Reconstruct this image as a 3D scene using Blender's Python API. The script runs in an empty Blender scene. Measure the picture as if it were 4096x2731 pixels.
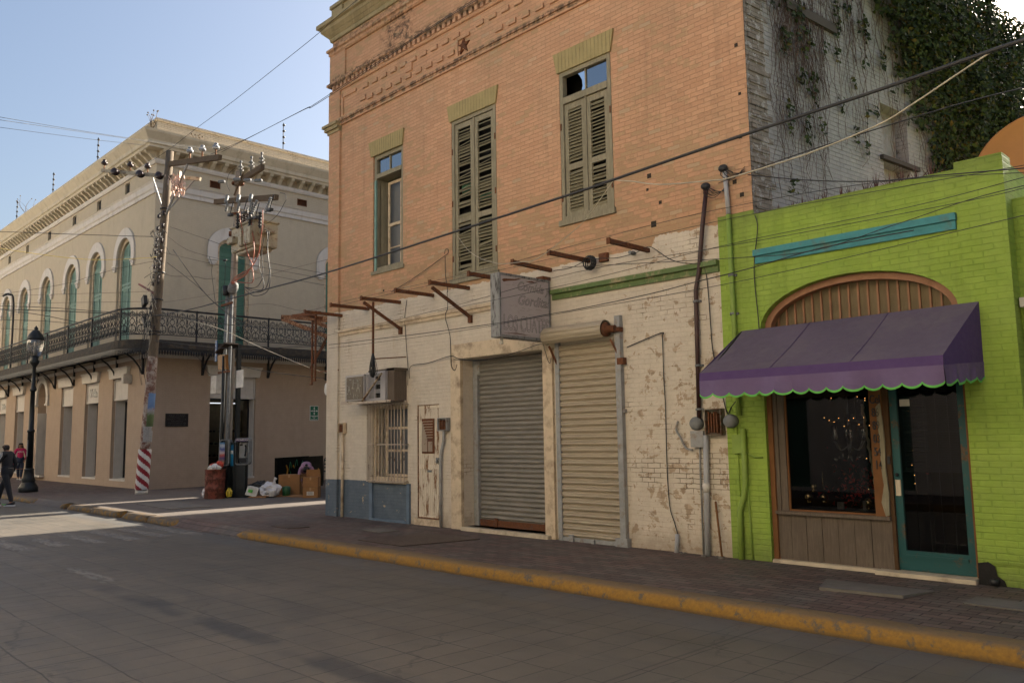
import bpy, bmesh, math, random
from mathutils import Vector, Matrix
R = math.radians
random.seed(7)
sc = bpy.context.scene

# ------------------------------------------------------------------ camera, sky, sun, exposure
SUN_EL, SUN_STR, SKY_STR, EXPO = 27.0, 5.0, 0.052, 2.15
cam_d = bpy.data.cameras.new("camera"); cam = bpy.data.objects.new("camera", cam_d)
sc.collection.objects.link(cam); sc.camera = cam
cam_d.lens = 29.0; cam_d.sensor_width = 36.0; cam_d.clip_start = 0.05; cam_d.clip_end = 2000
rot = Matrix(((0.69903, 0.09208, 0.70913), (0.71492, -0.06837, -0.69586), (-0.01559, 0.9934, -0.11362)))
cam.matrix_world = Matrix.Translation((0, 0, 1.63)) @ rot.to_4x4()
world = bpy.data.worlds.new("World"); sc.world = world; world.use_nodes = True
wn = world.node_tree; bg = wn.nodes['Background']
sky = wn.nodes.new('ShaderNodeTexSky'); sky.sky_type = 'NISHITA'; sky.sun_disc = False
sky.sun_elevation = R(SUN_EL); sky.sun_rotation = R(0); sky.air_density = 1.0; sky.dust_density = 4.5; sky.ozone_density = 1.2
wn.links.new(sky.outputs[0], bg.inputs[0]); bg.inputs[1].default_value = SKY_STR
sl = bpy.data.lights.new("sun", 'SUN'); so = bpy.data.objects.new("sun", sl); sc.collection.objects.link(so)
sl.energy = SUN_STR; sl.angle = R(0.5); sl.color = (1.0, 0.90, 0.74)
so.rotation_euler = (R(-(90 - SUN_EL)), 0, 0); so.location = (-20, 40, 30)
sc.view_settings.view_transform = 'Standard'; sc.view_settings.look = 'None'
sc.view_settings.exposure = EXPO; sc.view_settings.gamma = 1; sc.view_settings.use_curve_mapping = False
sc.render.engine = 'CYCLES'; sc.render.resolution_x = 1024; sc.render.resolution_y = 682

# ------------------------------------------------------------------ node helpers
class NT:
    def __init__(s, name):
        s.m = bpy.data.materials.new(name); s.m.use_nodes = True
        s.t = s.m.node_tree; s.b = s.t.nodes['Principled BSDF']
        s.geo = s.t.nodes.new('ShaderNodeNewGeometry')
        s.pos = s.geo.outputs['Position']
        s.sep = None
    def n(s, t): return s.t.nodes.new('ShaderNode' + t)
    def lk(s, a, b):
        if isinstance(a, bpy.types.NodeSocket): s.t.links.new(a, b)
        else:
            if isinstance(a, tuple) and len(a) == 3 and b.type == 'RGBA': a = (*a, 1)
            b.default_value = a
    def xyz(s):
        if s.sep is None:
            s.sep = s.n('SeparateXYZ'); s.lk(s.pos, s.sep.inputs[0])
        return s.sep.outputs
    def comb(s, x, y, z):
        c = s.n('CombineXYZ')
        for i, v in enumerate((x, y, z)): s.lk(v, c.inputs[i])
        return c.outputs[0]
    def ma(s, op, a, b=0.0, c=0.0):
        m = s.n('Math'); m.operation = op
        s.lk(a, m.inputs[0]); s.lk(b, m.inputs[1]); s.lk(c, m.inputs[2]); return m.outputs[0]
    def uz(s):            # wall coordinates: along, up
        o = s.xyz(); return s.comb(s.ma('ADD', o[0], o[1]), o[2], 0.0)
    def scale(s, v, sc3):
        m = s.n('Mapping'); s.lk(v, m.inputs[0]); m.inputs[3].default_value = sc3; return m.outputs[0]
    def noise(s, v, scale, detail=4, rough=.6, dist=0):
        x = s.n('TexNoise'); s.lk(v, x.inputs['Vector']); x.inputs['Scale'].default_value = scale
        x.inputs['Detail'].default_value = detail; x.inputs['Roughness'].default_value = rough
        x.inputs['Distortion'].default_value = dist; return x.outputs[0]
    def ramp(s, f, *stops):
        r = s.n('ValToRGB'); e = r.color_ramp.elements
        while len(e) < len(stops): e.new(.5)
        for el, (p, c) in zip(e, stops):
            el.position = p; el.color = (c, c, c, 1) if isinstance(c, (int, float)) else (*c, 1)
        s.lk(f, r.inputs[0]); return r.outputs[0]
    def step(s, f, lo, hi):
        m = s.n('MapRange'); s.lk(f, m.inputs[0]); m.inputs[1].default_value = lo; m.inputs[2].default_value = hi; return m.outputs[0]
    def mix(s, f, a, b, mode='MIX'):
        m = s.n('Mix'); m.data_type = 'RGBA'; m.blend_type = mode
        s.lk(f, m.inputs[0]); s.lk(a, m.inputs[6]); s.lk(b, m.inputs[7]); return m.outputs[2]
    def mixf(s, f, a, b):
        m = s.n('Mix'); m.data_type = 'FLOAT'; s.lk(f, m.inputs[0]); s.lk(a, m.inputs[2]); s.lk(b, m.inputs[3]); return m.outputs[0]
    def brick(s, v, w, h, mortar=.008, off=.5, smooth=.3):
        x = s.n('TexBrick'); s.lk(v, x.inputs['Vector']); x.offset = off
        x.inputs['Color1'].default_value = (0, 0, 0, 1); x.inputs['Color2'].default_value = (1, 1, 1, 1)
        x.inputs['Scale'].default_value = 1; x.inputs['Mortar Size'].default_value = mortar
        x.inputs['Mortar Smooth'].default_value = smooth; x.inputs['Brick Width'].default_value = w
        x.inputs['Row Height'].default_value = h; return x.outputs['Color'], x.outputs['Fac']
    def bump(s, h, strength, dist=.01, prev=None):
        b = s.n('Bump'); b.inputs['Strength'].default_value = strength; b.inputs['Distance'].default_value = dist
        s.lk(h, b.inputs['Height'])
        if prev is not None: s.lk(prev, b.inputs['Normal'])
        return b.outputs[0]
    def out(s, col=None, rough=None, normal=None, metal=None, spec=None):
        if col is not None: s.lk(col, s.b.inputs['Base Color'])
        if rough is not None: s.lk(rough, s.b.inputs['Roughness'])
        if normal is not None: s.lk(normal, s.b.inputs['Normal'])
        if metal is not None: s.lk(metal, s.b.inputs['Metallic'])
        if spec is not None: s.b.inputs['Specular IOR Level'].default_value = spec
        return s.m

def plain(name, col, rough=.7, metal=0, var=.18, ns=6, bmp=.15, spec=.4, dirt=None, dirtamt=.5, streak=False):
    t = NT(name); v = t.pos
    n1 = t.noise(v, ns, 5, .65); n2 = t.noise(v, ns * 7, 3, .6)
    lo = tuple(c * (1 - var) for c in col); hi = tuple(min(1, c * (1 + var)) for c in col)
    c = t.ramp(n1, (.3, lo), (.7, hi))
    if dirt:
        vv = t.scale(v, (1, 1, .18)) if streak else v
        d = t.step(t.noise(vv, ns * .9, 6, .7), .62 - .3 * dirtamt, .8 - .2 * dirtamt)
        c = t.mix(d, c, dirt)
    return t.out(c, t.ramp(n2, (.2, max(rough - .12, .05)), (.8, min(1, rough + .12))), t.bump(n2, bmp, .01), metal, spec)

def wood(name, col, dark, grain='z', rough=.85, amt=.6):
    t = NT(name)
    s3 = {'z': (14, 14, 1.2), 'x': (1.2, 14, 14), 'y': (14, 1.2, 14)}[grain]
    n1 = t.noise(t.scale(t.pos, s3), 3, 6, .7, .6); n2 = t.noise(t.pos, 3, 4, .6)
    c = t.mix(t.ma('MULTIPLY', t.step(n1, .4, .7), amt), col, dark)
    c = t.mix(t.step(n2, .45, .75), c, tuple(x * .7 for x in col))
    return t.out(c, rough, t.bump(n1, .5, .01), 0, .25)

def rusty(name, base, rust=(.16, .06, .025), amt=.5, rough=.75, ns=9, streak=False):
    t = NT(name); v = t.scale(t.pos, (1, 1, .25)) if streak else t.pos
    n1 = t.noise(v, ns, 7, .72); n2 = t.noise(t.pos, 30, 4, .7)
    rc = t.mix(t.step(n2, .35, .7), rust, tuple(x * .45 for x in rust))
    m = t.step(n1, .62 - .35 * amt, .7 - .25 * amt)
    return t.out(t.mix(m, base, rc), t.mixf(m, rough - .15, .92), t.bump(n2, .3, .008), 0, .35)

def glass(name, tint=(1, 1, 1), rough=.02, haze=0.0):
    m = bpy.data.materials.new(name); m.use_nodes = True; t = m.node_tree; t.nodes.clear()
    o = t.nodes.new('ShaderNodeOutputMaterial'); mx = t.nodes.new('ShaderNodeMixShader'); tr = t.nodes.new('ShaderNodeBsdfTransparent')
    gl = t.nodes.new('ShaderNodeBsdfGlossy'); fr = t.nodes.new('ShaderNodeFresnel'); fr.inputs[0].default_value = 1.5
    ad = t.nodes.new('ShaderNodeMath'); ad.operation = 'MULTIPLY_ADD'; ad.inputs[1].default_value = .6; ad.inputs[2].default_value = .005 + haze
    tr.inputs[0].default_value = (*tint, 1); gl.inputs[1].default_value = rough
    t.links.new(fr.outputs[0], ad.inputs[0]); t.links.new(ad.outputs[0], mx.inputs[0])
    t.links.new(tr.outputs[0], mx.inputs[1]); t.links.new(gl.outputs[0], mx.inputs[2]); t.links.new(mx.outputs[0], o.inputs[0])
    return m

def emit(name, col, st):
    t = NT(name); t.b.inputs['Emission Color'].default_value = (*col, 1); t.b.inputs['Emission Strength'].default_value = st
    return t.out(col)

# ------------------------------------------------------------------ mesh helpers
WL = {}     # world location of every object made here
def wl(o): return WL.get(o.name, Vector((0, 0, 0)))
def lin(v, k): return [a * k for a in v]

def P3(u, z, d): return (u, d, z)        # identity face map: along x, depth y

class MB:
    def __init__(s): s.v = []; s.f = []; s.sm = []
    def face(s, *pts, smooth=False):
        b = len(s.v); s.v += [tuple(p) for p in pts]; s.f.append(tuple(range(b, b + len(pts)))); s.sm.append(smooth); return s
    def grid(s, rings, close_u=True, cap=True, smooth=True):
        b = len(s.v); n = len(rings[0]); m = len(rings)
        for r in rings: s.v += [tuple(p) for p in r]
        for i in range(m - 1):
            for j in range(n if close_u else n - 1):
                k = (j + 1) % n
                s.f.append((b + i * n + j, b + i * n + k, b + (i + 1) * n + k, b + (i + 1) * n + j)); s.sm.append(smooth)
        if cap and close_u:
            s.f.append(tuple(b + j for j in reversed(range(n)))); s.sm.append(False)
            s.f.append(tuple(b + (m - 1) * n + j for j in range(n))); s.sm.append(False)
        return s
    def box(s, x0, x1, y0, y1, z0, z1): return s.fbox(P3, x0, x1, z0, z1, y0, y1)
    def fbox(s, P, u0, u1, z0, z1, d0, d1):
        b = len(s.v)
        s.v += [P(u, z, d) for d in (d0, d1) for z in (z0, z1) for u in (u0, u1)]
        for q in ((0, 1, 3, 2), (4, 6, 7, 5), (0, 4, 5, 1), (2, 3, 7, 6), (0, 2, 6, 4), (1, 5, 7, 3)):
            s.f.append(tuple(b + i for i in q)); s.sm.append(False)
        return s
    def obox(s, c, ax, ay, az):   # oriented box: centre and three half-vectors
        c, ax, ay, az = map(Vector, (c, ax, ay, az)); b = len(s.v)
        s.v += [tuple(c + ax * i + ay * j + az * k) for j in (-1, 1) for k in (-1, 1) for i in (-1, 1)]
        for q in ((0, 1, 3, 2), (4, 6, 7, 5), (0, 4, 5, 1), (2, 3, 7, 6), (0, 2, 6, 4), (1, 5, 7, 3)):
            s.f.append(tuple(b + i for i in q)); s.sm.append(False)
        return s
    def bar(s, p, q, w, h, up=(0, 0, 1)):   # rectangular bar from p to q
        p, q = Vector(p), Vector(q); d = (q - p); L = d.length; d.normalize()
        x = d.cross(Vector(up))
        if x.length < 1e-4: x = d.cross(Vector((1, 0, 0)))
        x.normalize(); y = x.cross(d)
        return s.obox((p + q) / 2, x * (w / 2), d * (L / 2), y * (h / 2))
    def prism(s, poly, P, d0, d1):          # polygon in (u,z) extruded in depth
        b = len(s.v); n = len(poly)
        s.v += [P(u, z, d0) for u, z in poly] + [P(u, z, d1) for u, z in poly]
        s.f.append(tuple(b + i for i in range(n))); s.f.append(tuple(b + n + i for i in reversed(range(n)))); s.sm += [False, False]
        for i in range(n):
            j = (i + 1) % n; s.f.append((b + j, b + i, b + n + i, b + n + j)); s.sm.append(False)
        return s
    def tube(s, pts, r, n=6, cap=True):
        pts = [Vector(p) for p in pts]; rr = r if isinstance(r, (list, tuple)) else [r] * len(pts)
        rings = []; prev = None
        for i, p in enumerate(pts):
            d = (pts[min(i + 1, len(pts) - 1)] - pts[max(i - 1, 0)]);
            if d.length < 1e-9: d = Vector((0, 0, 1))
            d.normalize()
            if prev is None:
                a = Vector((0, 0, 1)) if abs(d.z) < .9 else Vector((1, 0, 0)); x = d.cross(a).normalized()
            else:
                x = prev - d * prev.dot(d)
                x = x.normalized() if x.length > 1e-6 else d.orthogonal().normalized()
            prev = x; y = d.cross(x)
            rings.append([p + (x * math.cos(2 * math.pi * k / n) + y * math.sin(2 * math.pi * k / n)) * rr[i] for k in range(n)])
        return s.grid(rings, True, cap)
    def lathe(s, prof, c, n=16, axis=(0, 0, 1)):
        c = Vector(c); a = Vector(axis).normalized(); x = a.orthogonal().normalized(); y = a.cross(x)
        rings = [[c + a * h + (x * math.cos(2 * math.pi * k / n) + y * math.sin(2 * math.pi * k / n)) * max(r, 1e-4) for k in range(n)] for r, h in prof]
        return s.grid(rings, True, True)
    def ball(s, c, r, sx=1, sy=1, sz=1, n=12):
        rings = []
        for i in range(n // 2 + 1):
            t = math.pi * i / (n // 2); rr = max(math.sin(t), 1e-3)
            rings.append([(c[0] + r * sx * rr * math.cos(2 * math.pi * k / n), c[1] + r * sy * rr * math.sin(2 * math.pi * k / n), c[2] - r * sz * math.cos(t)) for k in range(n)])
        return s.grid(rings, True, True)
    def split(s, name, mat, parent=None, label=None, recalc=True, bevel=0):
        """one object per loose piece"""
        up = list(range(len(s.v)))
        def fd(a):
            while up[a] != a: up[a] = up[up[a]]; a = up[a]
            return a
        for f in s.f:
            for k in f[1:]: up[fd(k)] = fd(f[0])
        gr = {}
        for f, m in zip(s.f, s.sm): gr.setdefault(fd(f[0]), []).append((f, m))
        out = []
        for g in gr.values():
            b = MB(); mp = {}
            for f, m in g:
                for k in f:
                    if k not in mp: mp[k] = len(b.v); b.v.append(s.v[k])
                b.f.append(tuple(mp[k] for k in f)); b.sm.append(m)
            out.append(b.build(name, mat, parent, label, recalc, bevel))
        return out
    def build(s, name, mat, parent=None, label=None, recalc=True, bevel=0, jitter=0):
        loc = wl(parent) if parent else None
        if loc is None:
            xs = [v[0] for v in s.v]; ys = [v[1] for v in s.v]; zs = [v[2] for v in s.v]
            loc = Vector(((min(xs) + max(xs)) / 2, (min(ys) + max(ys)) / 2, min(zs)))
        me = bpy.data.meshes.new(name)
        vv = [(v[0] - loc[0], v[1] - loc[1], v[2] - loc[2]) for v in s.v]
        if jitter: vv = [tuple(c + random.uniform(-jitter, jitter) for c in v) for v in vv]
        me.from_pydata(vv, [], s.f); me.polygons.foreach_set('use_smooth', s.sm)
        if recalc or bevel:
            b = bmesh.new(); b.from_mesh(me)
            if bevel:
                bmesh.ops.remove_doubles(b, verts=b.verts, dist=1e-5)
                bmesh.ops.recalc_face_normals(b, faces=b.faces)
                es = [e for e in b.edges if len(e.link_faces) == 2 and e.calc_face_angle(0) > .6]
                try: bmesh.ops.bevel(b, geom=es, offset=bevel, segments=2, affect='EDGES')
                except Exception: pass
            else: bmesh.ops.recalc_face_normals(b, faces=b.faces)
            b.to_mesh(me); b.free()
        me.materials.append(mat)
        o = bpy.data.objects.new(name, me); sc.collection.objects.link(o)
        WL[o.name] = Vector(loc)
        if parent: o.parent = parent
        else: o.location = loc
        if label: o['label'] = label
        return o

def thing(name, label, cat, loc, group=None):
    o = bpy.data.objects.new(name, None); sc.collection.objects.link(o); o.location = loc; o.empty_display_size = .2
    WL[o.name] = Vector(loc); o['label'] = label; o['category'] = cat
    if group: o['group'] = group
    return o
def tag(o, label, cat, group=None):
    o['label'] = label; o['category'] = cat
    if group: o['group'] = group
    return o
def struct(o): o['kind'] = 'structure'; return o
def copy_thing(o, dxyz, label=None):
    c = o.copy(); sc.collection.objects.link(c); c.location = Vector(o.location) + Vector(dxyz); WL[c.name] = c.location.copy()
    if label: c['label'] = label
    def rec(src, dst):
        for ch in list(src.children):
            k = ch.copy(); sc.collection.objects.link(k); k.parent = dst; WL[k.name] = WL[dst.name]; rec(ch, k)
    rec(o, c); return c

def smooth_path(pts, k=4):
    P = [Vector(p) for p in pts]; out = []
    for i in range(len(P) - 1):
        a = P[max(i - 1, 0)]; b = P[i]; c = P[i + 1]; d = P[min(i + 2, len(P) - 1)]
        for j in range(k):
            t = j / k
            out.append(.5 * ((2 * b) + (c - a) * t + (2 * a - 5 * b + 4 * c - d) * t * t + (3 * b - a - 3 * c + d) * t ** 3))
    out.append(P[-1]); return out

def text_mb(txt, P, u, z, size, d0, d1, align='CENTER', sx=1, shear=0, outline=0, vertical=False):
    """letters as solid shapes on a wall face: returns an MB"""
    cu = bpy.data.curves.new('t', 'FONT'); cu.body = txt; cu.size = size; cu.align_x = align; cu.align_y = 'CENTER'
    cu.shear = shear; cu.resolution_u = 3; cu.space_line = .8
    if outline:
        cu.fill_mode = 'NONE'; cu.bevel_depth = outline; cu.bevel_resolution = 0
    else: cu.extrude = abs(d1 - d0) / 2
    o = bpy.data.objects.new('t', cu); sc.collection.objects.link(o)
    dg = bpy.context.evaluated_depsgraph_get(); me = bpy.data.meshes.new_from_object(o.evaluated_get(dg))
    mb = MB(); mid = (d0 + d1) / 2
    for v in me.vertices: mb.v.append(P(u + v.co.x * sx, z + v.co.y, mid - v.co.z))
    for p in me.polygons: mb.f.append(tuple(p.vertices)); mb.sm.append(False)
    bpy.data.objects.remove(o); bpy.data.curves.remove(cu); bpy.data.meshes.remove(me)
    return mb

def wallsheet(mb, P, u0, u1, z0, z1, holes, depth, thick=None):
    """wall face with openings and reveals. hole: (u0,u1,z0,z1[,rise]) - rise = height of the arch"""
    us = sorted({u0, u1, *[h[0] for h in holes], *[h[1] for h in holes]}); zs = sorted({z0, z1, *[h[2] for h in holes], *[h[3] for h in holes]})
    us = [u for u in us if u0 <= u <= u1]; zs = [z for z in zs if z0 <= z <= z1]
    for i in range(len(us) - 1):
        for j in range(len(zs) - 1):
            cu, cz = (us[i] + us[i + 1]) / 2, (zs[j] + zs[j + 1]) / 2
            if any(h[0] < cu < h[1] and h[2] < cz < h[3] for h in holes): continue
            mb.face(P(us[i], zs[j], 0), P(us[i + 1], zs[j], 0), P(us[i + 1], zs[j + 1], 0), P(us[i], zs[j + 1], 0))
    for h in holes:
        a, b, c, e = h[:4]; rise = h[4] if len(h) > 4 else 0; dp = h[5] if len(h) > 5 else depth
        sp = e - rise
        mb.face(P(a, c, 0), P(a, sp, 0), P(a, sp, dp), P(a, c, dp)); mb.face(P(b, c, 0), P(b, c, dp), P(b, sp, dp), P(b, sp, 0))
        mb.face(P(a, c, 0), P(a, c, dp), P(b, c, dp), P(b, c, 0))
        if not rise: mb.face(P(a, e, 0), P(b, e, 0), P(b, e, dp), P(a, e, dp))
        else:
            cv = arc_pts(a, b, sp, rise, 20)
            for k in range(20):
                p, q = cv[k], cv[k + 1]
                mb.face(P(*p, 0), P(*q, 0), P(q[0], e, 0), P(p[0], e, 0)); mb.face(P(*p, 0), P(*p, dp), P(*q, dp), P(*q, 0))
    return mb
def arc_pts(a, b, sp, rise, n):
    return [((a + b) / 2 - (b - a) / 2 * math.cos(math.pi * k / n), sp + rise * math.sin(math.pi * k / n)) for k in range(n + 1)]
def archband(mb, P, uc, ru, rz, Ru, Rz, sp, leg, d0, d1, n=20):
    """ring-shaped surround with legs hanging below the springing"""
    i_ = [(uc - ru, sp - leg)] + arc_pts(uc - ru, uc + ru, sp, rz, n) + [(uc + ru, sp - leg)]
    o_ = [(uc - Ru, sp - leg)] + arc_pts(uc - Ru, uc + Ru, sp, Rz, n) + [(uc + Ru, sp - leg)]
    for k in range(len(i_) - 1):
        mb.prism([i_[k], i_[k + 1], o_[k + 1], o_[k]], P, d0, d1)
    return mb
def sweep(mb, prof, stations):
    """profile (projection, z) swept through stations: functions projection -> (x, y)"""
    rings = [[(*st(p), z) for p, z in prof] for st in stations]
    return mb.grid(rings, True, True, False)
# ------------------------------------------------------------------ materials
SOOT = (.05, .038, .028)
def facade_mat():
    """one old brick front: salmon paint above, cream paint below, blue dado at the left"""
    t = NT('painted_brick_front'); x, y, z = t.xyz(); v = t.uz()
    wob = t.noise(v, 2.2, 3, .6)
    vb = t.comb(t.ma('ADD', x, y), t.ma('ADD', z, t.ma('MULTIPLY', t.ma('SUBTRACT', t.noise(v, .5, 2), .5), .05)), 0.0)
    vb2 = t.scale(vb, (1, 1, 1))
    dist = t.n('VectorMath'); dist.operation = 'MULTIPLY_ADD'
    nz = t.n('TexNoise'); t.lk(v, nz.inputs[0]); nz.inputs['Scale'].default_value = 9; t.lk(nz.outputs['Color'], dist.inputs[0])
    dist.inputs[1].default_value = (.022, .020, 0); t.lk(vb2, dist.inputs[2])
    rnd, mor = t.brick(dist.outputs[0], .215, .068, .007, .5, .7)
    fine = t.noise(v, 28, 5, .7); med = t.noise(v, 5, 5, .7); big = t.noise(v, .55, 4, .6)
    # salmon zone
    sal = t.ramp(t.ma('ADD', t.ma('MULTIPLY', rnd, .5), t.ma('MULTIPLY', med, .5)), (.25, (.45, .252, .148)), (.75, (.545, .318, .19)))
    tan = t.ramp(rnd, (0, (.29, .185, .10)), (1, (.38, .25, .14)))
    low = t.step(z, 6.2, 4.4)
    bare = t.ma('ADD', t.ma('ADD', t.ma('MULTIPLY', low, .24), t.ma('MULTIPLY', t.ma('SUBTRACT', big, .5), .9)), t.ma('MULTIPLY', t.step(x, -8, -16), .05))
    isb = t.step(t.ma('ADD', t.ma('ADD', t.ma('MULTIPLY', rnd, .42), t.ma('MULTIPLY', med, .5)), bare), .60, .66)
    pink = t.mix(t.ma('MULTIPLY', isb, .85), sal, tan)
    pink = t.mix(t.ma('MULTIPLY', t.step(rnd, .965, .97), .3), pink, (.46, .38, .27))
    mcol = t.mix(t.step(med, .45, .6), (.35, .225, .135), (.21, .15, .10))
    pink = t.mix(t.ma('MULTIPLY', mor, t.ramp(t.noise(v, 3.3, 5, .7), (.35, .12), (.68, .65))), pink, mcol)
    # soot just above each ledge and in streaks
    def zone(a, b, soft=.12): return t.ma('MULTIPLY', t.step(z, a - soft, a), t.step(z, b + soft, b))
    s1 = t.ma('MAXIMUM', t.ma('MAXIMUM', zone(8.62, 8.70, .05), zone(9.55, 9.74, .10)), t.ma('MULTIPLY', zone(10.4, 11.5, .2), .8))
    s2 = t.ma('MULTIPLY', t.ma('MULTIPLY', zone(9.7, 10.3, .2), t.step(x, -14.2, -13.5)), t.step(x, -12.3, -12.9))
    sn = t.noise(t.scale(v, (.8, 1, 1)), 7.5, 7, .75)
    soot = t.ma('MULTIPLY', t.step(t.ma('ADD', sn, t.ma('MULTIPLY', t.ma('MAXIMUM', s1, t.ma('MULTIPLY', s2, .9)), .17)), .60, .72), t.ma('MAXIMUM', t.ma('MAXIMUM', s1, s2), t.ma('MULTIPLY', t.step(z, 8.8, 10.6), .5)))
    pink = t.mix(t.ma('MULTIPLY', soot, .85), pink, SOOT)
    gr = t.ma('MULTIPLY', t.step(t.noise(v, .8, 6, .72), .46, .72), .42)
    pink = t.mix(gr, pink, (.33, .235, .145))
    drip = t.ma('MULTIPLY', t.step(t.noise(t.scale(v, (1, .07, 1)), 3.2, 6, .7), .56, .78), t.ma('MAXIMUM', zone(6.4, 8.55, .6), zone(4.4, 5.0, .2)))
    pink = t.mix(t.ma('MULTIPLY', drip, .4), pink, (.17, .12, .08))
    # cream zone
    cr = t.ramp(med, (.3, (.49, .425, .34)), (.7, (.59, .515, .418)))
    cr = t.mix(t.ma('MULTIPLY', t.step(t.noise(t.scale(v, (1, .25, 1)), 2.5, 6, .7), .55, .8), .4), cr, (.40, .27, .15))
    px = t.ma('ADD', t.ma('MULTIPLY', t.step(x, -8.6, -7.0), .10), t.ma('MULTIPLY', zone(.0, 2.6, .4), .03))
    pe_n = t.noise(v, 5.5, 7, .72, .3)
    peel = t.ma('MULTIPLY', t.step(t.ma('ADD', pe_n, px), .68, .69), t.step(x, -15.5, -15.2))
    und = t.mix(rnd, (.32, .235, .16), (.43, .33, .235))
    cr = t.mix(peel, cr, und)
    crk = t.ma('MULTIPLY', mor, t.step(t.ma('ADD', t.noise(v, 1.6, 4, .6), t.ma('MULTIPLY', t.ma('MULTIPLY', zone(.9, 1.25, .15), t.step(x, -7.9, -7.3)), .18)), .58, .68))
    cr = t.mix(t.ma('MULTIPLY', mor, .10), cr, (.25, .17, .10)); cr = t.mix(t.ma('MULTIPLY', crk, .8), cr, (.07, .045, .03))
    foot = t.step(t.ma('ADD', z, t.ma('MULTIPLY', med, .5)), .62, .25)
    cr = t.mix(t.ma('MULTIPLY', foot, .6), cr, (.27, .20, .14))
    # blue dado
    bl = t.mix(t.ma('MULTIPLY', mor, .4), t.ramp(med, (.3, (.075, .10, .125)), (.75, (.12, .145, .175))), (.05, .07, .10))
    bl = t.mix(t.step(pe_n, .62, .64), bl, (.38, .30, .20))
    dz = t.ma('MULTIPLY', t.step(t.ma('ADD', z, t.ma('MULTIPLY', t.ma('SUBTRACT', fine, .5), .03)), .778, .768), t.step(x, -12.87, -12.9))
    cr = t.mix(dz, cr, bl)
    # ragged boundary, higher at the right end
    lim = t.ma('ADD', t.ma('ADD', 4.36, t.ma('MULTIPLY', t.step(x, -7.02, -6.95), .12)), t.ma('MULTIPLY', t.ma('SUBTRACT', med, .5), .16))
    up = t.step(t.ma('SUBTRACT', z, lim), -.004, .004)
    col = t.mix(up, cr, pink)
    col = t.mix(t.ma('MULTIPLY', t.step(fine, .5, .8), .18), col, (.12, .08, .05))
    h = t.ma('ADD', t.ma('MULTIPLY', mor, t.mixf(up, -.55, -.9)), t.ma('ADD', t.ma('MULTIPLY', fine, .35), t.ma('MULTIPLY', t.ma('MAXIMUM', peel, isb), -.3)))
    return t.out(col, t.mixf(up, .72, .88), t.bump(h, .7, .011), 0, .25)

def paintbrick(name, c1, c2, mortar, wear, wearcol=(.2, .15, .1), bs=.6, w=.215, h=.068, streak=.3, lines=.35, dist_amt=.012):
    t = NT(name); v = t.uz()
    dist = t.n('VectorMath'); dist.operation = 'MULTIPLY_ADD'
    nz = t.n('TexNoise'); t.lk(v, nz.inputs[0]); nz.inputs['Scale'].default_value = 7; t.lk(nz.outputs['Color'], dist.inputs[0])
    dist.inputs[1].default_value = (dist_amt, dist_amt, 0); t.lk(v, dist.inputs[2])
    rnd, mor = t.brick(dist.outputs[0], w, h, .01, .5, .6)
    med = t.noise(v, 3.5, 5, .7); fine = t.noise(v, 26, 5, .7)
    c = t.mix(t.step(med, .3, .7), c1, c2)
    lm = t.ma('MULTIPLY', mor, t.step(t.noise(v, 2.1, 4, .7), .38, .68))
    c = t.mix(t.ma('MULTIPLY', lm, lines), c, mortar)
    c = t.mix(t.step(t.noise(v, 6, 8, .75), .74 - wear, .755 - wear), c, t.mix(rnd, wearcol, tuple(k * .6 for k in wearcol)))
    c = t.mix(t.ma('MULTIPLY', t.step(t.noise(t.scale(v, (1, .15, 1)), 2.2, 6, .7), .5, .85), streak), c, tuple(k * .55 for k in c1))
    hh = t.ma('ADD', t.ma('MULTIPLY', mor, -.6), t.ma('MULTIPLY', fine, .45))
    return t.out(c, .78, t.bump(hh, bs, .012), 0, .25)

def limebrick(name, c1, c2, mortar, *a, **k):
    m = paintbrick(name, c1, c2, mortar, *a, **k); t = m.node_tree; b = t.nodes['Principled BSDF']
    src = b.inputs['Base Color'].links[0].from_socket
    h = NT.__new__(NT); h.m = m; h.t = t; h.b = b; h.sep = None
    h.geo = [n for n in t.nodes if n.bl_idname == 'ShaderNodeNewGeometry'][0]; h.pos = h.geo.outputs['Position']
    x, y, z = h.xyz(); v = h.uz(); n1 = h.noise(v, 1.3, 6, .75); n2 = h.noise(v, 9, 6, .75); n3 = h.noise(h.scale(v, (1, .12, 1)), 3.0, 6, .7)
    c = h.mix(h.ma('MULTIPLY', h.step(n1, .4, .7), .35), src, (.28, .35, .10))
    c = h.mix(h.ma('MULTIPLY', h.step(n3, .52, .8), .5), c, (.11, .15, .03))
    g = h.step(h.ma('ADD', z, h.ma('MULTIPLY', n2, .7)), .75, .25)
    c = h.mix(h.ma('MULTIPLY', g, .6), c, (.075, .085, .035))
    c = h.mix(h.step(h.ma('ADD', n2, h.ma('MULTIPLY', g, .1)), .735, .75), c, (.13, .12, .07))
    c = h.mix(h.ma('MULTIPLY', h.step(h.ma('ADD', z, h.ma('MULTIPLY', n2, .25)), 4.40, 4.65), .45), c, (.10, .12, .04))
    h.lk(c, b.inputs['Base Color']); return m
M = {}
M['front'] = facade_mat()
M['ochre'] = paintbrick('ochre_soldier_brick', (.27, .22, .10), (.35, .28, .13), (.12, .09, .04), .03, w=.078, h=2.0, lines=.8, streak=.35, dist_amt=.006)
M['mossy'] = paintbrick('mossy_yellow_render', (.25, .21, .11), (.35, .28, .165), (.07, .06, .04), .10, (.06, .05, .035), streak=.7)
M['sidewall'] = paintbrick('whitewashed_grey_brick', (.24, .24, .245), (.33, .325, .32), (.10, .095, .09), .13, (.17, .16, .145), 1.0, lines=.8, streak=.35)
M['greywall'] = paintbrick('bare_grey_brick', (.13, .11, .09), (.24, .21, .18), (.04, .035, .03), .2, (.34, .33, .32), 1.0, lines=.9)
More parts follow.
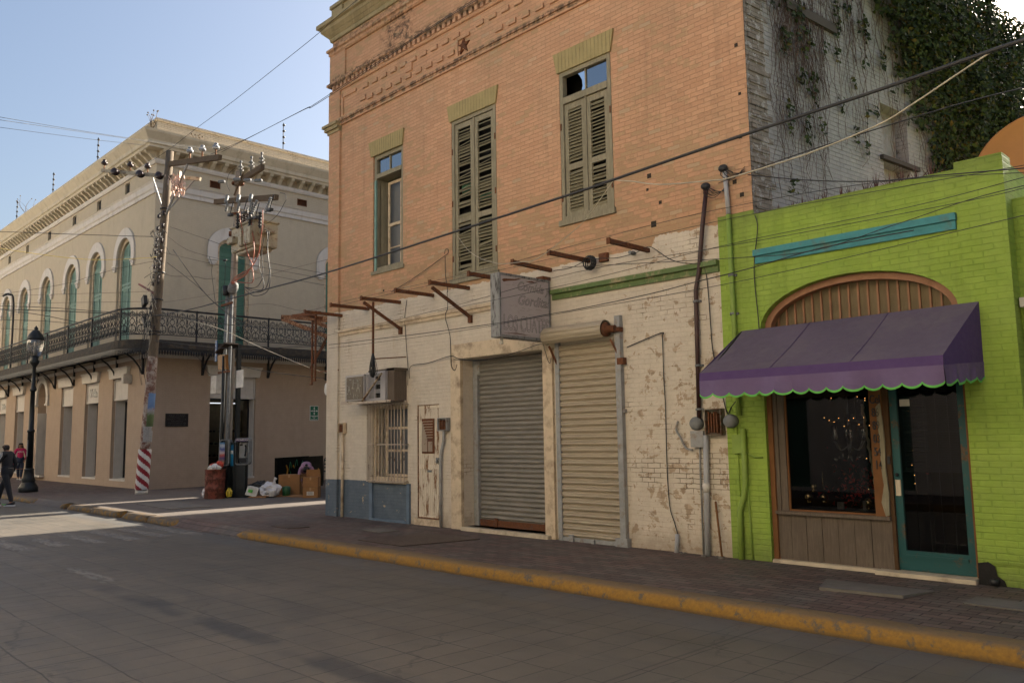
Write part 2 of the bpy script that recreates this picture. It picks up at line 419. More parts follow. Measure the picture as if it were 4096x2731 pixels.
M['lime'] = limebrick('lime_painted_brick', (.215, .318, .045), (.275, .39, .06), (.10, .165, .025), .0, (.2, .3, .05), .75, lines=.28, streak=.3)
M['teal'] = plain('teal_paint', (.035, .20, .22), .6, 0, .15, 5, .4, dirt=(.08, .12, .10), dirtamt=.3)
M['grtrim'] = plain('flaking_green_paint', (.095, .145, .045), .65, 0, .2, 6, .5, dirt=(.40, .29, .18), dirtamt=.35)
M['creamtrim'] = plain('cream_trim_paint', (.54, .43, .30), .75, 0, .1, 5, .4, dirt=(.25, .18, .12), dirtamt=.5)
M['peach'] = paintbrick('peach_stucco', (.42, .36, .265), (.47, .40, .295), (.30, .25, .175), .0, bs=.3, lines=.25, streak=.3)
M['peachlow'] = paintbrick('peach_painted_brick', (.36, .268, .195), (.41, .308, .225), (.25, .185, .135), .0, bs=.35, lines=.35, streak=.3)
M['lilac'] = plain('pale_trim_paint', (.54, .50, .45), .7, 0, .06, 4, .25, dirt=(.40, .36, .31), dirtamt=.3, streak=True)
M['creamcor'] = plain('cream_cornice_paint', (.50, .44, .33), .78, 0, .08, 3, .3, dirt=(.34, .29, .21), dirtamt=.35, streak=True)
M['parapet'] = paintbrick('weathered_parapet_brick', (.46, .40, .31), (.54, .47, .37), (.14, .11, .08), .1, (.10, .08, .06), .7, lines=.9, streak=.5)
M['shutgreen'] = plain('pale_green_shutter', (.15, .255, .215), .65, 0, .12, 5, .2, dirt=(.12, .2, .17), dirtamt=.4)
M['shutdark'] = plain('green_shutter', (.07, .165, .115), .6, 0, .12, 5, .2)
M['iron'] = plain('black_wrought_iron', (.018, .018, .02), .5, .2, .3, 14, .2)
M['deckblack'] = plain('dark_balcony_iron', (.03, .026, .022), .8, 0, .4, 5, .4, dirt=(.10, .07, .04), dirtamt=.4)
M['rust'] = rusty('rusty_steel', (.085, .04, .025), amt=.8)
M['rustlight'] = rusty('flaking_orange_steel', (.30, .16, .08), (.15, .055, .02), .7, ns=16)
M['oldwood'] = wood('weathered_grey_wood', (.27, .24, .165), (.09, .078, .055))
M['louvre'] = wood('weathered_louvre_wood', (.235, .205, .125), (.07, .06, .042), 'x')
M['pinewood'] = wood('bare_grey_planks', (.135, .105, .08), (.055, .042, .032))
M['orangewood'] = wood('orange_painted_wood', (.17, .075, .028), (.16, .07, .03), amt=.45)
M['orangetrim'] = plain('terracotta_painted_wood', (.27, .13, .07), .65, 0, .12, 5, .3, dirt=(.2, .09, .04), dirtamt=.4)
M['panelling'] = wood('yellowed_plank_panelling', (.17, .13, .075), (.10, .07, .04), amt=.5)
M['tealwood'] = rusty('scuffed_teal_wood', (.009, .065, .068), (.16, .085, .045), .22, .6, 6)
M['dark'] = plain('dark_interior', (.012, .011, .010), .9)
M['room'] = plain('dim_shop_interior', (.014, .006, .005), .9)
M['glass'] = glass('window_glass', (.36, .36, .36), .02, .01)
M['oldglass'] = glass('grimy_window_glass', (.5, .5, .42), .5, .16)
M['skyglass'] = glass('bluish_transom_glass', (.10, .13, .17), .03, .38)
M['shutgrey'] = None
M['galv'] = plain('galvanised_steel', (.17, .175, .175), .75, .0, .25, 9, .15, .2)
M['greypaint'] = plain('grey_painted_metal', (.27, .27, .265), .55, .1, .18, 8, .2, dirt=(.2, .13, .08), dirtamt=.3)
M['pvc'] = plain('grey_plastic_conduit', (.33, .33, .34), .5, 0, .08, 8, .05)
M['brownpipe'] = plain('brown_painted_pipe', (.045, .02, .018), .45, .1, .2, 10, .1)
M['limepipe'] = plain('lime_painted_pipe', (.20, .29, .05), .6, 0, .1, 6, .2)
M['limedark'] = M['limepipe']
M['cable'] = plain('black_cable', (.02, .02, .022), .6)
M['cream'] = plain('cream_cable', (.38, .34, .26), .6)
M['yellow'] = plain('yellow_cable', (.62, .48, .16), .6)
M['orange'] = plain('orange_cable', (.28, .075, .04), .5)
M['porcelain'] = plain('white_porcelain', (.27, .28, .30), .4, 0, .1, 12, .02)
M['brownporcelain'] = plain('brown_porcelain', (.025, .012, .012), .4, 0, .2, 12, .02)
M['greyporcelain'] = plain('grey_porcelain', (.17, .175, .175), .55, 0, .1, 12, .05)
M['polewood'] = wood('weathered_pole_wood', (.16, .125, .09), (.055, .04, .03), amt=.9)
M['armwood'] = wood('weathered_crossarm_wood', (.12, .085, .055), (.04, .028, .02), 'x')
M['concrete'] = plain('pole_concrete', (.27, .23, .19), .85, 0, .12, 5, .3, dirt=(.2, .16, .13), dirtamt=.3, streak=True)
M['trcream'] = rusty('cream_transformer_paint', (.32, .275, .19), (.20, .10, .05), .25, .6)
M['whitepaint'] = plain('dull_white_paint', (.50, .47, .42), .65, 0, .1, 8, .15, dirt=(.35, .3, .24), dirtamt=.4)
M['signwhite'] = plain('white_sign_paint', (.60, .58, .54), .6)
M['red'] = plain('deep_red_paint', (.22, .012, .02), .6, 0, .2, 10, .1)
M['barrel'] = rusty('rust_red_barrel_paint', (.20, .045, .025), (.10, .035, .02), .5, .6, 5)
M['cardboard'] = plain('brown_cardboard', (.26, .125, .045), .85, 0, .12, 5, .08)
M['cardlight'] = plain('cardboard_tape', (.36, .20, .09), .5)
M['paper'] = plain('white_paper', (.55, .52, .46), .8)
M['ink'] = plain('dark_ink', (.03, .03, .035), .7)
M['bagwhite'] = plain('white_plastic_bag', (.60, .58, .58), .4, 0, .1, 10, .4)
M['bagblack'] = plain('black_plastic_bag', (.012, .012, .013), .3, 0, .2, 12, .5)
M['bagred'] = plain('orange_red_wrapper', (.50, .06, .03), .4)
M['bagyellow'] = plain('yellow_wrapper', (.50, .36, .03), .4)
M['boardblack'] = plain('black_painted_board', (.006, .006, .005), .85, 0, .3, 8, .1, .08)
M['lampblack'] = plain('black_cast_iron', (.012, .014, .014), .45, .1, .2, 14, .2)
M['lampglass'] = glass('clear_lamp_glass', (.85, .85, .85), .05, .08)
M['blueplate'] = plain('blue_number_plate', (.01, .09, .25), .4)
M['greenplate'] = plain('green_safety_sign', (.004, .11, .055), .45)
M['plaque'] = plain('bronze_plaque', (.018, .014, .012), .45, .3)
M['plaquetext'] = plain('worn_raised_letters', (.07, .065, .06), .5, .3)
M['aircon'] = plain('grey_air_conditioner_case', (.33, .31, .31), .5, 0, .06, 6, .05)
M['airpanel'] = plain('brown_grey_metal_panel', (.13, .105, .075), .6)
M['signface'] = plain('faded_mauve_sign_sheet', (.38, .335, .33), .5, 0, .05, 2.5, .1, dirt=(.2, .16, .15), dirtamt=.2)
M['signcase'] = rusty('peeling_grey_sign_case', (.22, .22, .22), (.06, .055, .05), .35, .6, 12, True)
M['signline'] = plain('ghost_letter_outline', (.09, .085, .085), .6)
M['metaldoor'] = rusty('rusting_cream_door', (.60, .52, .41), (.24, .11, .045), .30, .7, 9, True)
M['whitebar'] = rusty('cream_window_bars', (.40, .33, .26), (.16, .10, .06), .18, .7, 7)
M['purpletop'] = plain('faded_skylit_canvas', (.105, .080, .112), .8, 0, .10, 1.6, .3, dirt=(.135, .11, .125), dirtamt=.4)  # top canvas: fading plus the sky's light painted in as paler grey
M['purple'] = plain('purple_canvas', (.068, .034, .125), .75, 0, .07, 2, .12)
M['valance'] = plain('violet_valance_canvas', (.115, .076, .165), .7, 0, .08, 3, .2)
M['limetrim'] = plain('bright_green_binding', (.10, .40, .06), .6)
M['tiles'] = plain('cream_threshold_tile', (.50, .42, .31), .55, 0, .15, 3, .2, dirt=(.2, .15, .1), dirtamt=.4)
M['gold'] = plain('gold_glass_ball', (.55, .42, .22), .12, .9, .1, 4, .0)
M['redflower'] = plain('red_silk_flower', (.35, .01, .008), .7)
M['crystal'] = glass('crystal_drop', (.9, .9, .95), .02, .3)
M['bulb'] = emit('warm_fairy_light', (1, .50, .15), 1.6)
M['tube'] = emit('shop_tube_light', (.9, .95, 1), .8)
M['skin'] = plain('brown_skin', (.27, .13, .075), .55, 0, .08, 20, .02)
M['hair'] = plain('black_hair', (.012, .009, .008), .6, 0, .2, 40, .3)
M['pinktop'] = plain('hot_pink_sweater', (.42, .015, .09), .8)
M['denim'] = plain('dark_blue_denim', (.022, .032, .06), .85)
M['blackcloth'] = plain('black_track_cloth', (.012, .013, .018), .8)
M['stripe'] = plain('white_stripe_cloth', (.60, .60, .60), .7)
M['lilaccloth'] = plain('lilac_patterned_cloth', (.30, .17, .25), .8, 0, .35, 40, .2)
M['agave'] = plain('dark_red_spiky_leaf', (.055, .018, .02), .6)
M['tank'] = plain('orange_fibreglass', (.40, .165, .05), .55, 0, .1, 2, .05)
M['tape'] = plain('torn_grey_tape', (.30, .29, .28), .7, 0, .3, 30, .2)
M['hazwhite'] = plain('reflective_white', (.62, .60, .58), .5, 0, .08, 10, .1)
M['stucco'] = plain('sunlit_cream_stucco', (.72, .65, .55), .85, 0, .06, 1.5, .2)
M['shoe'] = plain('assorted_shoe_leather', (.05, .02, .02), .5, 0, .9, 25, .2)
M['shelf'] = plain('pale_wood_shelf', (.30, .22, .13), .6)
def roller(name, c1, c2, dirt):
    t = NT(name); v = t.pos
    n = t.noise(t.scale(v, (1, 1, 3)), 2.5, 6, .7); f = t.noise(v, 40, 3, .6)
    c = t.mix(t.step(n, .35, .7), c1, c2)
    c = t.mix(t.ma('MULTIPLY', t.step(t.noise(t.scale(v, (.6, .6, 14)), 3, 5, .7), .55, .75), .55), c, dirt)
    c = t.mix(t.step(t.noise(t.scale(v, (22, 22, 5)), 3, 3, .5), .77, .78), c, (.6, .55, .45))
    return t.out(c, t.ramp(f, (.3, .4), (.7, .6)), t.bump(f, .08, .005), .15, .4)
M['rollgrey'] = roller('galvanised_roller_slats', (.185, .168, .14), (.25, .225, .19), (.085, .075, .062))
M['rollcream'] = roller('cream_roller_slats', (.37, .31, .225), (.43, .36, .265), (.26, .21, .14))
def leafmat(name, cols):
    t = NT(name); r = t.geo.outputs['Random Per Island']
    return t.out(t.ramp(r, *cols), .7, None, 0, .18)
M['ivy'] = leafmat('ivy_leaf', ((0, (.010, .018, .006)), (.45, (.022, .036, .009)), (.88, (.045, .062, .012)), (1, (.09, .06, .012))))
M['vine'] = plain('bare_vine_stem', (.075, .045, .035), .9)
M['twig'] = plain('dry_weed', (.10, .07, .04), .9)

# ------------------------------------------------------------------ ground materials
def paver_mat():
    t = NT('worn_brick_pavers'); x, y, z = t.xyz(); v = t.comb(x, y, 0.0)
    # zigzag laid pavers: rows shifted
    rnd, mor = t.brick(t.comb(t.ma('ADD', x, t.ma('MULTIPLY', t.ma('SUBTRACT', t.noise(v, .7, 2), .5), .08)), t.ma('ADD', y, t.ma('MULTIPLY', t.ma('SUBTRACT', t.noise(v, .9, 2), .5), .05)), 0.0), .24, .12, .008, .5, .5)
    med = t.noise(v, 1.3, 5, .7); fine = t.noise(v, 35, 4, .7)
    c = t.mix(rnd, (.080, .054, .045), (.145, .092, .077))
    grey = t.mix(rnd, (.085, .072, .064), (.14, .115, .10))
    c = t.mix(t.step(med, .42, .62), c, grey)
    c = t.mix(t.ma('MULTIPLY', mor, t.step(t.noise(v, 2.4, 4, .7), .25, .5)), c, (.028, .023, .020))
    plaza = t.ma('MULTIPLY', t.step(x, -17.4, -18.2), t.step(x, -29, -26))
    pc = t.mix(t.step(med, .35, .65), (.10, .084, .073), (.135, .113, .098))
    pc = t.mix(t.step(t.noise(v, 6, 6, .7), .6, .7), pc, (.10, .08, .066))
    c = t.mix(plaza, c, pc)
    c = t.mix(t.ma('MULTIPLY', t.step(t.noise(v, 3.2, 7, .75), .55, .72), .4), c, (.06, .05, .043))
    h = t.ma('ADD', t.ma('MULTIPLY', mor, -.8), t.ma('ADD', t.ma('MULTIPLY', rnd, .3), t.ma('MULTIPLY', fine, .3)))
    return t.out(c, t.ramp(fine, (.2, .6), (.8, .85)), t.bump(h, .8, .012), 0, .35)
def road_mat():
    t = NT('stamped_concrete_road'); x, y, z = t.xyz(); v = t.comb(x, y, 0.0)
    wv = t.comb(t.ma('ADD', x, t.ma('MULTIPLY', t.noise(v, 1.1, 3), .06)), t.ma('ADD', t.ma('SUBTRACT', y, 3.9), t.ma('MULTIPLY', t.noise(v, .9, 3), .08)), 0.0)
    rnd, mor = t.brick(wv, .30, .46, .009, 0.0, .7)
    big = t.noise(v, .45, 4, .65); med = t.noise(v, 2.0, 6, .7); fine = t.noise(v, 60, 4, .7); lon = t.noise(t.scale(v, (.35, 2.2, 1)), 1.3, 5, .7)
    c = t.mix(t.step(med, .3, .7), (.068, .060, .049), (.115, .101, .082))
    c = t.mix(t.ma('MULTIPLY', t.step(big, .42, .62), .6), c, (.128, .106, .083))
    c = t.mix(t.ma('MULTIPLY', t.step(lon, .5, .72), .55), c, (.062, .058, .055))
    c = t.mix(t.ma('MULTIPLY', rnd, .12), c, (.055, .05, .045))
    joint = t.ma('MULTIPLY', mor, t.step(t.noise(v, .8, 5, .7), .30, .50))
    c = t.mix(t.ma('MULTIPLY', joint, .9), c, (.026, .025, .024))
    c = t.mix(t.ma('MULTIPLY', t.step(t.noise(v, 95, 3, .8), .55, .72), .35), c, (.17, .155, .135)); c = t.mix(t.ma('MULTIPLY', t.step(t.noise(v, 55, 3, .8), .58, .72), .4), c, (.035, .032, .03))
    # tarred centre joint, bluish gutter, transverse slab joints
    yn = t.ma('ADD', y, t.ma('MULTIPLY', t.ma('SUBTRACT', t.noise(v, 1.5, 4), .5), .22))
    tar = t.ma('MULTIPLY', t.step(t.ma('ABSOLUTE', t.ma('SUBTRACT', yn, 3.72)), .17, .09), t.step(t.noise(v, .55, 2), .40, .50))
    tar = t.ma('MULTIPLY', tar, t.step(x, -11.4, -10.8))
    c = t.mix(t.ma('MULTIPLY', tar, .75), c, (.036, .035, .036))
    gut = t.ma('MULTIPLY', t.step(yn, 6.45, 6.75), t.step(t.noise(v, 1.4, 5, .7), .3, .55))
    c = t.mix(t.ma('MULTIPLY', gut, .6), c, (.085, .088, .092))
    vo = t.n('TexVoronoi'); vo.feature = 'DISTANCE_TO_EDGE'; vo.inputs['Scale'].default_value = .42
    dv = t.n('VectorMath'); dv.operation = 'MULTIPLY_ADD'; nz = t.n('TexNoise'); t.lk(v, nz.inputs[0]); nz.inputs['Scale'].default_value = 3.5; nz.inputs['Detail'].default_value = 6
    t.lk(nz.outputs['Color'], dv.inputs[0]); dv.inputs[1].default_value = (.5, .5, 0); t.lk(v, dv.inputs[2]); t.lk(dv.outputs[0], vo.inputs['Vector'])
    crack = t.ma('MULTIPLY', t.step(vo.outputs['Distance'], .010, .003), t.step(t.noise(v, .5, 3), .46, .52))
    c = t.mix(t.ma('MULTIPLY', crack, .45), c, (.028, .026, .024))
    c = t.mix(t.ma('MULTIPLY', t.step(t.noise(v, 1.15, 6, .75), .60, .70), .55), c, (.052, .049, .046))
    c = t.mix(t.ma('MULTIPLY', t.step(t.noise(t.scale(v, (.25, 3.0, 1)), 1.7, 5, .7), .60, .72), .35), c, (.15, .132, .11))
    m = t.ma('ABSOLUTE', t.ma('SUBTRACT', t.ma('MODULO', t.ma('ADD', x, 103.0), 3.6), 1.8))
    c = t.mix(t.ma('MULTIPLY', t.step(t.ma('ADD', m, t.ma('MULTIPLY', med, .02)), .03, .015), .7), c, (.03, .028, .027))
    c = t.mix(t.ma('MULTIPLY', t.step(t.noise(v, 9, 3, .5), .74, .76), .6), c, (.03, .028, .027))
    h = t.ma('ADD', t.ma('MULTIPLY', joint, -.8), t.ma('ADD', t.ma('MULTIPLY', fine, .25), t.ma('MULTIPLY', med, .4)))
    return t.out(c, t.mixf(t.step(med, .3, .7), .50, .68), t.bump(h, .45, .01), 0, .45)
def kerb_mat():
    t = NT('worn_yellow_kerb'); v = t.pos; n = t.noise(v, 7, 7, .75); f = t.noise(v, 30, 4, .7); x, y, z = t.xyz()
    c = t.mix(t.step(f, .3, .7), (.29, .155, .024), (.19, .10, .025))
    top = t.step(z, -.035, -.008)
    c = t.mix(t.ma('MULTIPLY', top, .8), c, (.135, .098, .062))
    c = t.mix(t.step(t.ma('ADD', n, t.ma('MULTIPLY', t.step(x, -13, -17), .10)), .53, .62), c, (.105, .085, .066))
    c = t.mix(t.ma('MULTIPLY', t.step(z, -.11, -.14), .7), c, (.07, .055, .04))
    return t.out(c, .75, t.bump(n, .6, .02), 0, .3)
def paint_mat():
    t = NT('worn_white_road_paint'); n = t.noise(t.scale(t.pos, (1, 3, 1)), 5, 7, .8); x, y, z = t.xyz()
    c = t.mix(t.step(n, .45, .55), (.175, .163, .15), (.095, .086, .075))
    return t.out(c, .7, t.bump(n, .4, .01), 0, .35)
M['paver'] = paver_mat(); M['road'] = road_mat(); M['kerb'] = kerb_mat(); M['paint'] = paint_mat()
M['soil'] = plain('bare_ground', (.12, .10, .075), .9)
M['plate'] = plain('iron_tread_plate', (.085, .06, .048), .6, .3, .25, 6, .3)
M['slab'] = plain('patched_concrete', (.13, .115, .10), .85, 0, .15, 3, .4)

# ------------------------------------------------------------------ ground, road, pavements
ZR = -.15
mb = MB(); mb.face((-400, -400, -.30), (400, -400, -.30), (400, 400, -.30), (-400, 400, -.30)); struct(mb.build('ground', M['soil']))
mb = MB(); mb.face((-160, .5, ZR), (60, .5, ZR), (60, 7.35, ZR), (-160, 7.35, ZR)); mb.face((-29, -60, ZR - .002), (-16, -60, ZR - .002), (-16, .5, ZR), (-29, .5, ZR))
struct(mb.build('road', M['road'], recalc=False))
def kerb_prof(h=0.0):
    return [(-.02, -.30), (-.02, -.10), (-.01, -.055), (.015, -.022), (.055, -.004), (.22, .004), (.30, -.02), (.30, -.30)]
def kerb(x0, x1, name='kerb', y=7.19, ends=(True, True)):
    mb = MB(); n = max(2, int((x1 - x0) / .35)); rings = []
    for i in range(n + 1):
        x = x0 + (x1 - x0) * i / n; e = 1.0
        if ends[0]: e = min(e, (i * (x1 - x0) / n + .06) / .45)
        if ends[1]: e = min(e, ((n - i) * (x1 - x0) / n + .06) / .45)
        e = max(.25, min(1, e)); w = random.uniform(-.012, .012)
        rings.append([(x, y + p + w + (1 - e) * .1, ZR - .15 + (z + .30) * 1.0 if z < -.2 else ZR + (z - ZR) * e + random.uniform(-.006, .006)) for p, z in kerb_prof()])
    mb.grid(rings, True, True, True); o = mb.build(name, M['kerb']); struct(o); return o
kerb(-14.85, 30, ends=(True, False)); kerb(-60, -27.6, ends=(False, True))
for a, b in ((-25.4, -24.75), (-24.7, -22.6), (-22.55, -20.75), (-20.65, -19.0), (-18.9, -17.35)): kerb(a, b, ends=(a < -25 or random.random() < .6, b > -18 or random.random() < .5))
mb = MB(); mb.box(-160, 60, 7.40, 60, -.28, 0.0)
# ramps where the kerb is dropped
for a, b in ((-27.95, -25.05), (-17.7, -14.45)):
    mb.face((a, 7.16, ZR + .004), (b, 7.16, ZR + .004), (b, 7.401, -.004), (a, 7.401, -.004))
struct(mb.build('pavement', M['paver']))
mb = MB(); mb.box(-16, 60, -60, .35, -.28, 0.0); mb.box(-160, -29, -60, .35, -.28, 0.0); struct(mb.build('pavement', M['paver']))
mb = MB(); mb.box(-16, 60, .35, .52, -.28, .004); mb.box(-160, -29, .35, .52, -.28, .004); struct(mb.build('kerb', M['kerb']))
mb = MB()
for y, a, b in ((4.02, -18.3, -15.75), (4.62, -17.6, -15.9), (5.22, -18.1, -15.8), (5.80, -18.3, -15.75), (6.36, -18.1, -15.82), (6.90, -18.1, -15.6)):
    n = 14; top = []; bot = []
    for i in range(n + 1):
        x = a + (b - a) * i / n; top.append((x, y + .15 + random.uniform(-.03, .03), ZR + .004)); bot.append((x, y - .15 + random.uniform(-.03, .03), ZR + .004))
    for i in range(n): mb.face(bot[i], bot[i + 1], top[i + 1], top[i])
struct(mb.build('crosswalk_marking', M['paint']))
mb = MB(); mb.face((-13.1, 3.80, ZR + .004), (-11.35, 3.78, ZR + .004), (-11.4, 4.0, ZR + .004), (-13.05, 3.98, ZR + .004)); struct(mb.build('lane_marking', M['paint']))
# hatches and patches in the pavement
def hatch(pts, label, mat, z=.004, lift=0):
    mb = MB(); P0 = [(x, y, z) for x, y in pts]; P1 = [(x, y, z + .012 + (lift if i < 2 else 0)) for i, (x, y) in enumerate(pts)]
    mb.grid([P0, P1], True, True, False); o = mb.build('access_cover', mat); tag(o, label, 'cover'); return o
hatch([(-11.45, 7.68), (-10.25, 7.66), (-9.95, 8.98), (-11.30, 9.02)], 'large brown tread plate set in the pavers before the roller doors', M['plate'])
hatch([(-12.6, 8.55), (-12.0, 8.5), (-11.95, 8.9), (-12.55, 8.92)], 'small sunken cover in the pavers near the white metal door', M['slab'])
hatch([(-4.05, 8.35), (-3.25, 8.45), (-3.15, 9.0), (-4.25, 8.95)], 'concrete slab with a broken edge in front of the plank wainscot', M['slab'], lift=.02)
hatch([(-2.75, 8.55), (-2.1, 8.55), (-2.1, 8.95), (-2.75, 8.95)], 'worn concrete cover in the pavers near the lime corner', M['slab'])
hatch([(-14.6, 7.85), (-13.9, 7.8), (-13.8, 8.2), (-14.5, 8.25)], 'rusty cover in the pavers near the rounded kerb end', M['plate'])
hatch([(-22.6, 8.3), (-20.2, 8.2), (-20.1, 9.2), (-22.5, 9.3)], 'long concrete cover in the plaza near the broken kerb', M['slab'])
M['holeshade'] = plain('hole_shade', (.03, .022, .016), .95)  # dark colour painted for the shade inside small wall holes
# ------------------------------------------------------------------ old brick building
YF = 9.79
def F(u, z, d): return (u, YF + d, z)
bb = thing('brick_building', 'two storey orange brick building with peeling cream painted ground floor', 'building', (-10.6, YF, 0))
W1 = (-14.08, -13.04, 5.06, 7.53); W2 = (-11.53, -10.30, 4.50, 7.55); W3 = (-8.77, -7.68, 5.07, 7.58)
H_gr = (-14.10, -12.90, .80, 2.28); H_ac = (-13.62, -13.12, 2.36, 2.90); H_dr = (-12.60, -11.94, .12, 2.24); H_s1 = (-11.29, -9.22, .06, 3.02); H_s2 = (-8.90, -7.68, 0.0, 3.05)
mb = MB(); Yb = 16.0
wallsheet(mb, F, -15.70, -5.90, -.02, 4.54, [(*H_gr, 0, .3), H_dr + (0, .12), H_s1 + (0, .34), H_s2 + (0, .10), (*H_ac, 0, .3)], .2)
wallsheet(mb, F, -15.70, -5.37, 4.54, 11.08, [(W1[0], W1[1], W1[2], W1[3], 0, .32), (W2[0], W2[1], W2[2] if W2[2] > 4.54 else 4.54, W2[3], 0, .2), (*W3, 0, .2)], .2)
mb.build('wall', M['front'], bb, recalc=False)
mb = MB(); mb.face((-15.7, YF, -.02), (-15.7, YF, 11.08), (-15.7, Yb, 11.08), (-15.7, Yb, -.02)); mb.face((-15.7, YF + .05, 11.07), (-5.4, YF + .05, 11.07), (-4.75, Yb, 11.07), (-15.7, Yb, 11.07)); mb.face((-15.7, Yb, 0), (-4.75, Yb, 0), (-4.75, Yb, 11.07), (-15.7, Yb, 11.07))
mb.build('side_wall', M['front'], bb, recalc=False)
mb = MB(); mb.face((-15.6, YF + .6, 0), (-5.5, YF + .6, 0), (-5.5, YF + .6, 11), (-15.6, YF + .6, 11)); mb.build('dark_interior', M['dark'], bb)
# string courses, corbels, pilaster, cornice
def st_l(p): return (-15.70 - p, Yb)
def st_c(p): return (-15.70 - p, YF - p)
def st_r(p): return (-5.37, YF - p)
mb = MB()
def course(z0, z1, p, mbx=None, st=(st_l, st_c, st_r)): sweep(mbx or mb, [(-.03, z0), (p * .6, z0), (p, z0 + (z1 - z0) * .35), (p, z1), (-.03, z1)], st)
mb.fbox(F, -15.32, -5.37, 8.58, 8.66, -.045, .02); mb.fbox(F, -15.32, -5.37, 8.66, 8.74, -.075, .02)
course(9.40, 9.46, .05); course(9.56, 9.64, .10); course(9.64, 9.70, .05)
course(10.30, 10.38, .07); course(10.38, 10.46, .11)
for i in range(66):
    u = -15.6 + i * .156; mb.fbox(F, u, u + .085, 9.46, 9.56, -.075, .01)
mb.build('string_course', M['front'], bb)
mb = MB()
rng = random.Random(3)
x = -14.45
while x < -5.6:
    if abs(x + 11.14) > .28:
        mb.fbox(F, x, x + .19, 9.16, 9.25, -.036, .01)
        if rng.random() < .9: mb.fbox(F, x + .17, x + .36, 8.86, 8.95, -.036, .01)
    x += .335
mb.fbox(F, -15.25, -14.72, 9.20, 9.27, -.03, .01); mb.fbox(F, -15.3, -15.22, 8.76, 9.26, -.03, .01)
mb.fbox(F, -14.55, -14.35, 8.9, 9.0, -.03, .01); mb.fbox(F, -12.93, -12.72, 9.0, 9.18, -.03, .01)
mb.fbox(F, -11.34, -11.28, 8.75, 9.14, -.04, .01); mb.fbox(F, -11.3, -10.96, 9.08, 9.14, -.04, .01)
mb.split('relief_brick', M['front'], bb)
mb = MB()
mb.fbox(F, -15.74, -15.31, -.02, 8.45, -.055, .03); mb.fbox(F, -15.78, -15.33, 8.66, 9.40, -.045, .03); mb.fbox(F, -15.76, -15.14, 9.70, 10.30, -.04, .03)
mb.build('corner_pilaster', M['front'], bb)
mb = MB()
for z0, z1, p in ((8.45, 8.52, .06), (8.52, 8.60, .11), (8.60, 8.66, .15)): mb.fbox(F, -15.72 - p, -15.33 + p * .3, z0, z1, -.02 - p, .03)
mb.build('pilaster_capital', M['mossy'], bb)
mb = MB()
sweep(mb, [(-.05, 10.66), (.04, 10.66), (.06, 10.74), (.12, 10.80), (.20, 10.88), (.22, 10.95), (.28, 10.97), (.28, 11.06), (-.05, 11.10)], (st_l, st_c, st_r))
mb.build('cornice', M['mossy'], bb)
mb = MB(); mb.box(-15.74, -5.37, YF + .02, YF + .35, 11.08, 11.48); mb.box(-15.8, -5.37, YF - .04, YF + .40, 11.48, 11.56); mb.box(-15.74, -15.3, YF - .02, Yb, 11.08, 11.45)
mb.box(-15.55, -15.0, YF + .1, YF + .5, 11.56, 11.72); mb.build('parapet', M['mossy'], bb)
# star anchor
mb = MB(); c = (-11.13, 8.93); pts = []
for i in range(10):
    a = math.pi / 2 + math.pi * i / 5; r = .17 if i % 2 == 0 else .065; pts.append((c[0] + r * math.cos(a), c[1] + r * math.sin(a)))
for i in range(10):
    p, q = pts[i], pts[(i + 1) % 10]; mb.face(F(*p, -.03), F(*q, -.03), F(c[0], c[1], -.085)); mb.face(F(*p, -.03), F(*q, -.03), F(*q, 0), F(*p, 0))
mb.build('star_anchor', M['rust'], bb)
# soldier-brick lintels
for k, (a, b, c_, d_, z0, z1) in enumerate(((-14.13, -13.04, -14.22, -12.99, 7.53, 7.86), (-11.56, -10.28, -11.62, -10.22, 7.55, 7.87), (-8.79, -7.66, -8.87, -7.59, 7.58, 7.93))):
    mb = MB(); mb.prism([(a, z0), (b, z0), (d_, z1), (c_, z1)], F, -.035, .05); mb.build('lintel', M['ochre'], bb)
# moulding on the white ground floor (left cream, right flaking green), lintel band, door pillars
mb = MB()
mb.fbox(F, -15.31, -10.2, 3.90, 3.96, -.06, .01); mb.fbox(F, -15.31, -10.2, 3.83, 3.90, -.03, .01)
mb.build('cream_moulding', M['creamtrim'], bb)
mb = MB(); mb.fbox(F, -9.0, -5.91, 3.90, 3.97, -.085, .01); mb.fbox(F, -9.0, -5.91, 3.81, 3.90, -.035, .01); mb.build('green_moulding', M['grtrim'], bb)
mb = MB(); mb.fbox(F, -11.55, -8.95, 3.03, 3.30, -.05, .01); mb.build('door_lintel', M['creamtrim'], bb)
mb = MB(); mb.fbox(F, -11.55, -11.28, -.01, 3.03, -.05, .02); mb.fbox(F, -9.23, -9.02, -.01, 3.03, -.05, .30); mb.split('door_pillar', M['creamtrim'], bb)
mb = MB(); mb.fbox(F, -11.2, -9.1, -.01, .06, -.14, .3); mb.build('door_step', M['tiles'], bb, bevel=.01)
mb = MB(); mb.fbox(F, -12.66, -11.9, -.01, .12, -.03, .1); mb.build('door_step', M['creamtrim'], bb)
mb = MB(); mb.fbox(F, -12.88, -12.80, -.01, .75, -.05, .01); mb.fbox(F, -14.12, -14.02, -.01, .8, -.05, .0); mb.fbox(F, -14.02, -12.88, 0, .04, -.06, .0); mb.build('dado_strip', plain('blue_dado_paint', (.10, .14, .19), .7), bb)

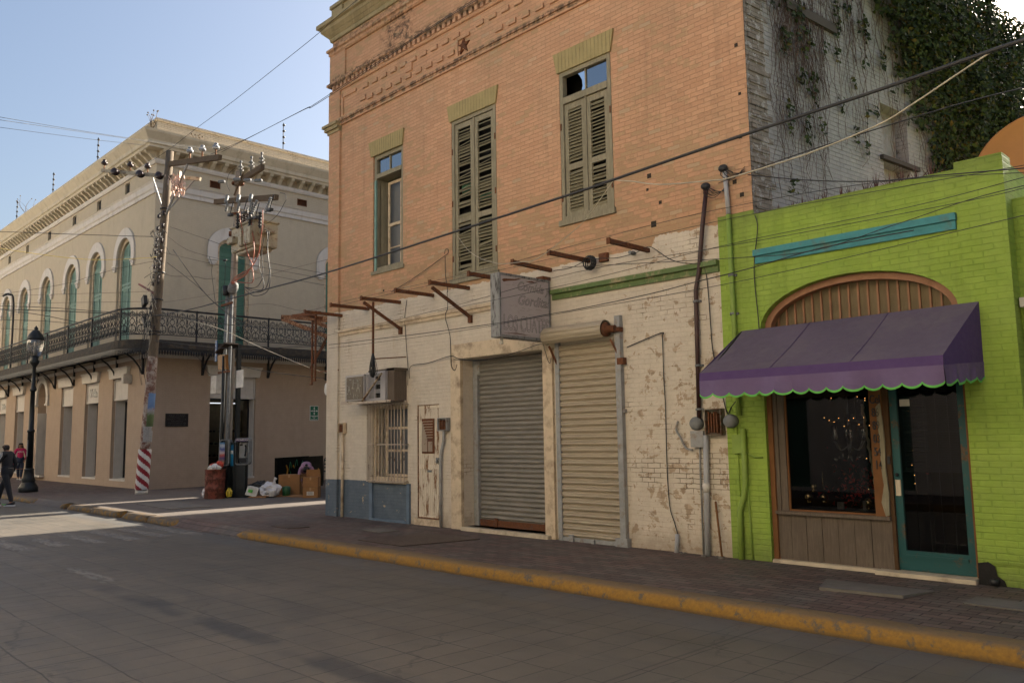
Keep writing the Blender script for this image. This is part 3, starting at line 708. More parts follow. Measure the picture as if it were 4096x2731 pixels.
# --- upper windows
def frame(mb, P, a, b, c, d, w, d0, d1, sill=True):
    mb.fbox(P, a, a + w, c, d, d0, d1); mb.fbox(P, b - w, b, c, d, d0, d1); mb.fbox(P, a + w, b - w, d - w, d, d0, d1)
    if sill: mb.fbox(P, a + w, b - w, c, c + w, d0, d1)
def shutter(parent, P, a, b, c, d, dep, mid=None, mat=None, slatmat=None, pitch=.06, broken=0, closed=0, seed=1, stile=.075, label=None, arch=None):
    rg = random.Random(seed); mat = mat or M['oldwood']; slatmat = slatmat or M['louvre']
    mb = MB(); mb.fbox(P, a, a + stile, c, d, dep - .02, dep + .02); mb.fbox(P, b - stile, b, c, d, dep - .02, dep + .02)
    mb.fbox(P, a + stile, b - stile, c, c + .13, dep - .018, dep + .018); mb.fbox(P, a + stile, b - stile, d - .10, d, dep - .018, dep + .018)
    for m in (mid or []): mb.fbox(P, a + stile, b - stile, m - .05, m + .05, dep - .018, dep + .018)
    fr = mb.build('shutter', mat, parent, label)
    mb = MB(); z = c + .15
    while z < d - .11:
        if any(abs(z - m) < .07 for m in (mid or [])): z += pitch; continue
        if rg.random() < broken: z += pitch; continue
        tilt = rg.uniform(.2, .5) * pitch if rg.random() > closed else .03 * pitch
        rr = rg.uniform(-.006, .006); rl = rg.uniform(-.006, .006)
        if rg.random() < broken: rl -= .04
        za, zb = z - pitch * .62, z + pitch * (.45 if rg.random() < closed + .15 else .12)
        q = [P(a + stile, za + rl, dep - .03 + tilt * 0), P(b - stile, za + rr, dep - .03), P(b - stile, zb + rr, dep + .018 + tilt * .2), P(a + stile, zb + rl, dep + .018 + tilt * .2)]
        n = Vector(P(0, 0, 0)) - Vector(P(0, .007, 0))
        mb.grid([q, [tuple(Vector(k) + n) for k in q]], True, True, False); z += pitch
    mb.build('slats', slatmat, fr); return fr
# window 1: sash window, recessed, transom above
wp = MB(); frame(wp, F, -14.06, -13.05, 5.06, 7.53, .075, .02, .12); wp.fbox(F, -13.985, -13.125, 7.04, 7.13, .01, .12); wp.fbox(F, -14.12, -13.0, 4.99, 5.06, -.03, .3); wp.fbox(F, -13.57, -13.54, 7.13, 7.455, .05, .08)
w1 = wp.build('sash_window', M['oldwood'], bb, 'weathered sash window with blue transom panes')
mb = MB(); mb.face(F(-13.985, 7.13, .07), F(-13.125, 7.13, .07), F(-13.125, 7.455, .07), F(-13.985, 7.455, .07)); mb.build('transom_pane', M['skyglass'], w1)
mb = MB(); frame(mb, F, -13.90, -13.10, 5.10, 6.98, .055, .25, .29)
mb.fbox(F, -13.85, -13.13, 6.02, 6.08, .24, .29); mb.fbox(F, -13.47, -13.445, 5.12, 6.95, .25, .28); mb.fbox(F, -13.85, -13.14, 5.55, 5.575, .25, .28); mb.build('sash', M['creamtrim'], w1)
mb = MB(); mb.face(F(-13.86, 5.12, .27), F(-13.12, 5.12, .27), F(-13.12, 6.95, .27), F(-13.86, 6.95, .27)); mb.build('sash_pane', M['oldglass'], w1)
mb = MB(); mb.fbox(F, -14.03, -13.97, 5.06, 7.0, -.005, .03); mb.build('teal_strip', M['shutgreen'], w1)
mb = MB(); mb.face(F(-13.985, 5.06, .1), F(-13.985, 5.06, .31), F(-13.985, 7.04, .31), F(-13.985, 7.04, .1)); mb.face(F(-14.0, 7.03, .1), F(-13.1, 7.03, .1), F(-13.1, 7.03, .31), F(-14.0, 7.03, .31)); mb.build('jamb', M['oldwood'], w1, recalc=False)
mb = MB(); mb.fbox(F, -13.82, -13.5, 5.2, 6.9, .34, .35); mb.build('curtain', plain('yellowed_net_curtain', (.30, .24, .15), .9, 0, .3, 4), w1)
# window 2: tall louvred shutters
wp = MB(); frame(wp, F, -11.52, -10.31, 4.52, 7.55, .07, .0, .1); wp.fbox(F, -11.56, -10.26, 4.43, 4.52, -.04, .12); wp.fbox(F, -10.94, -10.90, 4.52, 7.48, .01, .06)
w2 = wp.build('shuttered_window', M['oldwood'], bb, 'tall window closed by broken louvred shutters')
shutter(w2, F, -11.45, -10.945, 4.54, 7.47, .045, (5.62,), broken=.13, closed=.45, seed=4); shutter(w2, F, -10.895, -10.385, 4.54, 7.47, .045, (5.62,), broken=.07, closed=.35, seed=9)
mb = MB(); mb.fbox(F, -11.35, -11.0, 6.1, 6.3, .10, .105); mb.fbox(F, -10.85, -10.45, 5.9, 6.0, .09, .095); mb.build('green_cloth', plain('torn_green_cloth', (.10, .24, .17), .9), w2)
mb = MB()
for u in (-11.50, -10.33):
    for z in (4.85, 5.9, 6.9): mb.fbox(F, u - .012, u + .012, z, z + .11, -.012, .0)
mb.split('hinge', M['rust'], w2)
mb = MB(); mb.fbox(F, -11.46, -10.37, 4.5, 7.5, .17, .18); mb.build('dark_backing', M['dark'], w2)
# window 3: shutters under a two pane transom
wp = MB(); frame(wp, F, -8.76, -7.69, 5.08, 7.58, .07, .0, .1); wp.fbox(F, -8.69, -7.76, 7.03, 7.14, -.01, .1); wp.fbox(F, -8.80, -7.65, 4.99, 5.08, -.05, .12); wp.fbox(F, -8.24, -8.21, 5.1, 7.03, .01, .06); wp.fbox(F, -8.235, -8.215, 7.14, 7.5, .03, .07)
w3 = wp.build('shuttered_window', M['oldwood'], bb, 'window with a broken transom pane above closed louvred shutters')
mb = MB(); mb.face(F(-8.215, 7.14, .05), F(-7.76, 7.14, .05), F(-7.76, 7.51, .05), F(-8.215, 7.51, .05))
mb.face(*[F(u, z, .05) for u, z in ((-8.235, 7.51), (-8.42, 7.51), (-8.36, 7.44), (-8.31, 7.35), (-8.30, 7.25), (-8.33, 7.14), (-8.235, 7.14))]); mb.build('transom_pane', M['skyglass'], w3)
shutter(w3, F, -8.68, -8.245, 5.10, 7.02, .045, (5.95,), broken=.0, closed=.85, seed=5, pitch=.055); shutter(w3, F, -8.205, -7.77, 5.10, 7.02, .045, (5.95,), broken=.02, closed=.2, seed=12, pitch=.058)
mb = MB()
for u in (-8.74, -7.71):
    for z in (5.4, 6.6): mb.fbox(F, u - .012, u + .012, z, z + .11, -.012, .0)
mb.split('hinge', M['rust'], w3)
mb = MB(); mb.fbox(F, -8.70, -7.74, 5.1, 7.0, .17, .18); mb.build('dark_backing', M['dark'], w3)
# putlog holes, drawn as dark squares for their shade, and stubs
mb = MB()
for u, z, s in ((-7.02, 5.42, .035), (-7.06, 5.22, .02), (-6.84, 4.98, .025), (-6.97, 4.68, .045), (-5.62, 5.0, .03), (-5.5, 5.6, .025), (-5.48, 6.2, .02), (-5.52, 4.8, .03), (-13.7, 4.62, .02), (-5.5, 6.9, .025)):
    mb.fbox(F, u - s, u + s, z - s, z + s, -.004, .01)
mb.split('wall_hole', M['holeshade'], bb)
mb = MB(); mb.fbox(F, -7.98, -7.82, 4.27, 4.40, -.06, .0); mb.build('beam_stub', M['rust'], bb)

# --- grilled window with brick below
gw = MB(); frame(gw, F, -14.09, -12.91, .81, 2.27, .05, .05, .13); gw.fbox(F, -14.12, -12.88, .74, .81, -.06, .2)
g = gw.build('grilled_window', M['creamtrim'], bb)
mb = MB(); frame(mb, F, -13.95, -12.96, .86, 2.25, .05, .24, .28); mb.fbox(F, -13.9, -13.0, 1.35, 1.40, .24, .28); mb.fbox(F, -13.9, -13.0, 1.80, 1.85, .24, .28); mb.fbox(F, -13.47, -13.43, .9, 2.2, .24, .28); mb.build('sash', M['creamtrim'], g)
mb = MB(); mb.face(F(-13.93, .88, .26), F(-12.97, .88, .26), F(-12.97, 2.22, .26), F(-13.93, 2.22, .26)); mb.build('pane', M['oldglass'], g)
mb = MB()
for i in range(13):
    u = -14.12 + i * .103; mb.bar(F(u, .76, -.10), F(u, 2.30, -.10), .013, .013)
for z in (.78, 1.5, 2.27): mb.fbox(F, -14.13, -12.86, z - .01, z + .01, -.115, -.085)
for z in (.78, 1.5, 2.27):
    for u in (-14.13, -12.87): mb.fbox(F, u - .01, u + .01, z - .01, z + .01, -.1, .0)
for i in range(3): mb.fbox(F, -14.14, -14.12, .78, 2.27, -.1 + i * .035, -.088 + i * .035)
mb.build('bars', M['whitebar'], g)

# --- rusty white metal door
mb = MB(); mb.fbox(F, -12.58, -11.96, .14, 2.22, .075, .09); mb.build('door_backing', M['rust'], bb); mb = MB()
for i in range(10):
    u = -12.55 + i * .06; mb.fbox(F, u, u + .048, .18, 1.05, .035, .08); mb.fbox(F, u, u + .048, 1.10, 2.18, .036, .08)
mb.fbox(F, -12.585, -12.55, .13, 2.23, .025, .08); mb.fbox(F, -11.985, -11.95, .13, 2.23, .025, .08); mb.fbox(F, -12.55, -11.985, 2.17, 2.23, .025, .08); mb.fbox(F, -12.55, -11.985, 1.04, 1.12, .025, .05); mb.fbox(F, -12.55, -11.985, .13, .19, .024, .05)
dr = mb.build('metal_door', M['metaldoor'], bb)
mb = MB(); mb.fbox(F, -12.48, -12.12, 1.33, 1.98, .015, .036); mb.build('vent_panel', M['rust'], dr)
mb = MB()
for i in range(7): mb.fbox(F, -12.455 + i * .022, -12.445 + i * .022, 1.36, 1.93 - i * .05, .0, .015)
for i in range(7): mb.fbox(F, -12.44 + i * .022, -12.15, 1.92 - i * .05, 1.93 - i * .05, .0, .015)
for i in range(5): mb.fbox(F, -12.27 + i * .025, -12.26 + i * .025, 1.36, 1.55, .0, .015)
mb.build('vent_louvre', M['whitebar'], dr)
mb = MB(); mb.ball(F(-12.01, 1.18, -.0), .03, 1, 1, 1.2, 8); mb.fbox(F, -12.06, -11.97, 1.21, 1.25, .01, .03); mb.fbox(F, -12.32, -12.2, .98, 1.02, .02, .03); mb.build('padlock', M['galv'], dr)
mb = MB(); frame(mb, F, -12.61, -11.93, .125, 2.25, .022, .012, .08); mb.build('door_frame', M['rustlight'], dr)

# --- roller doors
def slats(mb, P, a, b, z0, z1, pitch, dep, amp, prof):
    rings = []; n = int(round((z1 - z0) / pitch)); pitch = (z1 - z0) / n
    for i in range(n):
        for f, o in prof: rings.append((z0 + (i + f) * pitch, dep - amp * o))
    for (za, da), (zb, db) in zip(rings[:-1], rings[1:]):
        mb.face(P(a, za, da), P(b, za, da), P(b, zb, db), P(a, zb, db))
mb = MB(); slats(mb, F, -11.10, -9.23, .17, 3.02, .081, .28, .026, ((0, 0), (.12, .1), (.3, .8), (.5, 1), (.7, .8), (.86, .15), (.93, 0), (.96, -.35)))
r1 = mb.build('roller_door', M['rollgrey'], bb, 'dull grey corrugated roller door', recalc=False)
mb = MB(); mb.fbox(F, -11.12, -9.23, .065, .17, .24, .29)
for u in (-10.7, -9.5): mb.fbox(F, u, u + .06, .06, .21, .215, .24)
mb.build('bottom_rail', M['rust'], r1)
mb = MB(); mb.fbox(F, -11.285, -11.10, .06, 3.02, .26, .30); mb.fbox(F, -11.14, -11.10, .06, 2.75, .2, .27); mb.build('guide_rail', M['greypaint'], r1)
mb = MB(); slats(mb, F, -8.87, -7.70, .06, 3.06, .1, -.01, .036, ((0, 0), (.1, .1), (.22, .8), (.38, 1), (.5, .85), (.56, .6), (.64, .9), (.78, .9), (.9, .3), (.95, 0), (.97, -.3)))
r2 = mb.build('roller_door', M['rollcream'], bb, 'cream corrugated roller door with roll housing', recalc=False)
mb = MB(); mb.fbox(F, -8.94, -8.86, 0, 3.1, -.06, .03); mb.build('guide_rail', M['greypaint'], r2)
mb = MB(); mb.fbox(F, -7.70, -7.60, 0, 3.40, -.08, .0); mb.fbox(F, -7.60, -7.56, 1.95, 2.0, -.06, -.01); mb.build('guide_rail', M['greypaint'], r2)
mb = MB(); mb.fbox(F, -8.87, -7.7, -.0, .06, -.05, .0); mb.fbox(F, -8.7, -8.62, .0, .1, -.09, -.05); mb.fbox(F, -8.25, -8.2, .0, .06, -.09, -.05); mb.fbox(F, -7.78, -7.56, -.01, .12, -.1, .0); mb.build('bottom_rail', M['greypaint'], r2)
mb = MB(); rings = []
for i in range(13):
    a = math.pi * (.05 + 1.25 * i / 12); rings.append((3.19 + .14 * math.sin(a + .3), -.17 - .15 * math.cos(a + .3) * -1 if False else -.16 + .15 * math.cos(a + .3)))
pts = [(3.20 + .145 * math.sin(R(a)), -.15 - .145 * math.cos(R(a))) for a in range(-60, 200, 20)]
for (za, da), (zb, db) in zip(pts[:-1], pts[1:]):
    mb.face(F(-9.03, za, da), F(-7.80, za, da), F(-7.80, zb, db), F(-9.03, zb, db))
for z_, dd in ((3.12, -.283), (3.17, -.295), (3.24, -.290)): mb.fbox(F, -9.03, -7.80, z_, z_ + .012, dd - .012, dd)
mb.build('roll_housing', M['rollcream'], r2, recalc=False)
mb = MB(); mb.lathe([(.0, 0), (.11, 0), (.11, .05), (.05, .06), (.05, .2)], F(-7.83, 3.20, -.15), 14, (1, 0, 0)); mb.fbox(F, -7.75, -7.58, 3.15, 3.22, -.12, -.02)
mb.bar(F(-7.75, 3.05, -.12), F(-7.62, 2.72, -.03), .03, .03); mb.fbox(F, -7.66, -7.54, 2.66, 2.76, -.09, -.01)
mb.bar(F(-8.98, 3.05, -.15), F(-8.9, 2.72, -.03), .03, .03); mb.lathe([(.115, 0), (.125, .0), (.125, .03), (.115, .03)], F(-9.05, 3.20, -.15), 14, (1, 0, 0)); mb.build('roll_axle', M['rust'], r2)

# ------------------------------------------------------------------ sign box on the white wall (stands out from the wall, faces along the street)
SX = -9.05
def S(u, z, d): return (SX - d, u, z)
sg = thing('sign_box', 'faded grey projecting sign reading Comida y Gorditas Los Cuates', 'sign', (SX, 9.2, 3.14))
mb = MB(); mb.fbox(S, 8.62, 9.76, 3.14, 4.14, .012, .20); mb.build('case', M['signcase'], sg, bevel=.004)
mb = MB(); mb.fbox(S, 8.66, 9.74, 3.18, 4.10, .0, .012); mb.build('face_sheet', M['signface'], sg)
mb = MB(); mb.fbox(S, 8.62, 9.76, 4.11, 4.14, -.008, .012); mb.fbox(S, 8.62, 9.76, 3.14, 3.17, -.008, .012); mb.fbox(S, 8.62, 8.65, 3.17, 4.11, -.008, .012); mb.fbox(S, 9.73, 9.76, 3.17, 4.11, -.008, .012); mb.build('edge_trim', M['signcase'], sg)
text_mb('Comida y', S, 9.37, 3.965, .20, 0, 0, shear=.35, sx=.95, outline=.0035).build('lettering', M['signline'], sg, recalc=False)
text_mb('Gorditas', S, 9.38, 3.745, .22, 0, 0, shear=.35, sx=.95, outline=.0035).build('lettering', M['signline'], sg, recalc=False)
text_mb('LOS CUATES', S, 9.21, 3.36, .34, 0, 0, sx=.53, outline=.0035).build('lettering', M['signline'], sg, recalc=False)
mb = MB(); mb.prism([(8.68, 4.03), (8.72, 4.05), (8.95, 4.07), (9.05, 4.09), (9.1, 4.085), (8.98, 4.05), (8.8, 4.02), (8.72, 4.0)], S, -.004, .001); mb.prism([(9.2, 4.06), (9.35, 4.08), (9.5, 4.05), (9.42, 4.06), (9.3, 4.05)], S, -.004, .001); mb.prism([(8.7, 3.2), (9.0, 3.22), (9.3, 3.2), (9.0, 3.205)], S, -.004, .001); mb.build('tear', M['rust'], sg)
for i in range(16):
    pass
mb = MB(); rg = random.Random(8)
for i in range(26):
    u = rg.uniform(8.7, 9.6); z = rg.uniform(3.25, 4.0); L = rg.uniform(.05, .16); mb.tube([S(u, z, -.001), S(u + L / 2, z + rg.uniform(-.01, .01), -.001), S(min(u + L, 9.72), z + rg.uniform(-.01, .01), -.001)], .0016, 3)
mb.build('crease', M['signline'], sg, recalc=False)
mb = MB(); mb.bar((-9.15, 9.79, 4.2), (-9.15, 9.79, 3.1), .04, .04); mb.box(-9.2, -9.05, 9.6, 9.79, 4.14, 4.2); mb.build('wall_bracket', M['rust'], sg)
mb = MB(); mb.lathe([(.03, 0), (.02, -.05), (.035, -.08), (.02, -.1)], (-9.15, 8.75, 3.14), 8); mb.build('lamp_socket', M['whitepaint'], sg)

# ------------------------------------------------------------------ steel beams left over from an awning
names = [(-15.24, 'rusty beam stub nearest the brick corner, highest on the left', 4.30), (-14.23, 'second rusty beam from the brick corner', 4.32), (-13.15, 'rusty beam carrying the hanging rod above the air conditioner', 4.32), (-12.08, 'rusty beam under the sash window between two braced beams', 4.32),
         (-11.07, 'braced rusty beam just left of the tall louvred shutters', 4.32), (-10.05, 'rusty beam half hidden behind the lettered sign', 4.32), (-9.03, 'rusty beam above the right edge of the lettered sign', 4.34), (-8.23, 'rusty beam ending beside the black coil of wire', 4.36), (-7.09, 'rightmost rusty beam near the brown service pipe', 4.33)]
first = None
for i, (bx, lab, bz) in enumerate(names):
    if first is None:
        mb = MB(); mb.box(bx - .03, bx + .03, 8.88, 9.80, bz - .05, bz + .01); mb.box(bx - .03, bx + .03, 8.87, 8.89, bz - .065, bz + .025)
        o = mb.build('steel_beam', M['rust']); tag(o, lab, 'beam', 'rusty beams above the white ground floor'); first = o; fz = bz
    else:
        o = first.copy(); sc.collection.objects.link(o); o.location = first.location + Vector((bx + 15.24, 0, bz - fz)); o['label'] = lab; WL[o.name] = o.location.copy()
        o.rotation_euler = (random.uniform(-.012, .012), 0, random.uniform(-.03, .03))
for bx, lab in ((-13.15, 'rusty diagonal brace below the beam with the hanging rod'), (-11.07, 'rusty diagonal brace left of the lettered sign')):
    mb = MB(); mb.bar((bx, 8.93, 4.22), (bx + .05, 9.78, 3.76), .05, .05); mb.box(bx + .01, bx + .09, 9.74, 9.79, 3.66, 3.8); o = mb.build('diagonal_brace', M['rust']); tag(o, lab, 'brace', 'diagonal braces under the rusty beams')
rd = thing('hanging_rod', 'rusty rod hanging from a beam with a bundle of black cable ends', 'rod', (-13.15, 9.15, 2.8))
mb = MB(); mb.bar((-13.15, 9.15, 4.25), (-13.15, 9.15, 3.1), .035, .035); mb.build('rod', M['rust'], rd)
mb = MB(); rg = random.Random(2)
for i in range(14):
    a = rg.uniform(0, 6.28); r = rg.uniform(.03, .085); cx, cy = math.cos(a), math.sin(a)
    mb.tube(smooth_path([(-13.15 + .02 * cx, 9.15 + .02 * cy, 3.22), (-13.15 + r * cx, 9.15 + r * cy, 3.02), (-13.15 + r * 1.1 * cx, 9.15 + r * 1.1 * cy, 2.88), (-13.15 + r * .5 * cx, 9.15 + r * .5 * cy, 2.79 + rg.uniform(0, .04)), (-13.15 - r * .5 * cx, 9.15 - r * .5 * cy, 2.82), (-13.15, 9.15, 3.1)], 3), .007, 4)
mb.tube([(-13.15, 9.15, 3.25), (-13.15, 9.15, 2.98)], [.022, .05], 8); mb.build('cable_bundle', M['cable'], rd, recalc=False)
mb = MB(); mb.bar((-13.15, 9.15, 3.14), (-12.95, 9.79, 3.2), .02, .02); mb.build('strut', M['rust'], rd)
# coil of black wire
mb = MB()
for i in range(9):
    r = .085 + .008 * (i % 4); y = 9.60 + i * .012; mb.tube([(-8.10 + r * math.cos(a * .45 + i), y, 4.27 + r * math.sin(a * .45 + i)) for a in range(15)], .009, 4)
o = mb.build('wire_coil', M['cable']); tag(o, 'black coil of wire tied to the wall right of a rusty beam', 'coil')

# ------------------------------------------------------------------ air conditioner with shelf
ac = thing('air_conditioner', 'old grey window air conditioner on a shelf above the grilled window', 'air conditioner', (-13.8, 9.6, 2.34))
mb = MB(); mb.fbox(F, -14.44, -13.78, 2.38, 2.90, -.42, -.03); mb.build('side_case', M['aircon'], ac, bevel=.006)
mb = MB(); mb.fbox(F, -14.36, -13.80, 2.41, 2.86, -.435, -.42); mb.build('metal_panel', M['airpanel'], ac)
mb = MB()
for i in range(21): mb.fbox(F, -14.435, -14.375, 2.42 + i * .021, 2.429 + i * .021, -.432, -.42)
mb.build('fins', M['whitepaint'], ac)
mb = MB(); rg = random.Random(5)
def stroke(*p): mb.tube([F(u, z, -.437) for u, z in p], .006, 3)
stroke((-14.31, 2.56), (-14.28, 2.69), (-14.23, 2.54)); stroke((-14.30, 2.61), (-14.25, 2.61)); stroke((-14.12, 2.80), (-14.14, 2.62), (-14.09, 2.63)); stroke((-14.0, 2.56), (-13.95, 2.75), (-13.9, 2.55)); stroke((-13.99, 2.63), (-13.93, 2.64)); stroke((-14.1, 2.52), (-14.12, 2.45), (-14.1, 2.43))
for i in range(22):
    u, z = rg.uniform(-14.33, -13.85), rg.uniform(2.43, 2.82); stroke((u, z), (u + rg.uniform(-.02, .02), z + rg.uniform(-.03, .03)))
mb.build('scratches', M['paper'], ac, recalc=False)
mb = MB(); frame(mb, F, -13.78, -13.14, 2.36, 2.93, .04, -.36, -.03)
for i in range(24): mb.fbox(F, -13.72, -13.50, 2.40 + i * .021, 2.411 + i * .021, -.365, -.34)
for i in range(24):
    if i % 8 in (1, 2, 3, 4): continue
    mb.fbox(F, -13.48, -13.30, 2.40 + i * .021, 2.411 + i * .021, -.365, -.34)
mb.fbox(F, -13.50, -13.48, 2.4, 2.89, -.365, -.33); mb.fbox(F, -13.30, -13.18, 2.4, 2.89, -.36, -.33); mb.build('louvred_case', M['aircon'], ac)
mb = MB(); mb.fbox(F, -13.74, -13.18, 2.38, 2.9, -.31, -.3); mb.build('dark_core', M['dark'], ac)
mb = MB(); mb.fbox(F, -14.55, -12.9, 2.31, 2.355, -.45, -.40); mb.fbox(F, -14.5, -12.9, 2.31, 2.35, -.06, -.01); mb.fbox(F, -14.62, -14.4, 2.36, 2.39, -.4, -.37); mb.build('shelf', M['whitebar'], ac)
mb = MB(); mb.bar(F(-13.79, 2.36, -.45), F(-13.2, 2.88, -.40), .035, .02); mb.build('diagonal_strap', rusty('rusting_slotted_strap', (.40, .32, .2), (.16, .07, .03), .5), ac)
mb = MB(); mb.fbox(F, -13.18, -12.93, 2.33, 2.98, -.30, .0); mb.fbox(F, -13.8, -12.9, 2.93, 2.97, -.3, .0); mb.build('weathered_board', M['pinewood'], ac)

# ------------------------------------------------------------------ meters, boxes and conduits
def mbox(name, lab, u0, u1, z0, z1, dep, mat, open_side=True):
    t = thing(name, lab, 'meter box', (u0, YF, z0)); mb = MB(); w = .012
    mb.fbox(F, u0, u1, z0, z0 + w, -dep, 0); mb.fbox(F, u0, u1, z1 - w, z1, -dep, 0); mb.fbox(F, u0, u0 + w, z0 + w, z1 - w, -dep, 0); mb.fbox(F, u1 - w, u1, z0 + w, z1 - w, -dep, 0); mb.fbox(F, u0, u1, z0, z1, -.012, -.002)
    if not open_side: mb.fbox(F, u0, u1, z0, z1, -dep - .008, -dep)
    mb.build('box', mat, t)
    mb = MB()
    for i in range(4): mb.fbox(F, u0 + .03 + i * (u1 - u0 - .08) / 4, u0 + .05 + i * (u1 - u0 - .08) / 4, z0 + .03, z1 - .04 - .02 * (i % 2), -dep * .7, -.01)
    mb.build('fuse_gear', M['rust'], t); return t
def conduit(name, lab, pts, r, mat, n=8, clips=()):
    t = thing(name, lab, 'pipe', (pts[0][0], pts[0][1], min(p[2] for p in pts))); mb = MB(); mb.tube(pts, r, n); mb.build('pipe', mat, t)
    for z in clips:
        c = min(pts, key=lambda p: abs(p[2] - z)); mb = MB(); mb.box(c[0] - r * 1.8, c[0] + r * 1.8, YF - .012 - r, YF - .0, z - .015, z + .015); mb.lathe([(r * 1.25, -.015), (r * 1.25, .015)], (c[0], c[1], z), n); mb.build('clip', M['galv'], t)
    return t
mbox('meter_box', 'open grey meter box beside the rusty white door', -11.88, -11.62, 1.74, 1.98, .10, M['greypaint'])
conduit('conduit', 'grey conduit kinking down beside the rusty white door', [(-11.74, YF - .05, 1.74), (-11.76, YF - .05, 1.55), (-11.84, YF - .05, 1.3), (-11.85, YF - .05, .9), (-11.85, YF - .05, 0)], .028, M['greypaint'])
mbox('meter_box', 'small white open box on the left pilaster edge', -15.24, -15.02, 1.74, 1.96, .09, M['creamtrim'])
conduit('conduit', 'blue and white pipe under the small white box', [(-15.10, YF - .05, 1.74), (-15.10, YF - .05, -.02)], .03, M['creamtrim'])
conduit('conduit', 'tall brown service pipe leaning over the peeling wall', [(-6.0, YF - .10, 4.98), (-6.09, YF - .09, 4.5), (-6.2, YF - .06, 3.85), (-6.27, YF - .05, 3.6), (-6.28, YF - .05, 3.0), (-6.30, YF - .05, 1.80)], .032, M['brownpipe'], 10, (3.44, 2.55, 1.95))
mt = thing('electric_meter', 'round grey electric meter under the brown service pipe', 'meter', (-6.36, YF, 1.5))
mb = MB(); mb.fbox(F, -6.42, -6.22, 1.44, 1.66, -.10, 0); mb.build('base_box', M['greypaint'], mt)
mb = MB(); mb.lathe([(.0, .0), (.085, .0), (.09, .03), (.09, .09), (.075, .12), (0, .122)], F(-6.34, 1.76, 0), 18, (0, -1, 0)); mb.build('dial_cover', M['galv'], mt)
mbox('meter_box', 'rusty open meter cabinet between the peeling wall and lime paint', -6.18, -5.93, 1.60, 1.95, .11, rusty('rusty_grey_cabinet', (.17, .155, .12), (.14, .07, .04), .5))
conduit('conduit', 'thick grey pipe under the rusty open cabinet', [(-6.20, YF - .06, 1.60), (-6.22, YF - .06, .9), (-6.25, YF - .06, -.02)], .04, M['pvc'], 10)
mb = MB(); mb.lathe([(.052, 0), (.052, .12)], (-6.225, YF - .06, .84), 10); o = mb.build('pipe_collar', M['whitepaint']); tag(o, 'pale collar around the thick grey pipe', 'collar')
conduit('cable_stub', 'short pale pipe stub rising from the pavers at the peeling wall', [(-6.74, YF - .07, -.02), (-6.72, YF - .06, .25)], .03, M['pvc'])
conduit('armoured_cable', 'curled grey cable looping left of the round meter', smooth_path([(-6.66, YF - .03, 1.80), (-6.68, YF - .05, 1.68), (-6.62, YF - .05, 1.58), (-6.57, YF - .05, 1.48), (-6.52, YF - .05, 1.42), (-6.42, YF - .05, 1.40)], 3), .014, M['greypaint'], 6)
conduit('thin_conduit', 'thin dark pipe running down left of the thick grey pipe', [(-6.32, YF - .03, 1.44), (-6.33, YF - .03, 1.2), (-6.33, YF - .03, -.02)], .012, M['greypaint'], 6)
conduit('wood_handle', 'worn wooden stick leaning at the foot of the peeling wall', [(-6.10, YF - .05, .72), (-5.98, YF - .14, 0.01)], .014, M['orangewood'], 6)
mb = MB(); rg = random.Random(4)
for i in range(9): mb.ball((-6.35 + rg.uniform(-.45, .45), YF - rg.uniform(.08, .2), .01), rg.uniform(.015, .045), 1.3, 1, .5, 6)
o = mb.build('rubble', M['slab']); tag(o, 'small mortar rubble at the foot of the peeling wall', 'rubble')
# lime pipes and meter
conduit('service_mast', 'grey mast rising over the lime corner with a cable head', [(-5.73, YF - .06, 5.18), (-5.70, YF - .06, 4.56)], .032, M['pvc'])
conduit('conduit', 'lime painted pipe down the green pilaster', [(-5.70, YF - .07, 4.55), (-5.68, YF - .07, 1.85)], .032, M['limepipe'], 8, (3.72, 3.2, 2.6))
lm = thing('electric_meter', 'round meter on the lime green pilaster', 'meter', (-5.78, YF, 1.4))
mb = MB(); mb.lathe([(.0, .0), (.085, .0), (.09, .03), (.09, .09), (.075, .13), (0, .132)], F(-5.80, 1.78, -.015), 18, (0, -1, 0)); mb.build('dial_cover', M['galv'], lm)
mb = MB(); mb.fbox(F, -5.79, -5.65, 1.36, 1.60, -.09, -.01); mb.build('base_box', M['limepipe'], lm)
conduit('conduit', 'bent lime pipe below the green pilaster meter', [(-5.63, YF - .07, 1.68), (-5.63, YF - .07, .98), (-5.66, YF - .07, .82), (-5.73, YF - .07, .62), (-5.74, YF - .07, -.02)], .035, M['limepipe'], 10)
conduit('thin_conduit', 'thin lime pipe beside the bent lime pipe', [(-5.62, YF - .03, .9), (-5.60, YF - .03, -.02)], .012, M['limepipe'], 6)
conduit('thin_conduit', 'small lime pipe branching right from the green meter box', [(-5.62, YF - .04, 1.37), (-5.5, YF - .04, 1.31), (-5.39, YF - .04, 1.31)], .011, M['limepipe'], 6)
for nm, c, lb in (('weatherhead', (-5.74, YF - .08, 5.20), 'dark cable head on top of the grey service mast'), ('weatherhead', (-6.0, YF - .12, 5.0), 'dark cable head with tangled wire on the brown service pipe')):
    mb = MB(); mb.ball(c, .06, 1.2, 1, .9, 10)
    for i in range(4): mb.tube(smooth_path([(c[0], c[1], c[2]), (c[0] + .06 * i - .02, c[1] - .03, c[2] - .1), (c[0] + .12, c[1] + .02, c[2] - .18 + .03 * i), (c[0] + .3, c[1] + .05, c[2] - .04 - .03 * i)], 4), .006, 4)
    o = mb.build(nm, M['cable'], recalc=False); tag(o, lb, 'cable head')
    o.name = 'weatherhead'
mb = MB(); mb.lathe([(.0, 0), (.028, 0), (.04, .04), (.02, .09), (.03, .12)], F(-7.32, 4.30, -.02), 8, (0, -1, 0)); o = mb.build('insulator', M['greyporcelain']); tag(o, 'grey spool insulator on wires near the last rusty beam', 'insulator')
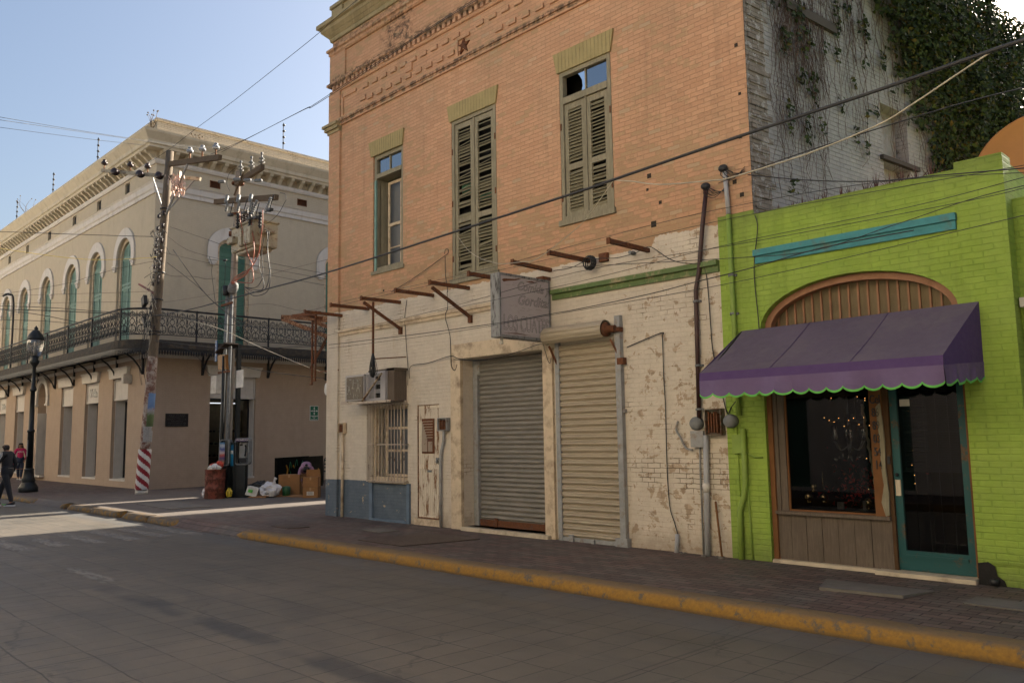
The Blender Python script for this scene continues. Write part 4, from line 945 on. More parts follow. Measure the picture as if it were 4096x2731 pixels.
# ------------------------------------------------------------------ lime green shop
gs = thing('green_shop', 'low lime green painted brick shop with arched front and teal moulding', 'shop', (-4.15, YF, 0))
A0, A1, SPR, TOP = -5.34, -2.96, 2.96, 3.52
mb = MB()
def G(u, z, d): return (u, YF - .012 + d, z)
wallsheet(mb, G, -5.37, -2.42, -.02, 4.50, [(A0, A1, -.02, TOP, TOP - SPR, .30), (-2.955, -2.80, -.02, .20, 0, .4)], .3)
mb.face(G(-5.90, -.02, 0), G(-5.37, -.02, 0), G(-5.37, 4.56, 0), G(-5.90, 4.56, 0)); mb.face(G(-5.90, -.02, 0), G(-5.90, 4.56, 0), G(-5.90, 4.56, .03), G(-5.90, -.02, .03))
mb.face(G(-5.37, 4.50, 0), G(-5.37, 4.56, 0), G(-5.37, 4.56, .04), G(-5.37, 4.50, .04)); mb.face(G(-5.90, 4.56, 0), G(-5.37, 4.56, 0), G(-5.37, 4.56, .03), G(-5.90, 4.56, .03))
mb.face(G(-2.42, -.02, 0), G(-2.42, -.02, .9), G(-2.42, 4.50, .9), G(-2.42, 4.50, 0)); mb.face(G(-5.37, 4.50, 0), G(-2.42, 4.50, 0), G(-2.42, 4.50, .3), G(-5.37, 4.50, .3))
mb.face(G(-5.37, 4.50, .3), G(-2.42, 4.50, .3), G(-2.42, 4.0, .3), G(-5.37, 4.0, .3))
mb.build('wall', M['lime'], gs, recalc=False)
mb = MB(); mb.fbox(G, -5.80, -5.74, -.02, 4.54, -.02, .005); mb.fbox(G, -2.90, -2.42, 4.50, 4.575, -.0, .3); mb.fbox(G, -2.90, -2.415, -.02 + .25, 4.5, -.018, .01); mb.split('pilaster', M['lime'], gs)
mb = MB(); mb.box(-5.3, -2.45, YF + .3, 24, 4.0, 4.1); mb.box(-2.6, -2.43, YF + .9, 24, -.02, 4.4); mb.box(-5.3, -2.43, 23.8, 24, 0, 4.0); mb.build('roof', M['slab'], gs)
mb = MB(); mb.fbox(G, -5.365, -2.905, 3.92, 4.0, -.07, .01); mb.fbox(G, -5.355, -2.915, 3.82, 3.92, -.035, .01); mb.build('teal_moulding', M['teal'], gs)
# arch frame, panelling, front joinery
mb = MB(); archband(mb, G, (A0 + A1) / 2, 1.10, .475, 1.185, .555, SPR, 0, .10, .22); mb.build('arch_frame', M['orangetrim'], gs)
mb = MB(); poly = arc_pts(A0 + .02, A1 - .02, SPR - .0, .54, 20); poly = [(A0 + .02, 2.05)] + poly + [(A1 - .02, 2.05)]
mb.prism(poly, G, .26, .29); mb.build('plank_panelling', M['panelling'], gs)
mb = MB()
for i in range(20):
    u = A0 + .13 + i * .118; uu = (u + 4.15) / 1.17
    if abs(uu) < 1: mb.fbox(G, u - .011, u + .011, 2.3, SPR + .5 * math.sqrt(1 - uu * uu) - .01, .235, .26)
mb.split('batten', M['orangetrim'], gs)
sf = MB(); sf.fbox(G, -5.335, -5.27, .02, 2.9, .05, .15); sf.fbox(G, -4.03, -3.885, .64, 2.4, .06, .16); sf.fbox(G, -2.995, -2.96, .05, 2.5, .05, .16)
sf.split('orange_post', M['orangewood'], gs)
mb = MB(); mb.fbox(G, -3.885, -3.82, .03, 2.5, .08, .2); mb.build('door_post', wood('dark_brown_post', (.085, .045, .02), (.03, .018, .01)), gs)
mb = MB(); pts = [(-3.91, .64), (-3.87, .66), (-3.86, .9), (-3.88, 1.2), (-3.87, 1.5), (-3.89, 1.9), (-3.90, 1.95), (-3.95, 1.9), (-3.925, 1.5), (-3.93, 1.2), (-3.91, 1.0), (-3.95, .8)]
mb.prism(pts, G, .045, .07); mb.build('rotten_wood', M['oldwood'], gs)
mb = MB(); mb.fbox(G, -5.27, -5.13, .64, 2.5, .10, .16); mb.fbox(G, -5.27, -5.22, .64, 2.5, .08, .10); mb.build('side_plank', M['pinewood'], gs)
mb = MB(); mb.fbox(G, -5.28, -3.86, .60, .64, .03, .22); mb.build('window_sill', M['pinewood'], gs)
mb = MB(); n = 7; w = (5.30 - 3.90) / n
for i in range(n): mb.fbox(G, -5.30 + i * w + .003, -5.30 + (i + 1) * w - .003, .04, .60, .085 + random.uniform(-.004, .004), .11)
mb.fbox(G, -3.90, -3.86, .04, .60, .075, .13); mb.build('wainscot', M['pinewood'], gs)
mb = MB(); mb.fbox(G, -5.33, -3.9, -.01, .04, -.01, .2); mb.fbox(G, -4.02, -2.97, -.01, .045, -.1, .2); mb.build('threshold', M['tiles'], gs, bevel=.006)
wn_ = MB(); frame(wn_, G, -5.13, -4.03, .64, 2.5, .02, .12, .15); wn = wn_.build('shop_window', M['orangewood'], gs)
mb = MB(); mb.face(G(-5.12, .65, .14), G(-4.04, .65, .14), G(-4.04, 2.5, .14), G(-5.12, 2.5, .14)); mb.build('pane', M['glass'], wn)
ph = MB()
pn = gs
for i, s_ in enumerate(('Cel', '86', '89', '03', '54', '14')):
    text_mb(s_, G, -3.957, 1.985 - i * .152, .145, .045, .06, sx=.62).build('phone_number', M['ink'], gs, recalc=False)
# door
mb = MB(); frame(mb, G, -3.82, -3.0, .05, 2.4, .085, .12, .17, sill=False); mb.fbox(G, -3.735, -3.085, .05, .27, .12, .17); mb.fbox(G, -3.735, -3.085, .195, .225, .105, .12)
d = mb.build('shop_door', M['tealwood'], gs, 'scuffed teal glazed shop door')
mb = MB(); mb.face(G(-3.735, .27, .15), G(-3.085, .27, .15), G(-3.085, 2.32, .15), G(-3.735, 2.32, .15)); mb.build('pane', M['glass'], d)
mb = MB()
for i in range(1, 5): u = -3.735 + i * .13; mb.fbox(G, u - .003, u + .003, .27, 2.32, .18, .186)
for z in (.7, 1.15, 1.6): mb.fbox(G, -3.735, -3.085, z, z + .006, .18, .186)
mb.build('security_grid', M['iron'], d)
mb = MB(); mb.fbox(G, -3.80, -3.745, .88, 1.06, .10, .12); mb.build('lock_plate', M['tiles'], d)
mb = MB(); mb.ball(G(-3.775, 1.12, .095), .022, n=8); mb.fbox(G, -3.86, -3.83, 1.24, 1.33, .06, .1); mb.build('door_handle', M['iron'], d)
mb = MB(); mb.fbox(G, -3.71, -3.60, 1.90, 1.98, .143, .148); mb.build('notice', M['paper'], d)
mb = MB()
for i in range(60): mb.fbox(G, -3.73, -3.09, 1.15 + i * .019, 1.162 + i * .019, .25, .255)
mb.build('door_blind', plain('dark_blue_blind', (.014, .016, .026), .6), d)
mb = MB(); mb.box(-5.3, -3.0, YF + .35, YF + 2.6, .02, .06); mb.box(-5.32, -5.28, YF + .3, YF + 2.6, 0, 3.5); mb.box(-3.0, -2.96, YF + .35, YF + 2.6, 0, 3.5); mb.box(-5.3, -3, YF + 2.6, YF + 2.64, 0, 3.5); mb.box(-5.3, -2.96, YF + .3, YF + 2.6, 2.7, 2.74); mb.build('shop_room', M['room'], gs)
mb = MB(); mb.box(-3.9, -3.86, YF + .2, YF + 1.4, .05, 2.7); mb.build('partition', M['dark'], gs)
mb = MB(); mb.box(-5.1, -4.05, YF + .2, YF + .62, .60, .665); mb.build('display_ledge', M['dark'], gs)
# things in the window
chd = thing('chandelier', 'crystal chandelier hanging inside the shop window', 'chandelier', (-4.62, YF + .8, 1.35))
mb = MB(); mb.tube([(-4.62, YF + .8, 2.4), (-4.62, YF + .8, 1.35)], .012, 6)
for i in range(6):
    a = i * math.pi / 3; c, s_ = math.cos(a), math.sin(a)
    mb.tube(smooth_path([(-4.62, YF + .8, 1.45), (-4.62 + .12 * c, YF + .8 + .12 * s_, 1.38), (-4.62 + .2 * c, YF + .8 + .2 * s_, 1.5)], 3), .008, 5)
mb.build('arms', M['galv'], chd)
mb = MB()
for i in range(6):
    a = i * math.pi / 3; c, s_ = math.cos(a), math.sin(a); mb.lathe([(.02, 0), (.035, .05), (.028, .14), (.024, .2)], (-4.62 + .2 * c, YF + .8 + .2 * s_, 1.5), 8)
    for k in range(3): mb.lathe([(.001, 0), (.012, .02), (.001, .07)], (-4.62 + (.1 + .05 * k) * c, YF + .8 + (.1 + .05 * k) * s_, 1.28 - .02 * k), 5)
mb.lathe([(.01, 0), (.035, .05), (.01, .2), (.03, .25), (.01, .4)], (-4.62, YF + .8, 1.45), 8); mb.build('crystals', M['crystal'], chd)
mb = MB(); rg = random.Random(11)
for i in range(260):
    c = Vector((-4.5 + rg.gauss(0, .24), YF + .9 + rg.gauss(0, .15), .95 + rg.gauss(0, .17))); q = [Vector((rg.gauss(0, 1), rg.gauss(0, 1), rg.gauss(0, 1))).normalized() * .035 for _ in range(3)]
    mb.face(c + q[0], c + q[1], c + q[2])
o = mb.build('flower_arrangement', M['redflower'], recalc=False); tag(o, 'heap of red silk flowers inside the shop window', 'flowers')
for i, (x_, z_, r_, lb) in enumerate(((-5.02, .80, .065, 'small gold glass ball at the left of the display ledge'), (-4.99, .92, .045, 'smaller gold ball resting behind the left gold ball'), (-4.82, .80, .05, 'dark gold ball with a spike beside the red flowers'), (-4.26, .755, .065, 'large gold ball at the right of the display ledge'))):
    mb = MB(); mb.ball((x_, YF + .42 + .08 * (i == 1), z_), r_, n=16); mb.lathe([(.04, -.02), (.03, .02)], (x_, YF + .42 + .08 * (i == 1), z_ - r_), 10)
    if i == 2: mb.tube([(x_, YF + .42, z_ + r_), (x_ - .005, YF + .42, z_ + .33)], .006, 5)
    o = mb.build('glass_ball', M['gold']); tag(o, lb, 'ornament', 'gold ornaments on the display ledge')
mb = MB(); pts = [(-4.24 + .13 * i / 30 + .008 * math.sin(i * 1.8), YF + .35, 1.95 - 1.2 * i / 30) for i in range(31)]; mb.tube(pts, [.014 + .006 * (i % 2) for i in range(31)], 7); o = mb.build('ruffled_ribbon', M['tiles']); tag(o, 'pale ruffled ribbon hanging inside the shop window', 'ribbon')
mb = MB(); mb.box(-4.60, -4.52, YF + .3, YF + .33, .67, .76); mb.box(-4.30, -4.26, YF + .34, YF + .36, .68, .78); o = mb.build('small_mirror', M['galv']); tag(o, 'small bright mirrors on the display ledge', 'mirror')
mb = MB(); rg = random.Random(21)
for i in range(34):
    if i < 11: c = (-4.75 + i * .068, YF + .3 + rg.uniform(0, .3), 2.08 - .04 * math.sin(i) + rg.uniform(-.05, .05))
    elif i < 22: c = (-4.7 + (i - 11) * .062, YF + .3, 1.80 - rg.uniform(0, .12))
    else: c = (rg.choice([-4.2, -4.1, -3.68, -3.66]), YF + .3, rg.uniform(.8, 1.85))
    mb.ball(c, .0045, n=6)
o = mb.build('fairy_lights', M['bulb']); tag(o, 'warm fairy lights strung inside the dark shop window', 'string lights')
# hole at the foot of the right pier: its shade painted as a flat patch
mb = MB(); mb.prism([(-2.96, -.0), (-2.70, -.0), (-2.72, .06), (-2.78, .10), (-2.80, .20), (-2.86, .24), (-2.96, .22)], G, -.022, -.014); mb.build('broken_hole', M['dark'], gs)
mb = MB(); mb.lathe([(.045, 0), (.045, .05), (.02, .06), (.0, .06)], (-2.80, YF - .08, .02), 10); mb.build('pipe_stub', M['iron'], gs)
# ------------------------------------------------------------------ purple awning
aw = thing('awning', 'purple canvas awning with green scalloped edge over the lime shop', 'awning', (-4.2, YF - .1, 2.0))
TL, TR, FL, FR = (-5.61, YF - .03, 2.96), (-2.75, YF - .03, 2.99), (-5.70, 8.86, 2.37), (-2.86, 8.86, 2.37)
def lerp(a, b, t): return tuple(a[i] + (b[i] - a[i]) * t for i in range(3))
mb = MB(); n = 24; m = 6
for j in range(m):
    for i in range(n):
        q = []
        for (ii, jj) in ((i, j), (i + 1, j), (i + 1, j + 1), (i, j + 1)):
            t, s_ = ii / n, jj / m; p = lerp(lerp(TL, TR, t), lerp(FL, FR, t), s_); q.append((p[0], p[1], p[2] - .022 * math.sin(math.pi * s_) * (1 + .5 * math.sin(t * 9)) - .006 * math.sin(t * 37 + 3 * s_) * math.sin(math.pi * s_) - .010 * s_ * s_ * abs(math.sin(t * math.pi * 3))))
        mb.face(*q, smooth=True)
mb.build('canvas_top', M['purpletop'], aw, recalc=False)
mb = MB()
for t in (.335, .668): mb.tube([tuple(Vector(lerp(lerp(TL, TR, t), lerp(FL, FR, t), s_)) + Vector((0, -.004, .003 - .022 * math.sin(math.pi * s_)))) for s_ in [i / 8 for i in range(9)]], .0035, 4)
mb.split('canvas_seam', M['purple'], aw, recalc=False)
mb = MB()
FLb, FRb = (-5.70, 8.855, 2.27), (-2.86, 8.855, 2.27)
mb.face(FL, FR, FRb, FLb)
mb.face(TR, FR, FRb, (-2.75, YF - .02, 2.34)); mb.face(TL, FL, FLb, (-5.60, YF - .02, 2.30))
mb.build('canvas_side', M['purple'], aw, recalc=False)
def valance(mbv, mbt, P, u0, u1, zt, zb, nsc, amp=.026, seed=0, dz=0):
    per = 16; N = nsc * per
    def off(t, s_): return amp * s_ * (math.sin(t * 23 + seed) + .6 * math.sin(t * 41 + 1.3 * seed))
    for i in range(N):
        a, b = i / N, (i + 1) / N
        def low(t, e=0): k = (t * nsc) % 1.0; k = k if k > 0 else 0; return zb + dz * t + .045 - .045 * math.sin(math.pi * min(max(k, 0), 1)) ** .7 + e
        la, lb_ = low(a + 1e-6), low(b - 1e-6)
        for s0, s1 in ((0, .35), (.35, .7), (.7, 1)):
            za_, zb_ = zt + dz * a, zt + dz * b
            mbv.face(P(u0 + (u1 - u0) * a, za_ + (la - za_) * s0, -off(a, s0)), P(u0 + (u1 - u0) * b, zb_ + (lb_ - zb_) * s0, -off(b, s0)), P(u0 + (u1 - u0) * b, zb_ + (lb_ - zb_) * s1, -off(b, s1)), P(u0 + (u1 - u0) * a, za_ + (la - za_) * s1, -off(a, s1)), smooth=True)
        mbt.face(P(u0 + (u1 - u0) * a, la + .013, -off(a, 1) - .004), P(u0 + (u1 - u0) * b, lb_ + .013, -off(b, 1) - .004), P(u0 + (u1 - u0) * b, lb_ - .010, -off(b, 1) - .004), P(u0 + (u1 - u0) * a, la - .010, -off(a, 1) - .004))
mv, mt_ = MB(), MB()
valance(mv, mt_, lambda u, z, d: (u, 8.85 + d, z), -5.70, -2.86, 2.27, 2.055, 14)
valance(mv, mt_, lambda u, z, d: (-2.86 + (u - 8.85) * .12 - d + .004, u, z), 8.85, YF - .03, 2.27, 2.06, 4, .012, 2, .07)
mv.build('valance', M['valance'], aw, recalc=False); mt_.build('scalloped_binding', M['limetrim'], aw, recalc=False)
mb = MB()
for x_ in (-5.6, -4.2, -2.85): mb.tube([(x_, YF - .05, 2.94), (x_ - .02, 8.88, 2.34), (x_, YF - .05, 2.34)], .012, 6)
mb.build('awning_frame', M['iron'], aw)
# ------------------------------------------------------------------ ivy covered building behind the shop
DX, DY = .1178638, .9930298
def I(s_, z, d): return (-5.37 + DX * s_ - DY * d, YF + .02 + DY * s_ + DX * d, z)      # d > 0 goes into the wall
ib = thing('ivy_building', 'tall grey whitewashed brick side wall overgrown with ivy behind the lime shop', 'building', (-4.8, YF + 5, 0))
mb = MB(); wallsheet(mb, I, .42, 8.9, 3.6, 9.5, [(3.50, 4.35, 5.2, 6.9, 0, .25), (3.55, 4.5, 5.92, 5.93)], .25); mb.build('whitewashed_wall', M['sidewall'], ib, recalc=False)
mb = MB(); mb.fbox(I, 0, .42, 3.6, 11.0, .002, .2); mb.build('bare_brick_return', M['greywall'], ib)
mb = MB(); mb.fbox(I, 8.9, 9.2, 3.6, 9.4, .05, 3); mb.build('end_wall', M['greywall'], ib)
mb = MB()
for z in [4.6 + .16 * i for i in range(40)]: mb.fbox(I, .05, .42 + .10 * (int(z * 6) % 2), z, z + .075, -.012, .01)
mb.build('toothed_brick', M['greywall'], ib)
mb = MB(); mb.fbox(I, 3.52, 4.33, 5.2, 6.9, .2, .24); mb.build('blocked_window', M['greypaint'], ib)
mb = MB(); mb.obox(I(1.6, 7.75, -.03), (DX * .65, DY * .65, -.01), (.03, 0, 0), (0, 0, .07)); mb.fbox(I, 3.4, 4.6, 5.93, 6.0, -.06, .02); mb.fbox(I, 3.4, 4.4, 5.12, 5.19, -.05, .02); mb.split('timber_ledge', plain('dark_old_timber', (.045, .038, .032), .9), ib)
# ivy: leaf mass and hanging stems
iv = thing('ivy_plant', 'dense dark green ivy hanging over the grey brick wall', 'ivy', (-4.4, YF + 6, 4))
def ivy_depth(s_, z):
    # left limit of the mass rises to the left with height
    lim = 4.9 - (z - 6.3) * .95 if z > 6.3 else 4.9 + (6.3 - z) * .45
    return s_ - lim
rg = random.Random(17); mb = MB(); cnt = 0
def leaf(c, r, nrm):
    a = nrm.orthogonal().normalized(); a.rotate(Matrix.Rotation(rg.uniform(0, 6.28), 3, nrm)); b = nrm.cross(a)
    mb.face(c - b * r, c + a * r * .62 - b * r * .1 + nrm * r * .15, c + b * r, c - a * r * .62 - b * r * .1 + nrm * r * .15)
from mathutils import noise as mn
while cnt < 26000:
    s_ = rg.uniform(2.2, 9.9); z = rg.uniform(4.3, 10.6)
    dl = ivy_depth(s_, z); nn = mn.noise(Vector((s_ * .9, z * .9, 3))) + .5 * mn.noise(Vector((s_ * 2.6, z * 2.6, 9)))
    dens = (dl + nn * 1.1) / 1.3
    if z > 9.75 + .3 * mn.noise(Vector((s_ * 1.5, 0, 5))) - max(0, s_ - 7.8) * .35 or s_ > 8.95 + .25 * mn.noise(Vector((0, z * 1.3, 2))): continue
    if dens < rg.uniform(0, 1): continue
    th = .12 + .38 * max(0, min(1, dl / 2.5)) * (.6 + .8 * (mn.noise(Vector((s_ * 1.4, z * 1.1, 0))) + .4)) + .10 * mn.noise(Vector((s_ * 5, z * 5, 0)))
    if s_ > 8.4: th *= max(.3, 1 - (s_ - 8.4) * .7)
    out_ = th * rg.uniform(.35, 1.05) ** .5 if rg.random() < .8 else th * rg.uniform(0, 1)
    c = Vector(I(s_, z - .25 * out_ * rg.random(), -max(out_, .02)))
    nrm = Vector((DY + rg.uniform(-.8, .8), -DX - .3 + rg.uniform(-.8, .8), .35 + rg.uniform(-.7, .8))).normalized()
    leaf(c, rg.uniform(.035, .068), nrm); cnt += 1
# sparse tufts on the stems
stems = MB()
for i in range(120):
    s0 = rg.uniform(.6, 5.2) if i < 82 else rg.uniform(.62, 1.9); top = 8.2 + .6 * s0 * .3 + rg.uniform(-.3, .3); L = rg.uniform(.8, 3.3)
    if i >= 82: top = 7.9; L = rg.uniform(1.0, 3.2)
    p = []; s_ = s0; z = top
    while z > max(top - L, 4.6):
        p.append(I(s_, z, -.02 - rg.uniform(0, .03))); s_ += rg.uniform(-.055, .055); z -= .13
    if len(p) > 2:
        stems.tube(p, [.0055 - .003 * k / len(p) for k in range(len(p))], 3)
        if rg.random() < (.6 if s0 > 2 else .25):
            for k in range(rg.randint(1, 3)):
                q = Vector(p[rg.randrange(len(p))])
                for _ in range(rg.randint(5, 14)): leaf(q + Vector((rg.uniform(0, .05), rg.uniform(-.1, .1), rg.uniform(-.12, .12))), rg.uniform(.035, .055), Vector((1, rg.uniform(-1, 1), rg.uniform(-.2, .8))).normalized())
    for _ in range(3):
        if len(p) > 4:
            k = rg.randrange(1, len(p) - 2); q = Vector(p[k]); stems.tube([q, q + Vector((.0, rg.uniform(-.15, .15), -.12)), q + Vector((.0, rg.uniform(-.25, .25), -.35))], .003, 3)
mb.build('foliage', M['ivy'], iv, recalc=False); stems.build('stems', M['vine'], iv, recalc=False)
# spiky plants along the lime parapet
rg = random.Random(31)
for i in range(13):
    x_ = -5.05 + i * .155 + rg.uniform(-.03, .03); h = .10 + .012 * i; mb = MB()
    for k in range(9):
        a = rg.uniform(0, 6.28); t = rg.uniform(.1, .9); tip = Vector((x_ + math.cos(a) * h * t, YF + .16 + math.sin(a) * h * t * .6, 4.46 + h * (1.35 - t) + .05)); b = Vector((x_, YF + .16, 4.46))
        w_ = Vector((-math.sin(a), math.cos(a), 0)) * .011; mb.face(b - w_, b + w_, tip); mb.face(b - Vector((0, 0, .01)), b + Vector((0, 0, .014)), tip)
    o = mb.build('spiky_plant', M['agave'], recalc=False)
    tag(o, 'dark red spiky plant growing behind the lime parapet edge', 'plant', 'spiky plants along the lime parapet')
    o['label'] = ('dark red spiky plant behind the lime parapet, ' + ('first', 'second', 'third', 'fourth', 'fifth', 'sixth', 'seventh', 'eighth', 'ninth', 'tenth', 'eleventh', 'twelfth', 'last')[i] + ' from the orange brick corner')
# orange dish on the roof
tk = thing('roof_dish', 'large round orange dish on the roof behind the lime parapet', 'dish', (-2.9, 13.0, 4.4))
c = Vector((-2.62, 13.0, 5.02)); ax = Vector((.22, -.97, .1)).normalized()
mb = MB(); mb.lathe([(.0, -.05), (.4, -.03), (.75, .03), (.95, .10), (.97, .11), (.95, .07), (.7, -.02), (.0, -.09)], c, 48, ax); mb.build('dish', M['tank'], tk)
mb = MB(); mb.tube([c, (c.x, c.y + .1, 4.1)], .05, 8); mb.build('mast', M['iron'], tk)
# ------------------------------------------------------------------ neighbour at the right edge
nb = thing('neighbour_building', 'pale building with white window frames at the right edge', 'building', (-.5, YF + .3, 0))
def Nn(u, z, d): return (u, YF + .22 + d, z)
mb = MB(); wallsheet(mb, Nn, -2.45, 3.0, -.02, 4.1, [(-2.36, -1.0, .35, 2.92)], .2); mb.box(-2.46, 3.0, YF + .4, 20, 4.0, 4.1); mb.build('wall', M['lime'], nb, recalc=False)
mb = MB(); frame(mb, Nn, -2.36, -1.0, .35, 2.92, .05, -.05, .05); mb.fbox(Nn, -2.40, -.9, 2.90, 3.0, -.12, .05); mb.fbox(Nn, -2.40, -.9, 1.93, 2.02, -.10, .05); mb.fbox(Nn, -2.38, -.9, 1.88, 1.93, -.07, .05); mb.build('window_frame', M['lilac'], nb)
mb = MB(); mb.face(Nn(-2.36, .35, .08), Nn(-1.0, .35, .08), Nn(-1.0, 2.92, .08), Nn(-2.36, 2.92, .08)); mb.build('pane', M['greypaint'], nb)
# ------------------------------------------------------------------ cream corner building with balcony
LX, LY = -29.2, 11.0
def LF(u, z, d): return (u, LY + d, z)
def LS(u, z, d): return (LX - d, u, z)
cb = thing('corner_building', 'cream two storey corner building with arched windows and an iron balcony', 'building', (-36, 16, 0))
GX = [-31.95, -35.05, -38.15, -41.65, -45.4, -48.7]
UX = [-32.0, -35.15, -38.25, -41.85, -45.5, -48.8]
ZB = 4.85
mb = MB(); holes = []
for i, x in enumerate(UX): holes.append((x - .76, x + .76, ZB, 9.28, .72, .26))
for x in UX: holes.append((x - .24, x + .24, 11.02, 11.42, 0, .09))
wallsheet(mb, LF, -62, LX, ZB - .1, 12.0, holes, .4)
sh = [(13.32, 14.62, ZB, 9.18, .42, .2), (17.9, 19.2, ZB, 9.18, .42, .2), (12.97, 13.38, 11.02, 11.27, 0, .2), (16.61, 17.05, 11.03, 11.30, 0, .2)]
wallsheet(mb, LS, LY, 30, ZB - .1, 12.0, sh, .35); mb.build('upper_wall', M['peach'], cb, recalc=False)
mb = MB(); holes = []
for i, x in enumerate(GX):
    if i == 3: holes.append((x - .72, x + .72, .22, 4.35, .72, .45))
    else: holes.append((x - .78, x + .78, .28, 3.97, 0, .12))
wallsheet(mb, LF, -62, LX, -.02, ZB - .1, holes, .45); wallsheet(mb, LS, LY, 30, -.02, ZB - .1, [(13.19, 14.98, .28, 3.97, 0, .12)], .45)
mb.face((LX, 30, 0), (LX, 30, 13), (-62, 30, 13), (-62, 30, 0)); mb.face((LX - .2, LY + .2, 12.6), (LX - .2, 30, 12.6), (-62, 30, 12.6), (-62, LY + .2, 12.6)); mb.build('lower_wall', M['peachlow'], cb, recalc=False)
st = (lambda p: (-62, LY - p), lambda p: (LX + p, LY - p), lambda p: (LX + p, 30))
mb = MB(); sweep(mb, [(-.05, 10.42), (.05, 10.42), (.06, 10.55), (.10, 10.60), (.12, 10.78), (.17, 10.84), (-.05, 10.90)], st); mb.build('ledge', M['lilac'], cb)
mb = MB(); sweep(mb, [(-.05, 11.50), (.06, 11.50), (.10, 11.58), (.10, 11.66), (-.05, 11.70)], st); sweep(mb, [(-.05, 4.55), (.04, 4.55), (.07, 4.68), (-.05, 4.72)], st); mb.build('frieze_band', M['lilac'], cb)
mb = MB(); sweep(mb, [(-.05, 11.95), (.42, 11.95), (.44, 12.03), (.50, 12.06), (.52, 12.18), (.60, 12.30), (.68, 12.42), (.70, 12.50), (-.3, 12.56)], st); mb.build('cornice', M['creamcor'], cb)
mb = MB(); sweep(mb, [(-.35, 12.4), (.03, 12.4), (.03, 13.05), (.09, 13.08), (.09, 13.16), (-.40, 13.20)], st); mb.build('parapet', M['parapet'], cb)
mb = MB()
def bracket(P, u): mb.prism([(0, 11.66), (-.10, 11.66), (-.16, 11.72), (-.26, 11.82), (-.36, 11.86), (-.40, 11.95), (0, 11.95)], lambda a, z, d: P(u + d, z, a), -.07, .07)
x = LX - .1
while x > -53: bracket(LF, x); x -= .46
y = LY + .15
while y < 19: bracket(LS, y); y += .46
mb.split('modillion', M['creamcor'], cb)
mb = MB()
for x in UX: mb.fbox(LF, x - .24, x + .24, 11.02, 11.42, .08, .1)
mb.split('vent_opening', M['dark'], cb)
for a, b in ((12.97, 13.38), (16.61, 17.05)):
    mb = MB(); frame(mb, LS, a, b, 11.02, 11.29, .03, -.01, .1)
    for i in range(9): mb.fbox(LS, a + .05 + i * .042, a + .065 + i * .042, 11.04, 11.26, .04, .07)
    mb.fbox(LS, a, b, 11.02, 11.28, .12, .14); mb.build('vent_grille', M['rust'], cb)
# upper windows
def upper(P, uc, hw, rise, Ru, Rz, sp, zb, dep, mat, flat=False, dk=0):
    mb = MB(); archband(mb, P, uc, hw, rise, Ru, Rz, sp, .0, -.06, .02); mb.fbox(P, uc - Ru, uc - hw, 8.36, sp, -.06, .02); mb.fbox(P, uc + hw, uc + Ru, 8.36, sp, -.06, .02)
    for s_ in (-1, 1):
        c = uc + s_ * (hw + (Ru - hw) * .5)
        for k, (w, z0) in enumerate(((.20, 8.28), (.15, 8.18), (.10, 8.10))): mb.fbox(P, c - w, c + w, z0, z0 + .08, -.09 + .01 * k, .02)
    mb.build('window_surround', M['lilac'], cb)
    mb = MB(); hw2 = hw - .12; archband(mb, P, uc, hw2, rise - .12, hw + .0, rise + .0, sp, sp - zb, dep - .10, dep); w = mb.build('upper_window', M['creamtrim'], cb)
    mb = MB(); h3 = hw2 - .02
    # green shutters: stiles, rails, arched head
    head = arc_pts(uc - h3, uc + h3, sp, rise - .14, 14)
    mb.prism([(uc - h3, zb + .05)] + head + [(uc + h3, zb + .05)], P, dep - .02, dep + .0)
    for a in (uc - h3, uc - .055, uc + .0, uc + h3 - .06): mb.fbox(P, a, a + .058, zb + .05, sp + (.0 if abs(a - uc) > .2 else rise * .7), dep - .05, dep - .02)
    for z in (zb + .05, 6.15, 7.35, 7.5, 8.5): mb.fbox(P, uc - h3 + .058, uc - .055, z, z + .1, dep - .048, dep - .02); mb.fbox(P, uc + .058, uc + h3 - .06, z, z + .1, dep - .048, dep - .02)
    s = mb.build('shutter', mat, w)
    mb = MB(); z = zb + .2
    while z < sp + rise * .55:
        for a, b in ((uc - h3 + .06, uc - .06), (uc + .06, uc + h3 - .06)):
            if not any(abs(z - m - .05) < .08 for m in (6.15, 7.35, 7.5, 8.5)):
                mb.face(P(a, z - .02, dep - .045), P(b, z - .02, dep - .045), P(b, z + .025, dep - .022), P(a, z + .025, dep - .022))
        z += .065
    mb.build('slats', mat, w, recalc=False); return w
for x in UX: upper(LF, x, .76, .72, 1.08, 1.10, 8.56, ZB, .19, M['shutgreen'])
upper(LS, 13.97, .65, .42, 1.03, .85, 8.76, ZB, .17, M['shutdark']); upper(LS, 18.55, .65, .42, 1.03, .85, 8.76, ZB, .17, M['shutdark'])
